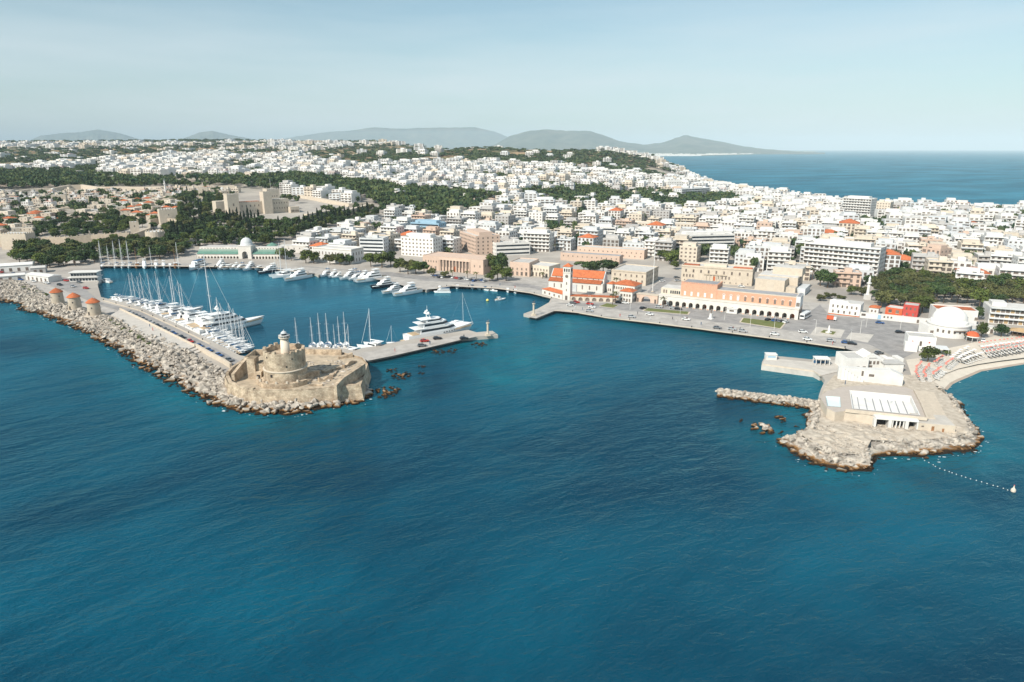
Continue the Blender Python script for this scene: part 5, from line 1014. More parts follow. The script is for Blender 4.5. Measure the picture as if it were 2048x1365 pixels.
LOOK = {'sail': 'white sailboat with blue boom cover', 'sailw': 'white sailboat with white furled sail', 'bigsail': 'large white sailing yacht with very tall mast', 'motor_s': 'small open white motorboat', 'motor_m': 'white motor cruiser with flybridge', 'motor_mb': 'white motor cruiser with blue hardtop', 'motor_l': 'white two deck motor yacht', 'motor_xl': 'big white motor yacht', 'cat': 'white catamaran', 'super': 'huge white superyacht', 'skiff': 'small white skiff', 'skiffw': 'white open launch', 'rib': 'dark inflatable boat'}
BSP = {'sail': 4.3, 'sailw': 4.3, 'bigsail': 7.2, 'motor_s': 3.6, 'motor_m': 4.6, 'motor_mb': 4.8, 'motor_l': 5.8, 'motor_xl': 7, 'cat': 7.3, 'super': 9.5, 'skiff': 2.8, 'rib': 3.2, 'skiffw': 3.4}
def mole_berths():
    line = [G(*p) for p in ((474, 715), (420, 687), (384, 669), (340, 648), (279, 620), (207, 601))]
    seq = [('rib', 7), ('skiff', 6), ('sail', 11), ('sailw', 12), ('sail', 12), ('motor_s', 9), ('sailw', 13), ('sail', 11.5), ('sailw', 14), ('sail', 12), ('motor_s', 10), ('sailw', 13), ('motor_m', 13), ('sail', 15), ('motor_mb', 14), ('super', 37), ('motor_l', 21), ('motor_xl', 26), ('motor_xl', 27), ('bigsail', 29), ('motor_l', 22), ('motor_xl', 25), ('motor_l', 20), ('bigsail', 15.5), ('sail', 16), ('motor_l', 18), ('motor_xl', 24), ('sailw', 16), ('bigsail', 21), ('motor_mb', 16), ('motor_l', 18), ('sailw', 14), ('motor_m', 14), ('bigsail', 17), ('motor_m', 13), ('sail', 15), ('motor_mb', 14), ('sailw', 14), ('sail', 13), ('motor_m', 13), ('sail', 14), ('sailw', 13), ('motor_s', 10), ('motor_mb', 12), ('motor_s', 9), ('motor_m', 11), ('motor_s', 9), ('skiffw', 8)]
    pts = resample(line, .5); acc = [0]
    for a, c in zip(pts[:-1], pts[1:]): acc.append(acc[-1] + (c - a).length)
    need = sum(BSP[k] * (1 if k in ('skiff', 'rib', 'skiffw') else L / PLEN[k]) ** .9 for k, L in seq); f = (acc[-1] - 4) / need; s = 2
    for i, (k, L) in enumerate(seq):
        w = BSP[k] * (1 if k in ('skiff', 'rib', 'skiffw') else L / PLEN[k]) ** .9 * f; j = min(len(pts) - 2, int(np.searchsorted(acc, s + w / 2))); p = pts[j]; d = (pts[min(j + 6, len(pts) - 1)] - pts[max(j - 6, 0)]).normalized(); nr = Vector((d.y, -d.x, 0)); s += w
        if nr.x < 0: nr = -nr
        moor(k, p + nr * 1.3, math.atan2(nr.y, nr.x) + random.uniform(-.04, .04), L * min(1, .75 + .3 * f), LOOK[k] + ', ' + ordw(i) + ' mole berth from the fort', 'boats berthed along the mole')
mole_berths()
def moor2(kind, ps, pb, label, group='boats along the town quay', z=0):
    a, c = G(*ps), G(*pb); moor(kind, a, math.atan2(c.y - a.y, c.x - a.x), (c - a).length, label, group)
# town quay, left to right
moor2('ferry', C5(372, 285), C5(205, 335), 'white two deck tour boat with blue sun deck on the market quay')
moor2('dark', C5(600, 275), C5(478, 318), 'black hulled yacht with white upperworks on the market quay')
moor2('dark', C5(1205, 335), C5(935, 372), 'long black hulled motor yacht right of the market gate')
moor2('bigsail', C5(1420, 350), C5(1130, 372), 'white sailing yacht with tall mast below the quay trees')
moor2('cat', C5(1330, 385), C5(1078, 412), 'white catamaran beside the tall masted yacht')
moor2('motor_xl', C5(1515, 400), C5(1222, 455), 'white motor yacht with row of dark portholes left of the small jetty')
moor2('motor_l', C5(1880, 395), C5(1738, 412), 'white motor cruiser right of the small jetty')
moor2('motor_mb', C5(2035, 390), C5(1885, 432), 'white cruiser with dark blue hardtop right of the small jetty')
moor2('motor_xl', C6(500, 420), C6(150, 470), 'sleek white motor yacht, leftmost of the four big ones by the bank')
moor2('dark', C6(600, 490), C6(325, 535), 'black hulled yacht, second of the four big ones by the bank')
moor2('motor_xl', C6(690, 545), C6(445, 590), 'white motor yacht, third of the four big ones by the bank')
moor2('motor_xl', C6(870, 560), C6(560, 618), 'white motor yacht with portholes, rightmost of the four big ones by the bank')
moor2('ferry', C6(1195, 572), C6(1010, 572), 'white excursion boat alone right of the stone jetty')
for i, (x, y, k) in enumerate(((690, 285, 'skiffw'), (780, 295, 'motor_s'), (850, 290, 'motor_s'), (915, 285, 'skiff'))):
    p = G(*C5(x, y)); moor(k, p, -1.9 + .1 * i, 9, LOOK[k] + ', ' + ordw(i) + ' right of the market quay yachts', 'boats along the town quay')
for i, (x, y) in enumerate(((1385, 505), (1420, 515), (1480, 520), (1545, 535), (1620, 545))):
    p = G(*C6(x, y)); moor('skiff' if i % 2 else 'skiffw', p, -1.6 + .2 * i, 7, 'small open fishing boat, ' + ordw(i) + ' right of the excursion boat', 'small boats by the bend of the quay')
p = G(*C6(1670, 655)); moor('skiffw', p, .5, 7.5, 'white motor launch moored by a yellow buoy in the basin', 'boats at anchor')
bq = G(*C6(1590, 660)); bu = thing('mooring_buoy', bq, 0, 'pale yellow mooring buoy beside the launch', 'buoy'); MB().lathe([(.1, -.3), (.75, .05), (.9, .5), (.7, 1.0), (.15, 1.3)], 14).build('float', mat('buoy_yellow', (.75, .62, .18), .5, .05), bu, True); MB().tube((0, 0, 1.3), (0, 0, 1.8), .05, 5).build('ring_post', 'mast_metal', bu)
# head of the basin
for i in range(5):
    p = G(209 + i * 13.5, 531.8); moor('sailw' if i % 2 else 'sail', p, -1.2, 15.5 if i != 1 else 12, 'white sailboat with bare mast, ' + ordw(i) + ' from the left at the basin head', 'sailboats at the basin head')
for i, (k, x, L) in enumerate((('gulet', 276, 15), ('motor_l', 290, 17), ('sail', 303, 12), ('motor_m', 314, 14), ('motor_m', 328, 13), ('motor_s', 340, 11), ('gulet', 352, 15), ('sailw', 357, 14))):
    moor(k, G(x, 532.6), -1.15 + .05 * (i % 3), L, (LOOK.get(k) or 'brown wooden gulet') + ', ' + ordw(i) + ' right of the basin head sailboats', 'boats at the basin head')
for i, x in enumerate((412, 452, 462, 505)): moor('motor_m' if i % 2 else 'skiffw', G(x, 535.5), -1.7, 12, LOOK['motor_m' if i % 2 else 'skiffw'] + ', ' + ordw(i) + ' from the left below the market', 'boats along the town quay')
# fort side of the basin and the pier
for i, (x, y, L) in enumerate(((838, 296, 10), (988, 296, 10.5), (1063, 298, 11.5), (1140, 300, 12), (1212, 300, 8), (1256, 302, 11), (1316, 305, 12))):
    p = G(*C3(x, y)); moor('sail' if i % 2 else 'sailw', p, 1.75, L, 'sailboat moored behind the fort, ' + ordw(i) + ' mast right of the lighthouse', 'sailboats behind the fort')
moor2('cat', C3(1440, 330), C3(1285, 305), 'white catamaran nearest the fort at the pier', 'boats at the pier')
moor2('cat', C3(1680, 290), C3(1465, 255), 'largest white catamaran, middle of the pier', 'boats at the pier')
moor2('sail', C3(1845, 240), C3(1715, 232), 'white sailboat between the catamaran and superyacht', 'boats at the pier')
moor2('super', C4(1035, 606), C4(1690, 490), 'large white superyacht alongside the pier', 'boats at the pier')
moor2('bigsail', C4(1470, 425), C4(1690, 445), 'white sailing yacht just beyond the superyacht bow', 'boats at the pier')
moor2('motor_s', C1(875, 262), C1(800, 250), 'small white motorboat off the moored club ship', 'boats at the basin head')

for i, (x, y, k, L) in enumerate(((480, 535.5, 'motor_m', 12), (492, 535.8, 'motor_mb', 13), (513, 536.5, 'motor_l', 16), (526, 537, 'motor_s', 10), (662, 549, 'motor_mb', 14), (676, 551, 'motor_m', 13), (715, 554.5, 'motor_l', 17), (728, 556, 'motor_mb', 15), (744, 558, 'motor_l', 18), (880, 577, 'motor_s', 9), (915, 574.5, 'skiffw', 8), (1015, 581.5, 'motor_s', 9), (1030, 583.5, 'skiffw', 8))):
    moor(k, G(x, y), -1.9 if x < 700 else -2.2 if x < 800 else -1.5, L, LOOK[k] + ', ' + ordw(i) + ' filler berth from market to church bend'.replace('filler ', ''), 'boats along the town quay')
# ------------------------------------------------------------------ walled old town: knights' palace and ramparts
def GTz(px, py):
    p = GT(px, py); return p if p is not None else G(px, py, 2)
def crenel(root, x0, x1, y, z, m, n, rz=0, x=None):
    me = bpy.data.meshes.get('merlon_' + m) or MB().box(-.55, .55, 0, .6, 0, 1.1).mesh('merlon_' + m, m)
    for i in range(n): put('merlon', me, root, (x0 + (x1 - x0) * (i + .5) / n, y, z) if x is None else (x, x0 + (x1 - x0) * (i + .5) / n, z), rz)
def knights_palace():
    p = GTz(*C13(705, 425)); r = thing('knights_palace', p, .72, 'great crenellated stone palace with square towers on the old town height', 'castle'); OCC.append((p.x + 25, p.y + 20, 32)); st = 'stone_pale'; r.scale = (.88, .88, .95)
    def blk(nm, x0, x1, y0, y1, h, n=6):
        t = MB().box(x0, x1, y0, y1, -6, h).build(nm, st, r); MB().box(x0 + .8, x1 - .8, y0 + .8, y1 - .8, h - .1, h + .1).build('roof', 'roof_deck', r); crenel(r, x0, x1, y0, h, st, n); crenel(r, y0, y1, 0, h, st, n, math.pi / 2, x0 + .6); return t
    blk('tower_wall', 0, 14, 0, 12, 25, 7); win_row(r, 4, 10, 1, 12, 1.6, 3.0); win_row(r, 4, 10, 2, 6, .8, 1.4)
    blk('curtain_wall', 14, 44, 4, 16, 15, 14); win_row(r, 16, 42, 5, 10, 1.2, 2.2, 4); win_row(r, 17, 41, 6, 5, .8, 1.2, 4)
    blk('tower_wall', 44, 55, -2, 10, 26, 6); blk('range_wall', 55, 78, 2, 30, 17, 10); win_row(r, 57, 77, 6, 12, 1.0, 1.8, 2); win_row(r, 57, 77, 6, 6, 1.0, 1.8, 2)
    blk('keep_wall', 58, 74, 20, 34, 28, 6); win_row(r, 60, 72, 4, 19, 1.0, 1.6, 20); MB().box(76, 88, -6, 8, -8, 8).build('terrace_wall', st, r); win_row(r, 77, 87, 5, 2, 1.3, 2.4, -6); MB().box(16, 42, 6, 14, 15.05, 16).build('tiled_roof', 'roof_red', r)
    MB().box(-4, 10, 30, 44, -4, 16).build('rear_wing_wall', st, r); MB().tube((66, 27, 28), (66, 27, 40), .15, 5).build('flag_mast', 'white', r); MB().box(-2, 14, -6, 0, -8, 4).build('bastion_wall', st, r)
knights_palace()
def rampart(P, h, w, label, m='stone', name='rampart', cren=True, drop=6):
    W_ = [GTz(*p) for p in P]; r = thing(name, (0, 0, 0), 0, label, 'wall'); z = min(p.z for p in W_); ribbon('wall', W_, w, z - drop, [p.z - z + h + drop for p in W_], m, r)
    for p in W_: OCC.append((p.x, p.y, 7))
    if cren:
        me = bpy.data.meshes.get('merlon_' + m) or MB().box(-.55, .55, 0, .6, 0, 1.1).mesh('merlon_' + m, m)
        for a, c in zip(W_[:-1], W_[1:]):
            n = int((c - a).length / 4.5); an = math.atan2(c.y - a.y, c.x - a.x)
            for i in range(n): q = a.lerp(c, (i + .5) / n); o = put('merlon', me, r, (q.x + math.sin(an) * w * .42, q.y - math.cos(an) * w * .42, q.z + h), an)
    return r
rampart([(-60, 494), (48, 494), (140, 492), (186, 488), (262, 484)], 8, 3, 'shaded stone sea wall above the dark waterfront trees', cren=True)
rampart([(0, 396), (60, 390), (100, 388), (140, 380), (165, 379), (195, 384), (330, 384), (470, 381)], 7, 4, 'long pale rampart closing the old town against the dark woods', 'stone_pale', cren=False)
rampart([(262, 484), (300, 470), (300, 452), (320, 448), (368, 452), (420, 438), (452, 432)], 6, 2.5, 'stone wall climbing from the round tower to the palace', 'stone', cren=False)
rampart([(612, 442), (650, 436), (700, 432), (742, 420)], 7, 5, 'low stone rampart right of the palace above the cypresses', 'stone_pale', cren=False)
rampart([(600, 396), (650, 405), (700, 414), (738, 412)], 4, 7, 'sunlit earth ramp and outwork right of the palace', 'stone_pale', cren=False)
def gate_tower(px, py, w, d, h, label, rz=.3, rnd=False):
    p = GTz(px, py); r = thing('wall_tower', p, rz, label, 'tower'); OCC.append((p.x, p.y, w + 3))
    if rnd:
        MB().lathe([(w * 1.05, -5), (w, h)], 24).build('wall', 'stone_pale', r); MB().lathe([(w - .8, h - .05), (w - .8, h + .1)], 24).build('roof', 'roof_deck', r); me = bpy.data.meshes.get('merlon_stone')
        for k in range(14): put('merlon', me, r, ((w - .5) * math.cos(k * .449), (w - .5) * math.sin(k * .449), h), k * .449 + math.pi / 2)
    else:
        MB().box(0, w, 0, d, -5, h).build('wall', 'stone_pale', r); MB().box(.8, w - .8, .8, d - .8, h - .05, h + .1).build('roof', 'roof_deck', r); crenel(r, 0, w, 0, h, 'stone', max(3, int(w / 2.4))); crenel(r, 0, d, 0, h, 'stone', max(3, int(d / 2.4)), math.pi / 2, w); put('window', win_mesh(.9, 1.6), r, (w / 2, 0, h * .6))
gate_tower(5, 500, 22, 14, 14, 'broad pale gate tower at the far left of the sea wall', .05); gate_tower(312, 484, 8, 8, 9, 'squat round tower at the end of the sea wall', 0, True); gate_tower(322, 452, 17, 12, 16, 'tall square stone tower among cypresses left of the palace', .6); gate_tower(262, 470, 8, 8, 12, 'small square tower between the sea wall and palace slope', .5); gate_tower(398, 398, 12, 9, 14, 'old stone tower with red roofs behind the palace trees', .3); gate_tower(105, 412, 16, 10, 13, 'plain square tower rising from the left old town roofs', .4)
pm = GTz(333, 397); minaret(0, 0, 24, 'slim white minaret rising over the old town roofs', 1.1) if False else None
def minaret_at(p, h, label):
    r = thing('minaret', p, 0, label, 'minaret'); MB().box(-1.8, 1.8, -1.8, 1.8, -2, h * .2).build('base', 'white', r); MB().lathe([(1.3, h * .2), (1.0, h * .25), (.95, h * .68)], 12).build('shaft', 'white', r); MB().lathe([(.95, h * .68), (1.6, h * .71), (1.6, h * .74), (.8, h * .74)], 12, close=False).build('balcony', 'white', r); MB().lathe([(.8, h * .74), (.75, h * .86)], 12).build('upper_shaft', 'white', r); MB().lathe([(.9, h * .86), (.05, h)], 12).build('spire', 'roof_grey', r)
minaret_at(pm, 26, 'slim white minaret rising over the old town roofs')

# ------------------------------------------------------------------ apartment blocks
def flats(root, w, d, fl, style, wall, roofm, seed, fh=3.1, detail=True):
    R_ = random.Random(seed); h = fl * fh
    MB().box(0, w, 0, d, -3, h).build('wall', wall, root)
    if style == 'hip': MB().hip(0, w, 0, d, h + .01, min(w, d) * .22).build('roof', 'roof_red', root)
    else:
        MB().box(.25, w - .25, .25, d - .25, h - .1, h + .06).build('roof', roofm, root); parapet(root, 0, w, 0, d, h + .003, .8, .25, wall)
        hx = R_.uniform(.1, .6) * w; hy = R_.uniform(.3, .6) * d; MB().box(hx, hx + min(4.5, w * .35), hy, hy + min(4, d * .35), h, h + 2.6).build('roof_hut', wall, root)
        if R_.random() < .5: MB().box(w * .1, w * .85, d * .25, d * .8, h + .05, h + 2.8).build('penthouse', wall, root); 
        if R_.random() < .6: q = MB().lathe([(.7, 0), (.7, 1.4), (.1, 1.6)], 8).build('water_tank', 'white_cool' if R_.random() < .6 else 'roof_grey', root); q.location = (w * R_.uniform(.7, .9), d * R_.uniform(.5, .9), h + .06)
        if R_.random() < .5: q = MB().add([(0, 0, 0), (2.2, 0, 0), (2.2, 1.2, .9), (0, 1.2, .9), (0, 1.2, 0), (2.2, 1.2, 0)], [(0, 1, 2, 3), (3, 2, 5, 4), (0, 3, 4), (1, 5, 2)]).build('solar_panel', 'glass', root); q.location = (w * R_.uniform(.1, .6), d * .15, h + .06)
    wm = MB(); nb = max(2, int(w / 3.2))
    for k in range(fl):
        z = k * fh
        if style == 'bands': MB().box(.6, w - .6, -.08, .05, z + 1.0, z + 2.4).build('window_band', 'glass', root)
        else:
            for i in range(nb):
                x = w * (i + .5) / nb; ww = .75 if style == 'grid' else R_.choice((.8, 1.0, 1.3)); z0 = z + (.9 if style == 'grid' else .1 if k else .1); wm.box(x - ww, x + ww, -.05, .05, z0 + .1, z + 2.35)
        for i in range(max(2, int(d / 4))):
            y = d * (i + .5) / max(2, int(d / 4)); wm.box(w - .05, w + .05, y - .6, y + .6, z + .9, z + 2.3); wm.box(-.05, .05, y - .6, y + .6, z + .9, z + 2.3)
        if style == 'balcony' and k: MB().box(-.01 + .2, w - .2, -1.5, -.005, z - .12, z + .06).box(.2, w - .2, -1.5, -1.38, z + .06, z + .95).box(.2, .32, -1.38, -.01, z + .06, z + .95).box(w - .32, w - .2, -1.38, -.01, z + .06, z + .95).build('balcony', wall if R_.random() < .8 else 'white_cool', root)
        if style == 'half' and k: MB().box(.3, w * .55, -1.4, -.005, z - .12, z + .9).build('balcony', wall, root)
    if wm.v: tag(wm.build('window_grid', 'shutter', root), kind='stuff')
    if style in ('balcony', 'half'): MB().box(.2, w - .2, -1.3, -.005, h - .15, h + .05).build('top_canopy', wall, root)
def flat_at(pl, pr, D, fl, style, wall, label, roofm='roof_deck', fh=3.1, cat='building', name='apartment_block'):
    a, c = GTz(*pl), GTz(*pr); an = math.atan2(c.y - a.y, c.x - a.x); L = (c - a).length; r = thing(name, (a.x, a.y, min(a.z, c.z)), an, label, cat); occupy(a, an, L, D, 4); flats(r, L, D, fl, style, wall, roofm, int(pl[0]), fh); return r
flat_at((992, 513), (1060, 510), 14, 3, 'bands', 'white', 'white office with long dark strip windows behind the big trees', fh=3.3)
flat_at((803, 512), (867, 517), 16, 5, 'grid', 'white', 'white office block with regular small windows above the quay trees')
flat_at((720, 507), (768, 508), 13, 4, 'bands', 'white_cool', 'grey white office with strip windows right of the two storey white office')
flat_at((822, 470), (878, 474), 16, 4, 'bands', 'sky_blue_wall', 'blue glass fronted block in the middle of the white town')
flat_at((920, 498), (952, 512), 22, 5, 'grid', 'blush', 'narrow pink fronted block left of the strip window office')
flat_at((1046, 502), (1099, 506), 14, 5, 'balcony', 'white', 'white block with full width balconies right of the strip window office')
flat_at((1170, 480), (1230, 483), 14, 4, 'bands', 'white', 'white terraced block with dark bands behind the barracks')
flat_at((1360, 508), (1467, 506), 14, 5, 'bands', 'white', 'long blue tinted slab hotel behind the town hall', fh=3.0)
flat_at((1604, 543), (1753, 560), 16, 7, 'balcony', 'white', 'largest white balcony hotel behind the theatre', fh=3.0, cat='hotel')
flat_at((1668, 574), (1720, 578), 10, 3, 'half', 'blush', 'small pinkish house with brown balconies by the theatre tree')
flat_at((1682, 436), (1738, 440), 18, 8, 'balcony', 'white', 'tall white slab on the western shore', cat='hotel')
flat_at((1744, 434), (1777, 436), 18, 6, 'grid', 'cream', 'tall sandy slab right of the white slab on the western shore', cat='hotel')
flat_at((922, 412), (990, 414), 14, 3, 'grid', 'blush', 'pink palace with rows of windows above the green slope')
flat_at((1838, 538), (1874, 543), 14, 5, 'plain', 'blush', 'blank pinkish end wall block above the park')
flat_at((1232, 462), (1386, 468), 14, 3, 'grid', 'cream', 'very long cream school building in the white town')
flat_at((1640, 470), (1700, 473), 14, 4, 'balcony', 'white', 'white balcony block in the middle of the right town')
flat_at((1335, 385), (1365, 386), 14, 6, 'grid', 'white', 'white hotel tower at the foot of the hill', cat='hotel')
flat_at((1362, 398), (1418, 396), 16, 5, 'balcony', 'white_cool', 'pale hotel slab with red end below the hill', cat='hotel')
flat_at((1905, 585), (1960, 590), 12, 4, 'balcony', 'white', 'white balcony block above the right end of the park')
flat_at((1975, 545), (2048, 552), 14, 4, 'balcony', 'white', 'white balcony block at the right edge above the park')
# green areas, in photograph pixels where the ground lies
GREEN = {'slope': [(325, 480), (345, 440), (375, 392), (440, 402), (452, 448), (600, 455), (640, 440), (745, 420), (765, 434), (640, 468), (520, 496), (400, 500), (340, 500)],
         'front': [(30, 528), (45, 505), (200, 497), (262, 490), (345, 497), (372, 512), (330, 524), (200, 528), (100, 540)],
         'inner': [(60, 480), (110, 445), (180, 438), (270, 440), (335, 452), (300, 466), (150, 484)],
         'belt': [(-200, 352), (190, 346), (210, 364), (440, 362), (600, 356), (740, 372), (800, 386), (920, 390), (1000, 404), (930, 436), (870, 446), (770, 425), (740, 405), (640, 392), (560, 384), (480, 377), (200, 380), (-200, 384)],
         'hill': [(590, 306), (760, 290), (1010, 297), (1200, 303), (1290, 318), (1375, 362), (1320, 364), (1220, 346), (1100, 332), (990, 327), (700, 332), (620, 322)],
         'mid': [(1020, 394), (1080, 382), (1180, 378), (1300, 390), (1370, 392), (1480, 396), (1440, 420), (1370, 428), (1270, 414), (1170, 420), (1090, 398)],
         'far': [(-300, 296), (150, 300), (320, 294), (560, 287), (560, 292), (330, 312), (90, 330), (-300, 330)], 'ridge': [(-300, 280), (760, 281), (760, 288), (560, 286), (-300, 292)],
         'park': [(1745, 622), (1752, 575), (1800, 560), (1880, 580), (1985, 585), (2100, 600), (2100, 625), (1980, 622), (1900, 610), (1840, 632)],
         'clump1': [(440, 330), (500, 322), (530, 335), (470, 345)], 'clump2': [(120, 350), (205, 325), (210, 345), (150, 360)], 'clump3': [(430, 306), (560, 300), (600, 308), (480, 316)], 'clump4': [(1560, 505), (1600, 490), (1610, 520), (1570, 530)], 'clump5': [(1150, 430), (1175, 428), (1180, 440), (1150, 444)]}
def ingreen(px, py): return any(inpoly(px, py, P) for P in GREEN.values())
OLD = [(-200, 396), (480, 384), (450, 404), (370, 440), (262, 470), (-200, 482)]
TOWNB = []; COPSE = []
EXCL = [(300, 512), (560, 498), (640, 512), (720, 510), (770, 514), (870, 516), (915, 512), (985, 509), (1060, 508), (1130, 506), (1230, 512), (1300, 520), (1345, 525), (1365, 530), (1520, 542), (1600, 562), (1740, 582), (1760, 560), (2200, 600), (2200, 900), (300, 900)]
def town():
    cand = []
    def grid(xr, yr, pu, pv, an, test, kind):
        ca, sa = math.cos(an), math.sin(an); cx, cy = (xr[0] + xr[1]) / 2, (yr[0] + yr[1]) / 2; R = math.hypot(xr[1] - xr[0], yr[1] - yr[0]) / 2
        for i in range(int(-R / pu), int(R / pu) + 1):
            for j in range(int(-R / pv), int(R / pv) + 1):
                u = i * pu + random.uniform(-.12, .12) * pu + (j % 2) * pu * .4; v = j * pv + random.uniform(-.12, .12) * pv; x, y = cx + u * ca - v * sa, cy + u * sa + v * ca
                if xr[0] < x < xr[1] and yr[0] < y < yr[1]: cand.append((x, y, pu, pv, an, kind))
    grid((-330, 1000), (430, 1320), 20, 21, -.42, None, 'new'); grid((-1100, 600), (1280, 2000), 25, 26, -.25, None, 'new'); grid((-2300, 700), (1950, 3900), 38, 42, -.1, None, 'far'); grid((-850, -150), (600, 1120), 12.5, 13, .2, None, 'old')
    X = np.array([c[0] for c in cand]); Y = np.array([c[1] for c in cand]); Z = T(X, Y); res = []
    occ = np.array(OCC)
    for (x, y, pu, pv, an, kind), z in zip(cand, Z):
        if y > 1280 and kind == 'new' and pu == 20: continue
        px, py = proj(x, y, z)
        if px < -60 or px > 2110: continue
        if not onland(x, y): continue
        if not (onland(x + 14, y + 10) and onland(x - 14, y - 14)) : continue
        o = inpoly(px, py, OLD)
        if (kind == 'old') != o: continue
        park = math.sin(x * .021 + 1.3 * math.sin(y * .013)) * math.sin(y * .027 + 1.7 * math.sin(x * .011)) + .35 * math.sin(x * .06 + y * .05)
        if kind != 'old' and park > (.86 if y < 1300 else .74) and not inpoly(px, py, EXCL) and not ingreen(px, py): COPSE.append((x, y, z, pu)); continue
        if kind == 'old' and random.random() < .16: COPSE.append((x, y, z, pu)); continue
        if (ingreen(px, py) and not (random.random() < (.035 if inpoly(px, py, GREEN['hill']) or inpoly(px, py, GREEN['belt']) else .08) and y > 900 and not inpoly(px, py, GREEN['ridge']))) or inpoly(px, py, EXCL): continue
        if kind != 'old' and px < 800 and py > 384 and inpoly(px, py, [(-300, 384), (480, 376), (760, 420), (770, 432), (640, 462), (560, 500), (380, 520), (380, 620), (-300, 620)]): continue
        if np.any((occ[:, 0] - x) ** 2 + (occ[:, 1] - y) ** 2 < (occ[:, 2] + pu * .32) ** 2): continue
        if kind == 'far' and (random.random() < .12 + .25 * (y > 3000)): continue
        if kind == 'new' and random.random() < .05: continue
        res.append((x, y, z, pu, pv, an, kind, px, py))
    TOWNB[:] = res
    res.sort(key=lambda c: math.hypot(c[0], c[1])); new = [c for c in res if c[6] != 'old']; old = [c for c in res if c[6] == 'old']
    COLS = ((760, 'the market'), (1000, 'the bank'), (1320, 'the church'), (1640, 'the theatre'), (9999, 'the park')); cnt = {}; rows = {}
    def dims(c):
        x, y, z, pu, pv, an, kind, px, py = c; R_ = random.Random(int(x * 31 + y * 17))
        if kind == 'old': return R_.uniform(7, 11), R_.uniform(7, 11), R_.choice((1, 2, 2, 2, 3)), R_
        w, d = pu * R_.uniform(.68, .93), pv * R_.uniform(.6, .82); fl = R_.choice((2, 3, 3, 4, 4, 5)) if kind == 'new' else R_.choice((2, 2, 3, 3, 4, 5))
        if kind == 'new' and px < 760 and py > 430: fl = R_.choice((2, 2, 3))
        return w, d, fl, R_
    near = new[:300]
    for c in near:
        x, y, z, pu, pv, an, kind, px, py = c; col = next(n for lim, n in COLS if px < lim); row = int((py - 380) / 13); rows.setdefault((col, row), []).append(c)
    rk = {}
    for col in set(k[0] for k in rows):
        for ri, key in enumerate(sorted((k for k in rows if k[0] == col), key=lambda k: -k[1])):
            for xi, c in enumerate(sorted(rows[key], key=lambda c: c[7])): rk[id(c)] = (col, ri, xi)
    NUM = {1: 'one', 2: 'two', 3: 'three', 4: 'four', 5: 'five'}
    for c in near:
        x, y, z, pu, pv, an, kind, px, py = c; w, d, fl, R_ = dims(c); style = R_.choice(('balcony', 'balcony', 'half', 'grid', 'plain')) if R_.random() > .035 else 'hip'; wall = R_.choice(('white',) * 6 + ('white_cool',) * 3 + ('cream',) * 3 + ('greywall', 'blush')); col, ri, xi = rk[id(c)]
        r = thing('apartment_block', (x - w / 2 * math.cos(an) + d / 2 * math.sin(an), y - w / 2 * math.sin(an) - d / 2 * math.cos(an), z), an + R_.uniform(-.05, .05), f"{ {'white': 'white', 'white_cool': 'pale grey', 'cream': 'cream', 'greywall': 'grey', 'blush': 'pinkish'}[wall]} {NUM[fl]} storey block{' with red roof' if style == 'hip' else ''}, {ordw(xi)} from left, {ordw(ri)} row behind {col}", 'building', 'apartment blocks of the white town')
        flats(r, w, d, fl, style, wall, R_.choice(('roof_deck', 'roof_deck', 'roof_deck', 'white', 'roof_grey')), int(x * 7 + y), 3.05)
    oldn = old[:150]; rows = {}
    for c in oldn: rows.setdefault(int((c[8] - 380) / 12), []).append(c)
    rk = {id(c): (ri, xi) for ri, k in enumerate(sorted(rows, reverse=True)) for xi, c in enumerate(sorted(rows[k], key=lambda c: c[7]))}
    for c in oldn:
        x, y, z, pu, pv, an, kind, px, py = c; w, d, fl, R_ = dims(c); an = R_.uniform(-.3, .7); hipd = R_.random() < .3; wall = R_.choice(('stone_pale', 'stone_pale', 'cream', 'cream', 'white', 'stone')); h = fl * 3; ri, xi = rk[id(c)]
        r = thing('old_town_house', (x, y, z), an, f"{ {'stone_pale': 'sandy', 'cream': 'cream', 'white': 'white', 'stone': 'brown stone'}[wall]} old town house{' with red roof' if hipd else ''}, {ordw(xi)} from left, {ordw(ri)} row above sea wall", 'house', 'old town houses')
        MB().box(-w / 2, w / 2, -d / 2, d / 2, -4, h).build('wall', wall, r)
        if hipd: MB().hip(-w / 2, w / 2, -d / 2, d / 2, h + .01, 1.7).build('roof', 'roof_red', r)
        else: MB().box(-w / 2 + .25, w / 2 - .25, -d / 2 + .25, d / 2 - .25, h - .1, h + .05).build('roof', 'roof_deck', r); parapet(r, -w / 2, w / 2, -d / 2, d / 2, h + .003, .4, .25, wall)
        wm = MB()
        for k in range(fl):
            for i in range(2): wm.box(-w / 4 + i * w / 2 - .4, -w / 4 + i * w / 2 + .4, -d / 2 - .05, -d / 2 + .05, k * 3 + .9, k * 3 + 2.1)
            wm.box(w / 2 - .05, w / 2 + .05, -.4, .4, k * 3 + .9, k * 3 + 2.1)
        tag(wm.build('window_grid', 'shutter', r), kind='stuff')
    # everything farther off: one mass of real houses
    V, FI, MI = [], [], []; o = 0; ms = ['white', 'cream', 'white_cool', 'roof_red', 'shutter', 'roof_deck', 'greywall']
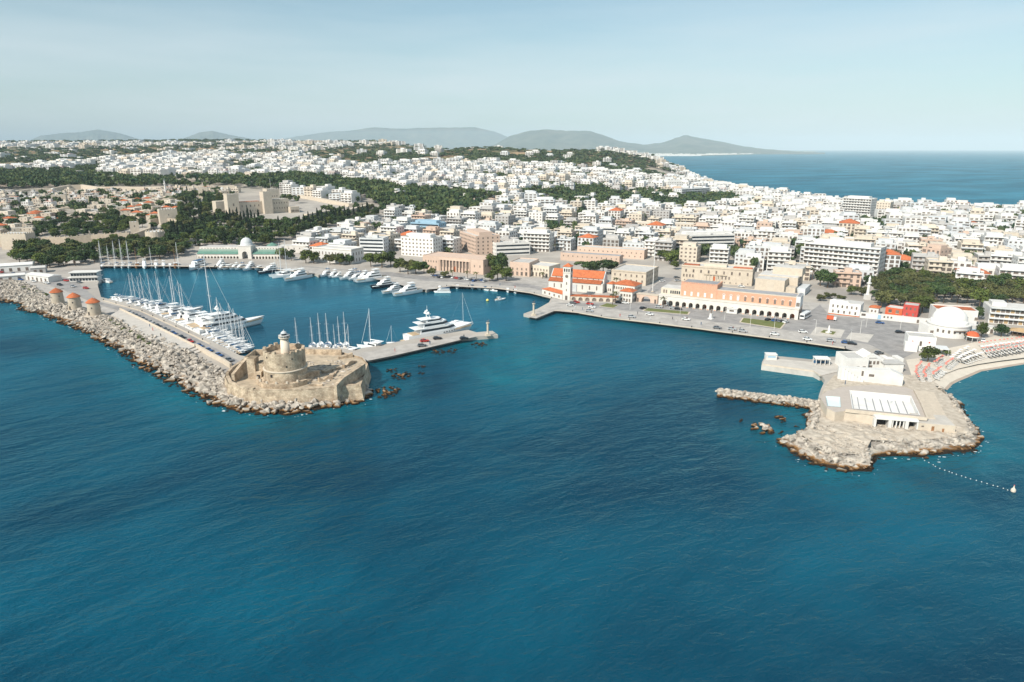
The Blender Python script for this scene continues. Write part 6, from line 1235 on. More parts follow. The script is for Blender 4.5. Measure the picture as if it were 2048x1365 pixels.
    for c in new[300:] + old[150:]:
        x, y, z, pu, pv, an, kind, px, py = c; w, d, fl, R_ = dims(c); an += R_.uniform(-.25, .25); h = fl * 3.05; ca, sa = math.cos(an), math.sin(an); wi = R_.choice((0, 0, 0, 0, 2, 1, 2, 6 if R_.random() < .6 else 0)) if kind != 'old' else R_.choice((0, 1, 1, 1, 6))
        def bx(x0, x1, y0, y1, z0, z1, mi, top=None):
            nonlocal o
            for (a, q, zz) in ((x0, y0, z0), (x1, y0, z0), (x1, y1, z0), (x0, y1, z0), (x0, y0, z1), (x1, y0, z1), (x1, y1, z1), (x0, y1, z1)): V.append((x + a * ca - q * sa, y + a * sa + q * ca, z + zz))
            for f, k in (((4, 5, 6, 7), 1), ((0, 1, 5, 4), 0), ((1, 2, 6, 5), 0), ((2, 3, 7, 6), 0), ((3, 0, 4, 7), 0)): FI.append([o + i for i in f]); MI.append(top if k and top is not None else mi)
            o += 8
        red = R_.random() < (.3 if kind == 'old' else .025)
        bx(-w / 2, w / 2, -d / 2, d / 2, -5, h, wi, 3 if red else R_.choice((5, 5, wi)))
        if R_.random() < .7: hx = R_.uniform(-.3, .1) * w; bx(hx, hx + w * .3, -d * .1, d * .3, h, h + 2.6, wi)
        if kind == 'new' and R_.random() < .5: bx(-w * .4, w * .35, -d * .2, d * .35, h, h + 2.8, wi)
        nb = 3 if kind != 'far' else 2
        for k in range(fl):
            if kind == 'new' and R_.random() < .55 and k: bx(-w * .46, w * .46, -d / 2 - 1.3, -d / 2, k * 3.05 - .1, k * 3.05 + .85, wi)
            for i in range(nb):
                xx = w * ((i + .5) / nb - .5); s = w * .3 / nb
                for (a, q, zz) in ((xx - s, -d / 2 - .06, k * 3.05 + .9), (xx + s, -d / 2 - .06, k * 3.05 + .9), (xx + s, -d / 2 - .06, k * 3.05 + 2.4), (xx - s, -d / 2 - .06, k * 3.05 + 2.4)): V.append((x + a * ca - q * sa, y + a * sa + q * ca, z + zz))
                FI.append([o, o + 1, o + 2, o + 3]); MI.append(4); o += 4
    me = npmesh('distant_houses', V, FI, 'white')
    for m in ms[1:]: me.materials.append(MATS[m])
    me.polygons.foreach_set('material_index', np.array(MI, np.int32)); tag(put('distant_houses', me), 'mass of small white houses spreading up to the horizon', 'houses', kind='stuff')
    print('TOWN', len(new), len(old), len(V))
town()
# ------------------------------------------------------------------ trees
def leafmat(name, c1, c2):
    m, n, l, b = nodes(name); b.inputs['Roughness'].default_value = .7; b.inputs['Specular IOR Level'].default_value = .2
    g = n.new('ShaderNodeNewGeometry'); t = n.new('ShaderNodeTexNoise'); t.inputs['Scale'].default_value = .35 if name != 'leaf_wood' else .075; t.inputs['Detail'].default_value = 5; l.new(g.outputs['Position'], t.inputs['Vector'])
    mr = n.new('ShaderNodeMapRange'); mr.inputs[1].default_value = .35; mr.inputs[2].default_value = .65; l.new(t.outputs[0], mr.inputs[0]); x = n.new('ShaderNodeMix'); x.data_type = 'RGBA'; x.inputs[6].default_value = (*c1, 1); x.inputs[7].default_value = (*c2, 1); l.new(mr.outputs[0], x.inputs[0])
    oi = n.new('ShaderNodeObjectInfo'); h = n.new('ShaderNodeHueSaturation'); m2 = n.new('ShaderNodeMapRange'); m2.inputs[3].default_value = .7; m2.inputs[4].default_value = 1.35; l.new(oi.outputs['Random'], m2.inputs[0]); l.new(m2.outputs[0], h.inputs['Value']); l.new(x.outputs[2], h.inputs['Color']); l.new(h.outputs[0], b.inputs['Base Color'])
leafmat('leaf', (.045, .07, .014), (.12, .145, .034)); leafmat('leaf_dark', (.022, .05, .016), (.07, .10, .032)); leafmat('leaf_olive', (.06, .07, .024), (.125, .125, .045)); leafmat('leaf_wood', (.014, .042, .018), (.085, .105, .034)); leafmat('leaf_cypress', (.010, .022, .012), (.024, .042, .02))
def leaves(cs, n, size, seed):
    """cs: clumps (x,y,z,rx,rz); leaf-sized quads spread over each clump"""
    R_ = np.random.default_rng(seed); k = R_.integers(0, len(cs), n); C = np.array(cs)[k]; d = R_.normal(size=(n, 3)); d /= np.linalg.norm(d, axis=1)[:, None]; rad = R_.uniform(.55, 1.05, n)[:, None]
    P = C[:, :3] + d * rad * C[:, [3, 3, 4]]; nn = d + R_.normal(size=(n, 3)) * .55; nn /= np.linalg.norm(nn, axis=1)[:, None]; u = np.cross(nn, R_.normal(size=(n, 3))); u /= np.linalg.norm(u, axis=1)[:, None]; w = np.cross(nn, u); s = (size * R_.uniform(.6, 1.3, n))[:, None]
    V = np.stack([P - u * s - w * s * .6, P + u * s - w * s * .6, P + u * s * .7 + w * s * .7, P - u * s * .7 + w * s * .7], 1).reshape(-1, 3); return V, np.arange(4 * n).reshape(n, 4)
def clumps(kind, R, H, seed):
    R_ = random.Random(seed); cs = []
    if kind == 'round':
        for _ in range(16): a = R_.uniform(0, 6.3); q = R_.random() ** .5 * .72; z = R_.uniform(-.55, .75); f = math.sqrt(max(.05, 1 - z * z * .8)); cs.append((math.cos(a) * q * R * f, math.sin(a) * q * R * f, H * .6 + z * H * .32, R * R_.uniform(.28, .45), H * R_.uniform(.12, .2)))
    elif kind == 'pine':
        for _ in range(15): a = R_.uniform(0, 6.3); q = R_.random() ** .5 * .85; cs.append((math.cos(a) * q * R, math.sin(a) * q * R, H * (.78 - .16 * q * q) + R_.uniform(-.1, .08) * H, R * R_.uniform(.25, .4), H * R_.uniform(.09, .15)))
    elif kind == 'cypress':
        for k in range(12): t = k / 11; cs.append((R_.uniform(-.1, .1) * R, R_.uniform(-.1, .1) * R, H * (.1 + .85 * t), R * (1 - t) ** .6 * .9 + .15, H * .07))
    return cs
TP = {}
for nm, kind, R, H, lm, n, s in (('a', 'round', 5, 10, 'leaf', 1500, .42), ('b', 'round', 5, 10, 'leaf_olive', 1500, .42), ('c', 'round', 5, 9, 'leaf_dark', 1500, .42), ('d', 'pine', 6, 11, 'leaf_dark', 1500, .42), ('e', 'pine', 6, 11, 'leaf_olive', 1500, .42), ('f', 'cypress', 1.7, 13, 'leaf_cypress', 700, .35), ('g', 'round', 5, 11, 'leaf', 1500, .42)):
    V, Fc = leaves(clumps(kind, R, H, ord(nm)), n, s, ord(nm)); cm = npmesh('crown', V, Fc, lm); tb = MB().tube((0, 0, -1), (.1, .1, H * .45), .32 if kind != 'cypress' else .2, 7, .18)
    if kind != 'cypress':
        for k in range(5): a = k * 1.26 + .3; tb.tube((.1, .1, H * .38), (math.cos(a) * R * .5, math.sin(a) * R * .5, H * .68), .16, 5, .05)
    TP[nm] = (tb.mesh('trunk', 'bark'), cm, R, H)
TREEW = {'a': 'leafy green tree', 'b': 'olive green tree', 'c': 'dense dark green tree', 'd': 'dark spreading pine', 'e': 'olive tinted spreading pine', 'f': 'slim dark cypress', 'g': 'tall leafy green tree'}
def tree(p, kind, R, H, label, group, name=None):
    tm, cm, r0, h0 = TP[kind]; r = thing(name or {'d': 'pine_tree', 'e': 'pine_tree', 'f': 'cypress_tree'}.get(kind, 'broadleaf_tree'), p, random.uniform(0, 6.3), label, 'tree', group); sc = (R / r0, R / r0, H / h0); put('trunk', tm, r, sc=sc); put('crown', cm, r, sc=sc)
# single trees on the quay
for i, (x, y, k, R, H) in enumerate(((566, 520, 'a', 6, 10), (583, 522, 'c', 5, 9), (612, 527, 'a', 6.5, 11), (628, 528, 'a', 5.5, 10), (660, 530, 'b', 5, 9), (680, 531, 'a', 6, 9.5), (700, 530, 'c', 5, 8), (742, 534, 'a', 6, 11), (764, 536, 'g', 7, 13), (782, 534, 'c', 6.5, 12), (800, 545, 'a', 6, 11), (816, 549, 'b', 6, 11), (832, 549, 'a', 6, 10), (848, 547, 'c', 5, 9), (863, 552, 'b', 4, 6), (890, 556, 'b', 3.5, 5), (985, 545, 'g', 7, 14), (1003, 548, 'c', 7, 15), (995, 560, 'a', 6.5, 11), (1012, 562, 'g', 6, 10), (980, 563, 'a', 4, 6))):
    tree(G(x, y, 1.85), k, R, H, TREEW[k] + ', ' + ordw(i) + ' from the left along the town quay', 'trees along the town quay')
for i, (x, y, k, R, H) in enumerate(((1168, 546, 'd', 8, 9), (1186, 548, 'c', 7, 9), (1206, 548, 'd', 9, 11), (1222, 548, 'c', 7, 10), (1326, 524, 'a', 6, 11), (1342, 530, 'g', 7, 12), (1356, 522, 'c', 6, 10), (1318, 514, 'a', 5, 9), (1350, 540, 'a', 4, 7), (1640, 572, 'c', 6, 11), (1655, 576, 'c', 7, 11), (1668, 572, 'a', 5, 9), (1702, 590, 'a', 4, 6), (1722, 592, 'b', 4, 6), (1660, 598, 'b', 4, 4), (1640, 602, 'b', 3.5, 4), (1680, 602, 'b', 3.5, 3.5))):
    tree(G(x, y, 1.85), k, R, H, TREEW[k] + ', ' + ordw(i) + ' of the trees from behind the church to the theatre', 'trees between church and theatre')
for x, y, k, R, H, lb in ((1855, 724, 'a', 4.8, 7, 'bushy green tree beside the star house on the beach'), (1962, 676, 'a', 3, 8, 'upright green tree right of the red canopy'), (1936, 682, 'c', 2.5, 4, 'low green bush left of the red canopy'), (2002, 674, 'c', 4.2, 6, 'round green tree by the beach bar'), (1893, 712, 'a', 2, 3, 'small bush behind the star house veranda'), (1954, 640, 'c', 4, 7, 'dark tree between white hall and beach hotel'), (84, 533, 'a', 6, 11, 'bright green tree by the boatyard roofs at left'), (100, 535, 'a', 6, 9, 'bright green tree right of the boatyard roofs'), (118, 533, 'b', 5, 8, 'olive tree at the end of the boatyard roofs')): tree(G(x, y, 1.85), k, R, H, lb, None)
# woods: single trees where they can be told apart, one mass behind
def fill(zone, n, space, kinds, Rr, Hr):
    P = GREEN[zone]; xs = [p[0] for p in P]; ys = [p[1] for p in P]; pts = []; tries = 0
    W_ = []
    while len(W_) < n * 6 and tries < n * 60:
        tries += 1; px, py = random.uniform(max(-80, min(xs)), min(2130, max(xs))), random.uniform(min(ys), max(ys))
        if inpoly(px, py, P): W_.append((px, py))
    # march all the rays at once
    A = np.array([ray(*q) for q in W_]); t = np.linspace(250, 5200, 420); best = np.full(len(A), -1)
    for i in range(0, len(A), 60):
        a = A[i:i + 60]; X = a[:, 0:1] * t; Y = a[:, 1:2] * t; Z = CAM_H + a[:, 2:3] * t; H_ = T(X.ravel(), Y.ravel()).reshape(X.shape); hit = Z <= H_; best[i:i + 60] = np.where(hit.any(1), hit.argmax(1), -1)
    for k, a in zip(best, A):
        if k < 0 or len(pts) >= n: continue
        x, y = a[0] * t[k], a[1] * t[k]
        if not onland(x, y): continue
        if all((x - q[0]) ** 2 + (y - q[1]) ** 2 > space ** 2 for q in pts) and not any((x - q[0]) ** 2 + (y - q[1]) ** 2 < (q[2] * .75) ** 2 for q in OCC): pts.append((x, y))
    z = T([p[0] for p in pts], [p[1] for p in pts]) if pts else []
    return [(x, y, zz, random.choice(kinds), random.uniform(*Rr), random.uniform(*Hr)) for (x, y), zz in zip(pts, z)]
WHERE = {'park': 'the park trees', 'front': 'the waterfront trees', 'slope': 'the palace slope trees', 'inner': 'the old town gardens'}
for zone, n, sp, kinds, Rr, Hr in (('park', 75, 5.5, 'cdeeba', (4.5, 7), (8, 12)), ('front', 60, 8, 'ccdab', (5, 8), (8, 12)), ('slope', 170, 5.5, 'cccaffb', (4.5, 7), (8, 12)), ('inner', 60, 7, 'ccda', (5, 7), (7, 11))):
    L_ = sorted(fill(zone, n, sp, kinds, Rr, Hr), key=lambda q: proj(*q[:3])[0]); num = {}
    for x, y, z, k, R, H in L_: num[k] = num.get(k, -1) + 1; tree(Vector((x, y, z)), k, R if k != 'f' else 1.8, H if k != 'f' else H * 1.25, TREEW[k] + ', ' + ordw(num[k]) + ' of its kind from left in ' + WHERE[zone], 'trees in ' + WHERE[zone])
for i, (x, y) in enumerate([(455 + 7 * k, 446 + (k % 3) * 3) for k in range(10)] + [(600 + 9 * k, 456 - k * 1.6 + (k % 2) * 3) for k in range(16)] + [(345 + 6 * k, 470 + (k % 3) * 6) for k in range(8)]): p = GTz(x, y); tree(p, 'f', 2.0, random.uniform(12, 17), 'slim dark cypress, ' + ordw(i) + ' of the line below the palace', 'cypresses below the palace')
def palm(px, py, h, label):
    p = G(px, py, 1.9); r = thing('palm_tree', p, random.uniform(0, 6), label, 'palm', 'palms on the quay'); MB().tube((0, 0, -.2), (.2, .1, h), .22, 6, .15).build('trunk', 'bark', r); b = MB()
    for k in range(18):
        a = k * 2.4; up = .75 - .09 * (k % 9); pts = [Vector((.2, .1, h)) + Vector((math.cos(a) * s, math.sin(a) * s, up * s - .22 * s * s)) for s in (0, .8, 1.6, 2.4)]
        for u, v in zip(pts[:-1], pts[1:]):
            w = Vector((-math.sin(a), math.cos(a), 0)) * .3; b.add([u - w, v - w * .8, v + w * .8 - Vector((0, 0, .15)), u + w - Vector((0, 0, .15))], [(0, 1, 2, 3)])
    b.build('fronds', 'leaf_olive', r)
for i, (x, y, h) in enumerate(((1225, 610, 6), (1231, 606, 6.5), (1327, 615, 5.5), (1233, 572, 5), (868, 556, 5), (905, 557, 5.5), (935, 558, 5), (953, 560, 5), (1085, 557, 4), (1100, 505, 8), (1165, 496, 8), (1110, 506, 7), (1624, 560, 8))): palm(x, y, h, 'feathery palm, ' + ordw(i) + ' of those dotted between quay, church and theatre')
def woods():
    VV, FF, o, sm = [], [], 0, []
    for k in range(6):
        rr = [leaves(clumps('round', 5, 9, 50 + k), 90, 1.15, 90 + k), leaves(clumps('pine', 6, 9, 60 + k), 90, 1.2, 70 + k)]; sm += rr
    for zone, n, sp, Rr, Hr in (('belt', 950, 7.5, (6, 9), (11, 16)), ('hill', 1300, 11, (8, 13), (6, 9)), ('mid', 330, 8, (6, 9), (8, 13)), ('far', 420, 20, (9, 14), (8, 13)), ('ridge', 260, 22, (11, 16), (8, 12)), ('clump1', 50, 12, (7, 10), (9, 12)), ('clump2', 50, 12, (7, 10), (9, 13)), ('clump3', 60, 14, (8, 11), (9, 12)), ('clump4', 16, 6, (4, 6), (7, 10)), ('clump5', 12, 6, (4, 6), (7, 10)), ('slope', 190, 4, (3.5, 5.5), (4, 8)), ('front', 50, 6, (4, 6), (6, 8))):
        for x, y, z, k, R, H in fill(zone, n, sp, 'a', Rr, Hr):
            if zone in ('belt', 'hill', 'mid', 'far') and math.sin(x * .017 + 2 * math.sin(y * .006)) * math.sin(y * .012 + x * .005) > (.9 if zone != 'hill' else .66): continue
            R *= random.uniform(.7, 1.25)
            V, Fc = random.choice(sm); c, s = math.cos(x), math.sin(x); W_ = V * (R / 5, R / 5, H / 9); VV.append(np.c_[W_[:, 0] * c - W_[:, 1] * s + x, W_[:, 0] * s + W_[:, 1] * c + y, W_[:, 2] + z]); FF.append(Fc + o); o += len(V)
    for x, y, z, pu in COPSE:
        for _ in range(4 if pu > 15 else 2):
            xx, yy = x + random.uniform(-.5, .5) * pu, y + random.uniform(-.5, .5) * pu; V, Fc = random.choice(sm); R = random.uniform(3.2, 6) * (1 + .5 * (y > 1900)); VV.append(V * (R / 5, R / 5, random.uniform(7, 12) / 9) + (xx, yy, T1(xx, yy))); FF.append(Fc + o); o += len(V)
    # street and garden trees between the blocks
    for x, y, z, pu, pv, an, kind, px, py in TOWNB:
        if random.random() > {'new': .5, 'far': .3, 'old': .3}[kind]: continue
        for _ in range(random.choice((1, 1, 2))):
            u, v = random.choice(((.5, .0), (.5, .5), (0, -.52), (.3, -.52), (-.5, -.3))); u += random.uniform(-.06, .06); xx, yy = x + u * pu * math.cos(an) - v * pv * math.sin(an), y + u * pu * math.sin(an) + v * pv * math.cos(an)
            if any((xx - q[0]) ** 2 + (yy - q[1]) ** 2 < (q[2] * .8) ** 2 for q in OCC): continue
            V, Fc = random.choice(sm); R = random.uniform(2.6, 5.0) * (1 if kind != 'far' else 1.7); W_ = V * (R / 5, R / 5, random.uniform(7, 12) * (1 if kind != 'old' else .8) / 9); VV.append(W_ + (xx, yy, T1(xx, yy))); FF.append(Fc + o); o += len(V)
    tag(put('woodland', npmesh('woodland', np.vstack(VV), np.vstack(FF), 'leaf_wood')), 'dark green woods covering the hill and the belt behind the old town', 'woods', kind='stuff')
woods()
# scrub along the terrace foot
def scrub():
    cs = []; 
    for a, c in (((222, 640), (300, 688)), ((36, 572), (98, 590))):
        A, B = G(*a, 3), G(*c, 3)
        for k in range(26): p = A.lerp(B, random.random()); cs.append((p.x + random.uniform(-1, 1), p.y + random.uniform(-1, 1), 2.9, 1.1, .5))
    V, Fc = leaves(cs, 1500, .28, 5); tag(put('scrub', npmesh('scrub', V, Fc, 'leaf')), 'low green scrub along the top of the boulders', 'scrub', kind='stuff')
scrub()
# boatyard roofs at the root of the mole and the moored club ship
def yard():
    for i, (pl, pr, D, h, m, lb) in enumerate((((-40, 548), (66, 541), 16, 4.5, 'white', 'long white boatyard shed roof at the left edge'), ((-10, 565), (52, 560), 8, 3.6, 'white', 'low white boatyard shed nearest the boulders'), ((52, 560), (98, 566), 9, 3.8, 'white', 'white boatyard shed right of the lowest one'), ((62, 548), (92, 546), 9, 4, 'greywall', 'grey boatyard shed behind the white sheds'), ((122, 528), (160, 527), 10, 3.5, 'white', 'white awning roof by the dark waterfront trees'))):
        a, an, L = frame(pl, pr); r = thing('boatyard_shed', a, an, lb, 'shed', 'boatyard sheds'); MB().box(0, L, 0, D, -1, h).build('wall', m, r); MB().hip(0, L, 0, D, h, 1.0, 0.6).build('roof', 'white' if m != 'greywall' else 'roof_deck', r); win_row(r, 1, L - 1, max(2, int(L / 5)), .2, 1.8, 2.4)
    a, an, L = frame(C1(530, 275), C1(780, 268), 0); r = thing('club_ship', a, an, 'moored white two deck floating restaurant at the basin corner', 'restaurant'); MB().box(0, L, 0, 9, -.5, 1.6).build('pontoon', 'white', r)
    for z, x0 in ((1.6, 1.5), (5.0, 2.5)):
        MB().box(x0, L - 1, .8, 8.2, z, z + 2.9).build('deckhouse', 'white', r); MB().box(x0 - .8, L, 0, 9, z + 2.9, z + 3.25).build('deck_roof', 'white', r)
        for i in range(9): put('window', win_mesh(1.6, 1.6, 'glass'), r, (x0 + 1.2 + (L - x0 - 3) * i / 8, .8, z + .7))
    a, an, L = frame(C1(525, 280), C1(620, 275), 1.8); 
yard()
# ------------------------------------------------------------------ people-sized things on the quays
CARC = {'white': (.75, .75, .74), 'silver': (.4, .41, .42), 'black': (.02, .02, .025), 'red': (.45, .03, .02), 'blue': (.03, .09, .25), 'grey': (.14, .15, .16)}
for c, v in CARC.items(): mat('car_' + c, v, .3, .03, .5, spec=.5)
def car_proto(c):
    r = put('car', None); b = MB(); pr = [(-2.1, .35), (-2.12, .75), (-1.95, .95), (1.0, .98), (2.0, .78), (2.15, .6), (2.12, .35)]; n = len(pr)
    b.add([(x, -.86, z) for x, z in pr] + [(x, .86, z) for x, z in pr], [tuple(range(n)), tuple(range(2 * n - 1, n - 1, -1))] + [(i, n + i, n + (i + 1) % n, (i + 1) % n) for i in range(n)]); b.build('body', 'car_' + c, r)
    pr = [(-1.85, .94), (-1.45, 1.42), (.1, 1.45), (.95, .96)]; b = MB(); b.add([(x, -.8 + .1 * (z > 1), z) for x, z in pr] + [(x, .8 - .1 * (z > 1), z) for x, z in pr], [(0, 1, 2, 3), (7, 6, 5, 4), (0, 4, 5, 1), (2, 6, 7, 3)]); b.build('window_glass', 'glass', r)
    MB().box(-1.42, .06, -.71, .71, 1.41, 1.47).build('roof', 'car_' + c, r); w = MB().lathe([(.33, -.1), (.33, .1)], 12).mesh('wheel', 'tyre')
    for x in (-1.3, 1.35):
        for y in (-.8, .8): o = put('wheel', w, r, (x, y, .33)); o.rotation_euler.x = math.pi / 2
    return r
CARS = {c: car_proto(c) for c in CARC}; CUSED = set()
def car(px, py, head, c, label, z=1.87):
    if c in CUSED: o = copy_tree(CARS[c])
    else: CUSED.add(c); o = CARS[c]
    p = G(px, py, z); o.location = p; o.rotation_euler = (0, 0, head); tag(o, label, 'car', 'cars parked round the harbour')
hq = math.atan2(*(lambda a, c: (c.y - a.y, c.x - a.x))(G(1304, 640), G(1577, 672)))
for i, (x, y, c, d) in enumerate(((570, 695, 'white', .4), (640, 662, 'red', .4), (600, 672, 'grey', .4), (795, 680, 'red', 0), (820, 718, 'white', 0), (1125, 662, 'black', 0), (1200, 670, 'white', 0), (790, 762, 'silver', 0), (1270, 828, 'silver', 0), (1580, 715, 'silver', 0), (1745, 730, 'silver', 0), (1800, 738, 'black', 0), (1475, 800, 'white', 0), (1890, 855, 'white', 0), (1400, 730, 'black', 1))):
    car(*C7(x, y), hq + d, c, c + ' car on the quay, ' + ordw(i) + ' from the church spur towards the square')
for i, (x, y, c, d) in enumerate(((1150, 738, 'black', 1.2), (1215, 745, 'blue', 1.2), (1270, 752, 'grey', 1.2), (1325, 760, 'white', 1.2), (800, 830, 'silver', 0), (905, 850, 'silver', 0), (655, 818, 'grey', 0), (350, 735, 'white', 0), (1215, 880, 'white', 0), (1490, 858, 'white', .3), (1535, 930, 'white', 0), (1760, 945, 'silver', 0), (1910, 962, 'blue', 0), (1968, 972, 'black', 0), (120, 362, 'white', .8), (260, 325, 'grey', .8), (270, 355, 'silver', .8), (890, 412, 'white', 0), (740, 435, 'black', 0))):
    car(*C8(x, y), hq + d, c, c + ' car near the arcaded palace, ' + ordw(i) + ' of those scattered there')
for i, (x, y, c) in enumerate(((600, 640, 'blue'), (800, 735, 'black'), (590, 945, 'grey'), (490, 150, 'white'), (1630, 815, 'white'))): car(*C9(x, y), hq + .4 * i, c, c + ' car in the square by the white wall, number ' + ordw(i) + ' towards the dome') if y > 500 else None
for i in range(16):
    t = i / 15; x = 1000 + 560 * t; car(*C6(x, 395 + 60 * t + random.uniform(-12, 8)), -.35 + random.choice((0, 1.4)), random.choice(list(CARC)), 'parked car before the bank, ' + ordw(i) + ' from the left', 1.87)
for i in range(13):
    t = (i + .3) / 13; a = G(252, 628, 1.9).lerp(G(470, 733, 1.9), t); px, py = proj(a.x, a.y, a.z); car(px + 4, py - 3, math.atan2(-126, 135), random.choice(('grey', 'blue', 'white', 'black', 'silver', 'red')), 'car parked along the mole road, ' + ordw(i) + ' from the terrace end')
for i, (x, y, c) in enumerate(((1190, 650, 'grey'), (1340, 580, 'black'), (1600, 580, 'black'), (1215, 605, 'red'))): car(*C4(x, y), .3, c, c + ' car on the pier, ' + ordw(i) + ' of four', 1.9)
for i in range(14):
    t = i / 13; car(2 + 170 * t, 548 + 22 * t + (8 if i % 2 else -2), -.5, random.choice(list(CARC)), 'car on the mole approach, ' + ordw(i) + ' from the left edge', 1.9)
def bus():
    p = G(*C8(1510, 715), 1.87); r = thing('coach', p, hq + 1.35, 'white tour coach beside the end of the arcaded palace', 'bus'); MB().box(-5, 5, -1.25, 1.25, .45, 3.3).build('body', 'car_white', r)
    MB().box(-4.6, 4.7, -1.29, 1.29, 1.6, 2.6).build('side_window', 'glass', r); MB().box(4.95, 5.06, -1.1, 1.1, 1.3, 2.7).build('windscreen', 'glass', r); MB().box(-5.06, -4.95, -1.0, 1.0, 1.5, 2.5).build('rear_window', 'glass', r); w = MB().lathe([(.5, -.15), (.5, .15)], 12).mesh('coach_wheel', 'tyre')
    for x in (-3, 3.2):
        for y in (-1.15, 1.15): o = put('wheel', w, r, (x, y, .5)); o.rotation_euler.x = math.pi / 2
bus()
def truck(px, py, label):
    p = G(px, py, 1.87); r = thing('van', p, hq, label, 'van'); MB().box(-2.2, 1.2, -1, 1, .5, 2.4).build('cargo_body', 'orange_red', r); MB().box(1.2, 2.5, -.95, .95, .5, 1.9).build('cab', 'car_white', r); MB().box(1.9, 2.53, -.8, .8, 1.2, 1.75).build('windscreen', 'glass', r); w = bpy.data.meshes['wheel']
    for x in (-1.3, 1.7):
        for y in (-.95, .95): o = put('wheel', w, r, (x, y, .33)); o.rotation_euler.x = math.pi / 2
truck(*C8(1765, 735), 'small orange van on the square before the white house')
def kiosk():
    p = G(*C8(800, 665), 1.87); r = thing('ticket_kiosk', p, hq, 'small white kiosk in front of the palace arcade', 'kiosk'); MB().box(-2.8, 2.8, -1.6, 1.6, 0, 2.6).build('wall', 'white', r); MB().box(-3.0, 3.0, -1.9, 1.8, 2.6, 2.85).build('roof', 'white', r); MB().box(-1.2, 1.2, -1.65, -1.5, 1.1, 2.0).build('hatch', 'shutter', r)
kiosk()
def statue():
    p = G(*C8(592, 722), 1.87); r = thing('statue', p, 0, 'dark standing statue on a white pedestal before the arcade', 'statue'); MB().lathe([(1.7, 0), (1.6, .4), (1.0, .5), (.75, 2.8), (.95, 3.0)], 4).build('pedestal', 'white', r); MB().lathe([(.32, 3.0), (.36, 3.4), (.28, 3.9), (.42, 4.5), (.3, 4.95), (.12, 5.05), (.19, 5.2), (.17, 5.4), (.05, 5.5)], 10).build('figure', 'shutter', r)
    p = G(*C8(1740, 860), 2.0); r = thing('obelisk', p, .4, 'small white obelisk in the middle of the square lawn', 'monument'); MB().box(-1, 1, -1, 1, 0, .6).build('base', 'white', r); MB().lathe([(.7, .6), (.42, 3.4), (.02, 4.0)], 4).build('shaft', 'white', r)
statue()
def flagpole():
    p = G(*C7(1508, 535), 1.87); r = thing('flagpole', p, 0, 'very tall white flagpole behind the pink gateway', 'flagpole'); MB().lathe([(.9, 0), (.9, .5), (.4, .6)], 12).build('base', 'stone_pale', r); MB().tube((0, 0, .5), (0, 0, 26.5), .24, 8, .13).build('pole', 'white', r); MB().lathe([(.02, 26.4), (.2, 26.6), (.02, 26.8)], 8).build('finial', 'white', r)
flagpole()
def lamp_proto():
    r = put('street_lamp', None); MB().tube((0, 0, 0), (0, 0, 7), .09, 5, .06).build('post', 'white', r); MB().tube((0, 0, 7), (1.2, 0, 7.3), .05, 4).build('arm', 'white', r); MB().box(.9, 1.5, -.14, .14, 7.2, 7.34).build('lamp_head', 'white_cool', r); return r
LP = lamp_proto()
for i, (x, y) in enumerate(((1449, 640), (1500, 655), (1548, 660), (1630, 668), (1700, 688), (1720, 668), (1732, 655), (1800, 660), (1360, 630), (1260, 620), (1180, 615))):
    o = LP if i == 0 else copy_tree(LP); o.location = G(x, y, 1.87); o.rotation_euler.z = i; tag(o, 'slender white street lamp, ' + ordw(i) + ' placed along the quay road', 'lamp', 'street lamps on the quay')
# ------------------------------------------------------------------ beach furniture
def parasol_proto(c, m):
    r = put('parasol', None); w = {'red': .58, 'white': .95, 'dark': .8, 'blue': .8}[c]; MB().tube((0, 0, 0), (0, 0, 2.3), .04, 4).build('pole', 'white', r); MB().lathe([(w, 2.05), (w * .55, 2.35), (.04, 2.5)], 8).build('canopy', m, r); return r
def lounger_proto(m):
    r = put('sun_lounger', None); MB().box(-.95, .5, -.33, .33, .28, .38).build('bed', m, r); MB().add([(.5, -.33, .3), (.5, .33, .3), (1.05, .33, .75), (1.05, -.33, .75), (.5, -.33, .38), (.5, .33, .38), (1.05, .33, .83), (1.05, -.33, .83)], [(4, 5, 6, 7), (0, 3, 2, 1), (0, 1, 5, 4), (2, 3, 7, 6), (1, 2, 6, 5), (3, 0, 4, 7)]).build('backrest', m, r)
    for x in (-.8, .4):
        for y in (-.28, .28): put('leg', bpy.data.meshes.get('lounger_leg') or MB().box(-.03, .03, -.03, .03, 0, .3).mesh('lounger_leg', 'white'), r, (x, y, 0))
    return r
PA = {'red': parasol_proto('red', 'coral'), 'white': parasol_proto('white', 'white')}; LO = {'white': lounger_proto('white'), 'dark': lounger_proto('dark_cloth')}; BU = set()
def bput(D, k, p, rz, label, cat, group):
    if (id(D), k) in BU: o = copy_tree(D[k])
    else: BU.add((id(D), k)); o = D[k]
    o.location = p; o.rotation_euler = (0, 0, rz); tag(o, label, cat, group)
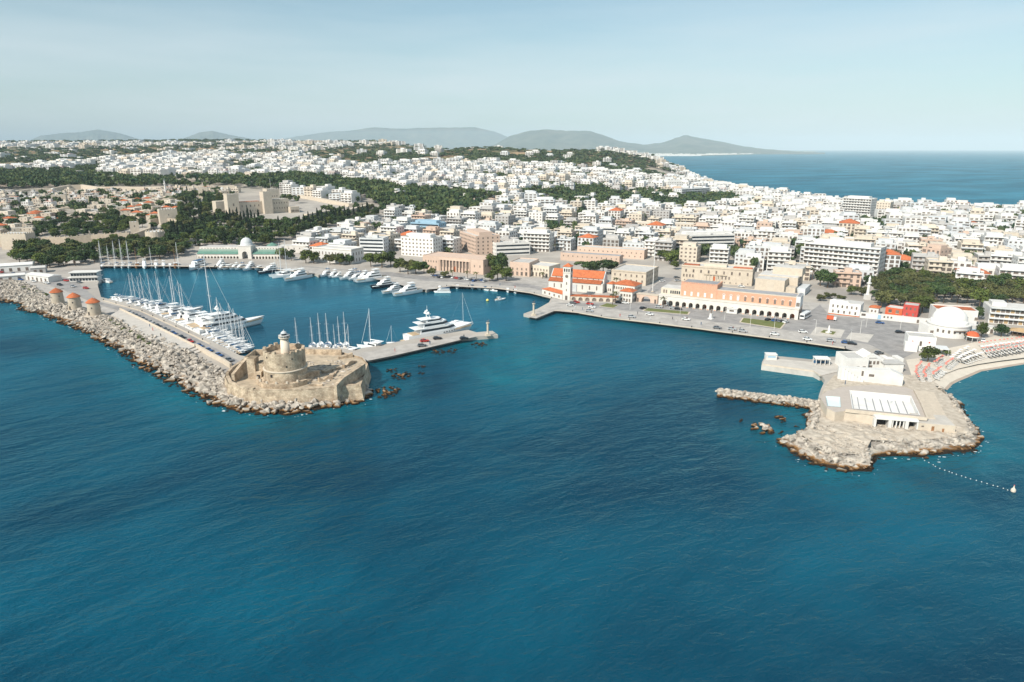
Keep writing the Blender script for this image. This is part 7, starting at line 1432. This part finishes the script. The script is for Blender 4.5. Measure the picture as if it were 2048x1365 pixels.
def brow(P, n, pk, lk, where, both=True):
    W_ = resample([G(*C11(*p), 1.9) for p in P], .4); 
    for i in range(n):
        p = W_[int((len(W_) - 1) * (i + .5) / n)].copy(); q = W_[min(len(W_) - 1, int((len(W_) - 1) * (i + .5) / n) + 3)]; d = (q - p).normalized() if (q - p).length > 0 else Vector((1, 0, 0)); nr = Vector((d.y, -d.x, 0)); p += Vector((random.uniform(-.3, .3), random.uniform(-.3, .3), 0)); rz = math.atan2(-nr.y, -nr.x)
        if pk: bput(PA, pk, p, 0, {'red': 'round red parasol, ', 'white': 'round white parasol, ', 'dark': 'black parasol, ', 'blue': 'pale blue parasol, '}[pk] + ordw(i) + ' in ' + where, 'parasol', 'parasols in ' + where)
        if lk and both: bput(LO, lk, p + nr * 1.5 + d * .2, rz, ('white' if lk == 'white' else 'black') + ' sun lounger, ' + ordw(i) + ' in ' + where, 'sun lounger', 'loungers in ' + where)
for k, P in enumerate((((390, 850), (335, 770), (360, 690), (430, 625)), ((475, 850), (450, 760), (500, 700), (550, 655)), ((570, 805), (640, 740), (690, 700)))): brow(P, (12, 12, 9)[k], 'red', 'white', ('the leftmost', 'the second', 'the third')[k] + ' curved row below the clubhouse')
brow(((600, 640), (660, 590), (730, 550)), 8, 'red', 'white', 'the red row right of the beach tree'); brow(((735, 675), (800, 620), (860, 580)), 7, 'red', 'white', 'the red row nearest the water left')
for k in range(5): brow(((820 + 38 * k, 575 + 8 * k), (950 + 45 * k, 475 + 18 * k), (1080 + 45 * k, 415 + 22 * k)), 7, None if k % 2 else 'white', 'dark' if k % 2 else 'white', 'slanting row ' + ('one', 'two', 'three', 'four', 'five')[k] + ' of beach beds')
for k in range(7): brow(((1190 + 20 * k, 375 + 24 * k), (1480 + 20 * k, 335 + 22 * k), (1900, 285 + 22 * k)), 13, ('red', None, 'white', 'red', None, 'red', None)[k], ('white', 'white', 'white', 'white', 'dark', 'white', 'dark')[k], 'long row ' + ('one', 'two', 'three', 'four', 'five', 'six', 'seven')[k] + ' at the far right beach')
# float line running out from the headland
def float_line():
    r = thing('float_line', (0, 0, 0), 0, 'line of small white floats running right from the headland tip', 'float line'); W_ = resample([G(*p) for p in ((1850, 922), (1880, 938), (1930, 955), (1975, 968), (2026, 984))], 1.1); me = MB().lathe([(.04, -.08), (.14, 0), (.14, .1), (.04, .18)], 8).mesh('float', 'white')
    b = MB()
    for a, c in zip(W_[:-1], W_[1:]): b.tube(a, c, .05, 4)
    b.build('rope', 'dark_cloth', r)
    for i, p in enumerate(W_): put('float', me, r, p + Vector((random.uniform(-.2, .2), random.uniform(-.2, .2), 0)))
    bu = thing('marker_buoy', W_[-1], 0, 'pale marker buoy at the right end of the float line', 'buoy'); MB().lathe([(.1, -.3), (.6, .1), (.6, .7), (.2, 1.2), (.1, 1.8)], 10).build('float', 'cream', bu); MB().lathe([(.02, 1.8), (.2, 1.95), (.02, 2.1)], 8).build('top_mark', 'red', bu)
float_line()
# white paint on the quay road
def markings():
    b = MB(); L_ = resample([G(*p, 1.857) for p in ((1130, 613), (1320, 632), (1430, 648), (1600, 668), (1700, 686))], 2.5); 
    for i in range(0, len(L_) - 1, 2):
        a, c = L_[i], L_[i + 1]; d = (c - a).normalized(); n = Vector((-d.y, d.x, 0)) * .09; b.add([a - n, c - n, c + n, a + n], [(0, 1, 2, 3)])
    tag(b.build('lane_markings', 'white'), kind='structure')
markings()
# people strolling
def person_mesh(c):
    me = bpy.data.meshes.new('person'); J = [(0, 0, .95), (0, 0, 1.2), (0, 0, 1.42), (0, 0, 1.55), (0, 0, 1.68), (.1, .05, .5), (.11, .12, .08), (-.1, -.05, .5), (-.11, -.12, .08), (.2, 0, 1.38), (.25, .04, 1.1), (.26, .12, .85), (-.2, 0, 1.38), (-.25, -.04, 1.1), (-.26, .05, .85)]
    me.from_pydata(J, [(0, 1), (1, 2), (2, 3), (3, 4), (0, 5), (5, 6), (0, 7), (7, 8), (2, 9), (9, 10), (10, 11), (2, 12), (12, 13), (13, 14)], []); o = bpy.data.objects.new('tmp', me); COL.objects.link(o); m = o.modifiers.new('s', 'SKIN')
    for v, r in zip(me.skin_vertices[0].data, (.15, .14, .16, .07, .11, .09, .06, .09, .06, .07, .05, .04, .07, .05, .04)): v.radius = (r, r)
    me.skin_vertices[0].data[0].use_root = True; o.modifiers.new('u', 'SUBSURF').levels = 1; dg = bpy.context.evaluated_depsgraph_get(); out = bpy.data.meshes.new_from_object(o.evaluated_get(dg)); out.name = 'person'; bpy.data.objects.remove(o); out.materials.clear(); out.materials.append(MATS[c]); return out
PM = {c: person_mesh(c) for c in ('white_cool', 'canvas_blue', 'red', 'dark_cloth')}; hair = MB().lathe([(.12, 1.64), (.135, 1.72), (.1, 1.82), (.02, 1.85)], 8).mesh('hair', 'dark_cloth')
PW = {'white_cool': 'pale', 'canvas_blue': 'blue', 'red': 'red', 'dark_cloth': 'dark'}
for i, (x, y) in enumerate(((1150, 617), (1165, 621), (1240, 634), (1275, 630), (1352, 645), (1402, 651), (1466, 660), (1480, 662), (1555, 673), (1610, 680), (1665, 690), (1345, 640), (1300, 640), (300, 655), (306, 662), (322, 674), (283, 664), (860, 690), (790, 704), (928, 676), (1080, 630), (1000, 572), (1030, 577), (940, 570), (1780, 800), (1690, 770))):
    c = list(PM)[i % 4]; z = 1.88 if x > 340 or x < 200 else 3.11
    if 1640 < x < 1850 and y > 760: z = 5.41
    r = thing('person', G(x, y, z), i * 1.3, 'person in ' + PW[c] + ' clothes walking, ' + ordw(i) + ' of the scattered strollers', 'person', 'strollers'); put('body', PM[c], r); put('hair', hair, r)

def quay_edge():
    r = thing('quay_coping', (0, 0, 0), 0, 'pale stone coping along the edge of the harbour quay', 'kerb')
    for P in ([(1109, 622), (1128, 621), (1163, 627), (1216, 636), (1304, 646), (1400, 658), (1429, 662), (1577, 681), (1690, 697)], [(873, 577), (903, 571), (995, 577), (1060, 586), (1103, 597)], [(205, 531.5), (330, 532.5), (470, 534.5), (520, 535.5), (560, 540), (616, 546)], [(420, 688.5), (384, 670.5), (340, 649.5), (279, 621.5), (207, 601.5)]):
        W_ = resample([G(*p, 1.8) for p in P], 4); ribbon('coping', W_, .7, 1.6, .42, 'stone_pale', r); me = bpy.data.meshes.get('bollard') or MB().lathe([(.22, 0), (.2, .5), (.3, .6), (.25, .75)], 8).mesh('bollard', 'tyre')
        for p in W_[2::4]: put('bollard', me, r, (p.x, p.y + .1, 2.0))
quay_edge()
# ------------------------------------------------------------------ haze
def haze():
    m = bpy.data.materials.new('haze'); m.use_nodes = True; n, l = m.node_tree.nodes, m.node_tree.links
    n.remove(n['Principled BSDF']); v = n.new('ShaderNodeVolumePrincipled'); v.inputs['Color'].default_value = (.72, .89, .99, 1); v.inputs['Density'].default_value = HAZE
    v.inputs['Anisotropy'].default_value = -0.3
    l.new(v.outputs[0], n['Material Output'].inputs['Volume'])
    b = MB().box(-33000, 33000, -3500, 35000, -4, 560); o = b.build('haze', m); tag(o, kind='stuff')
HAZE = 5.5e-5
haze()
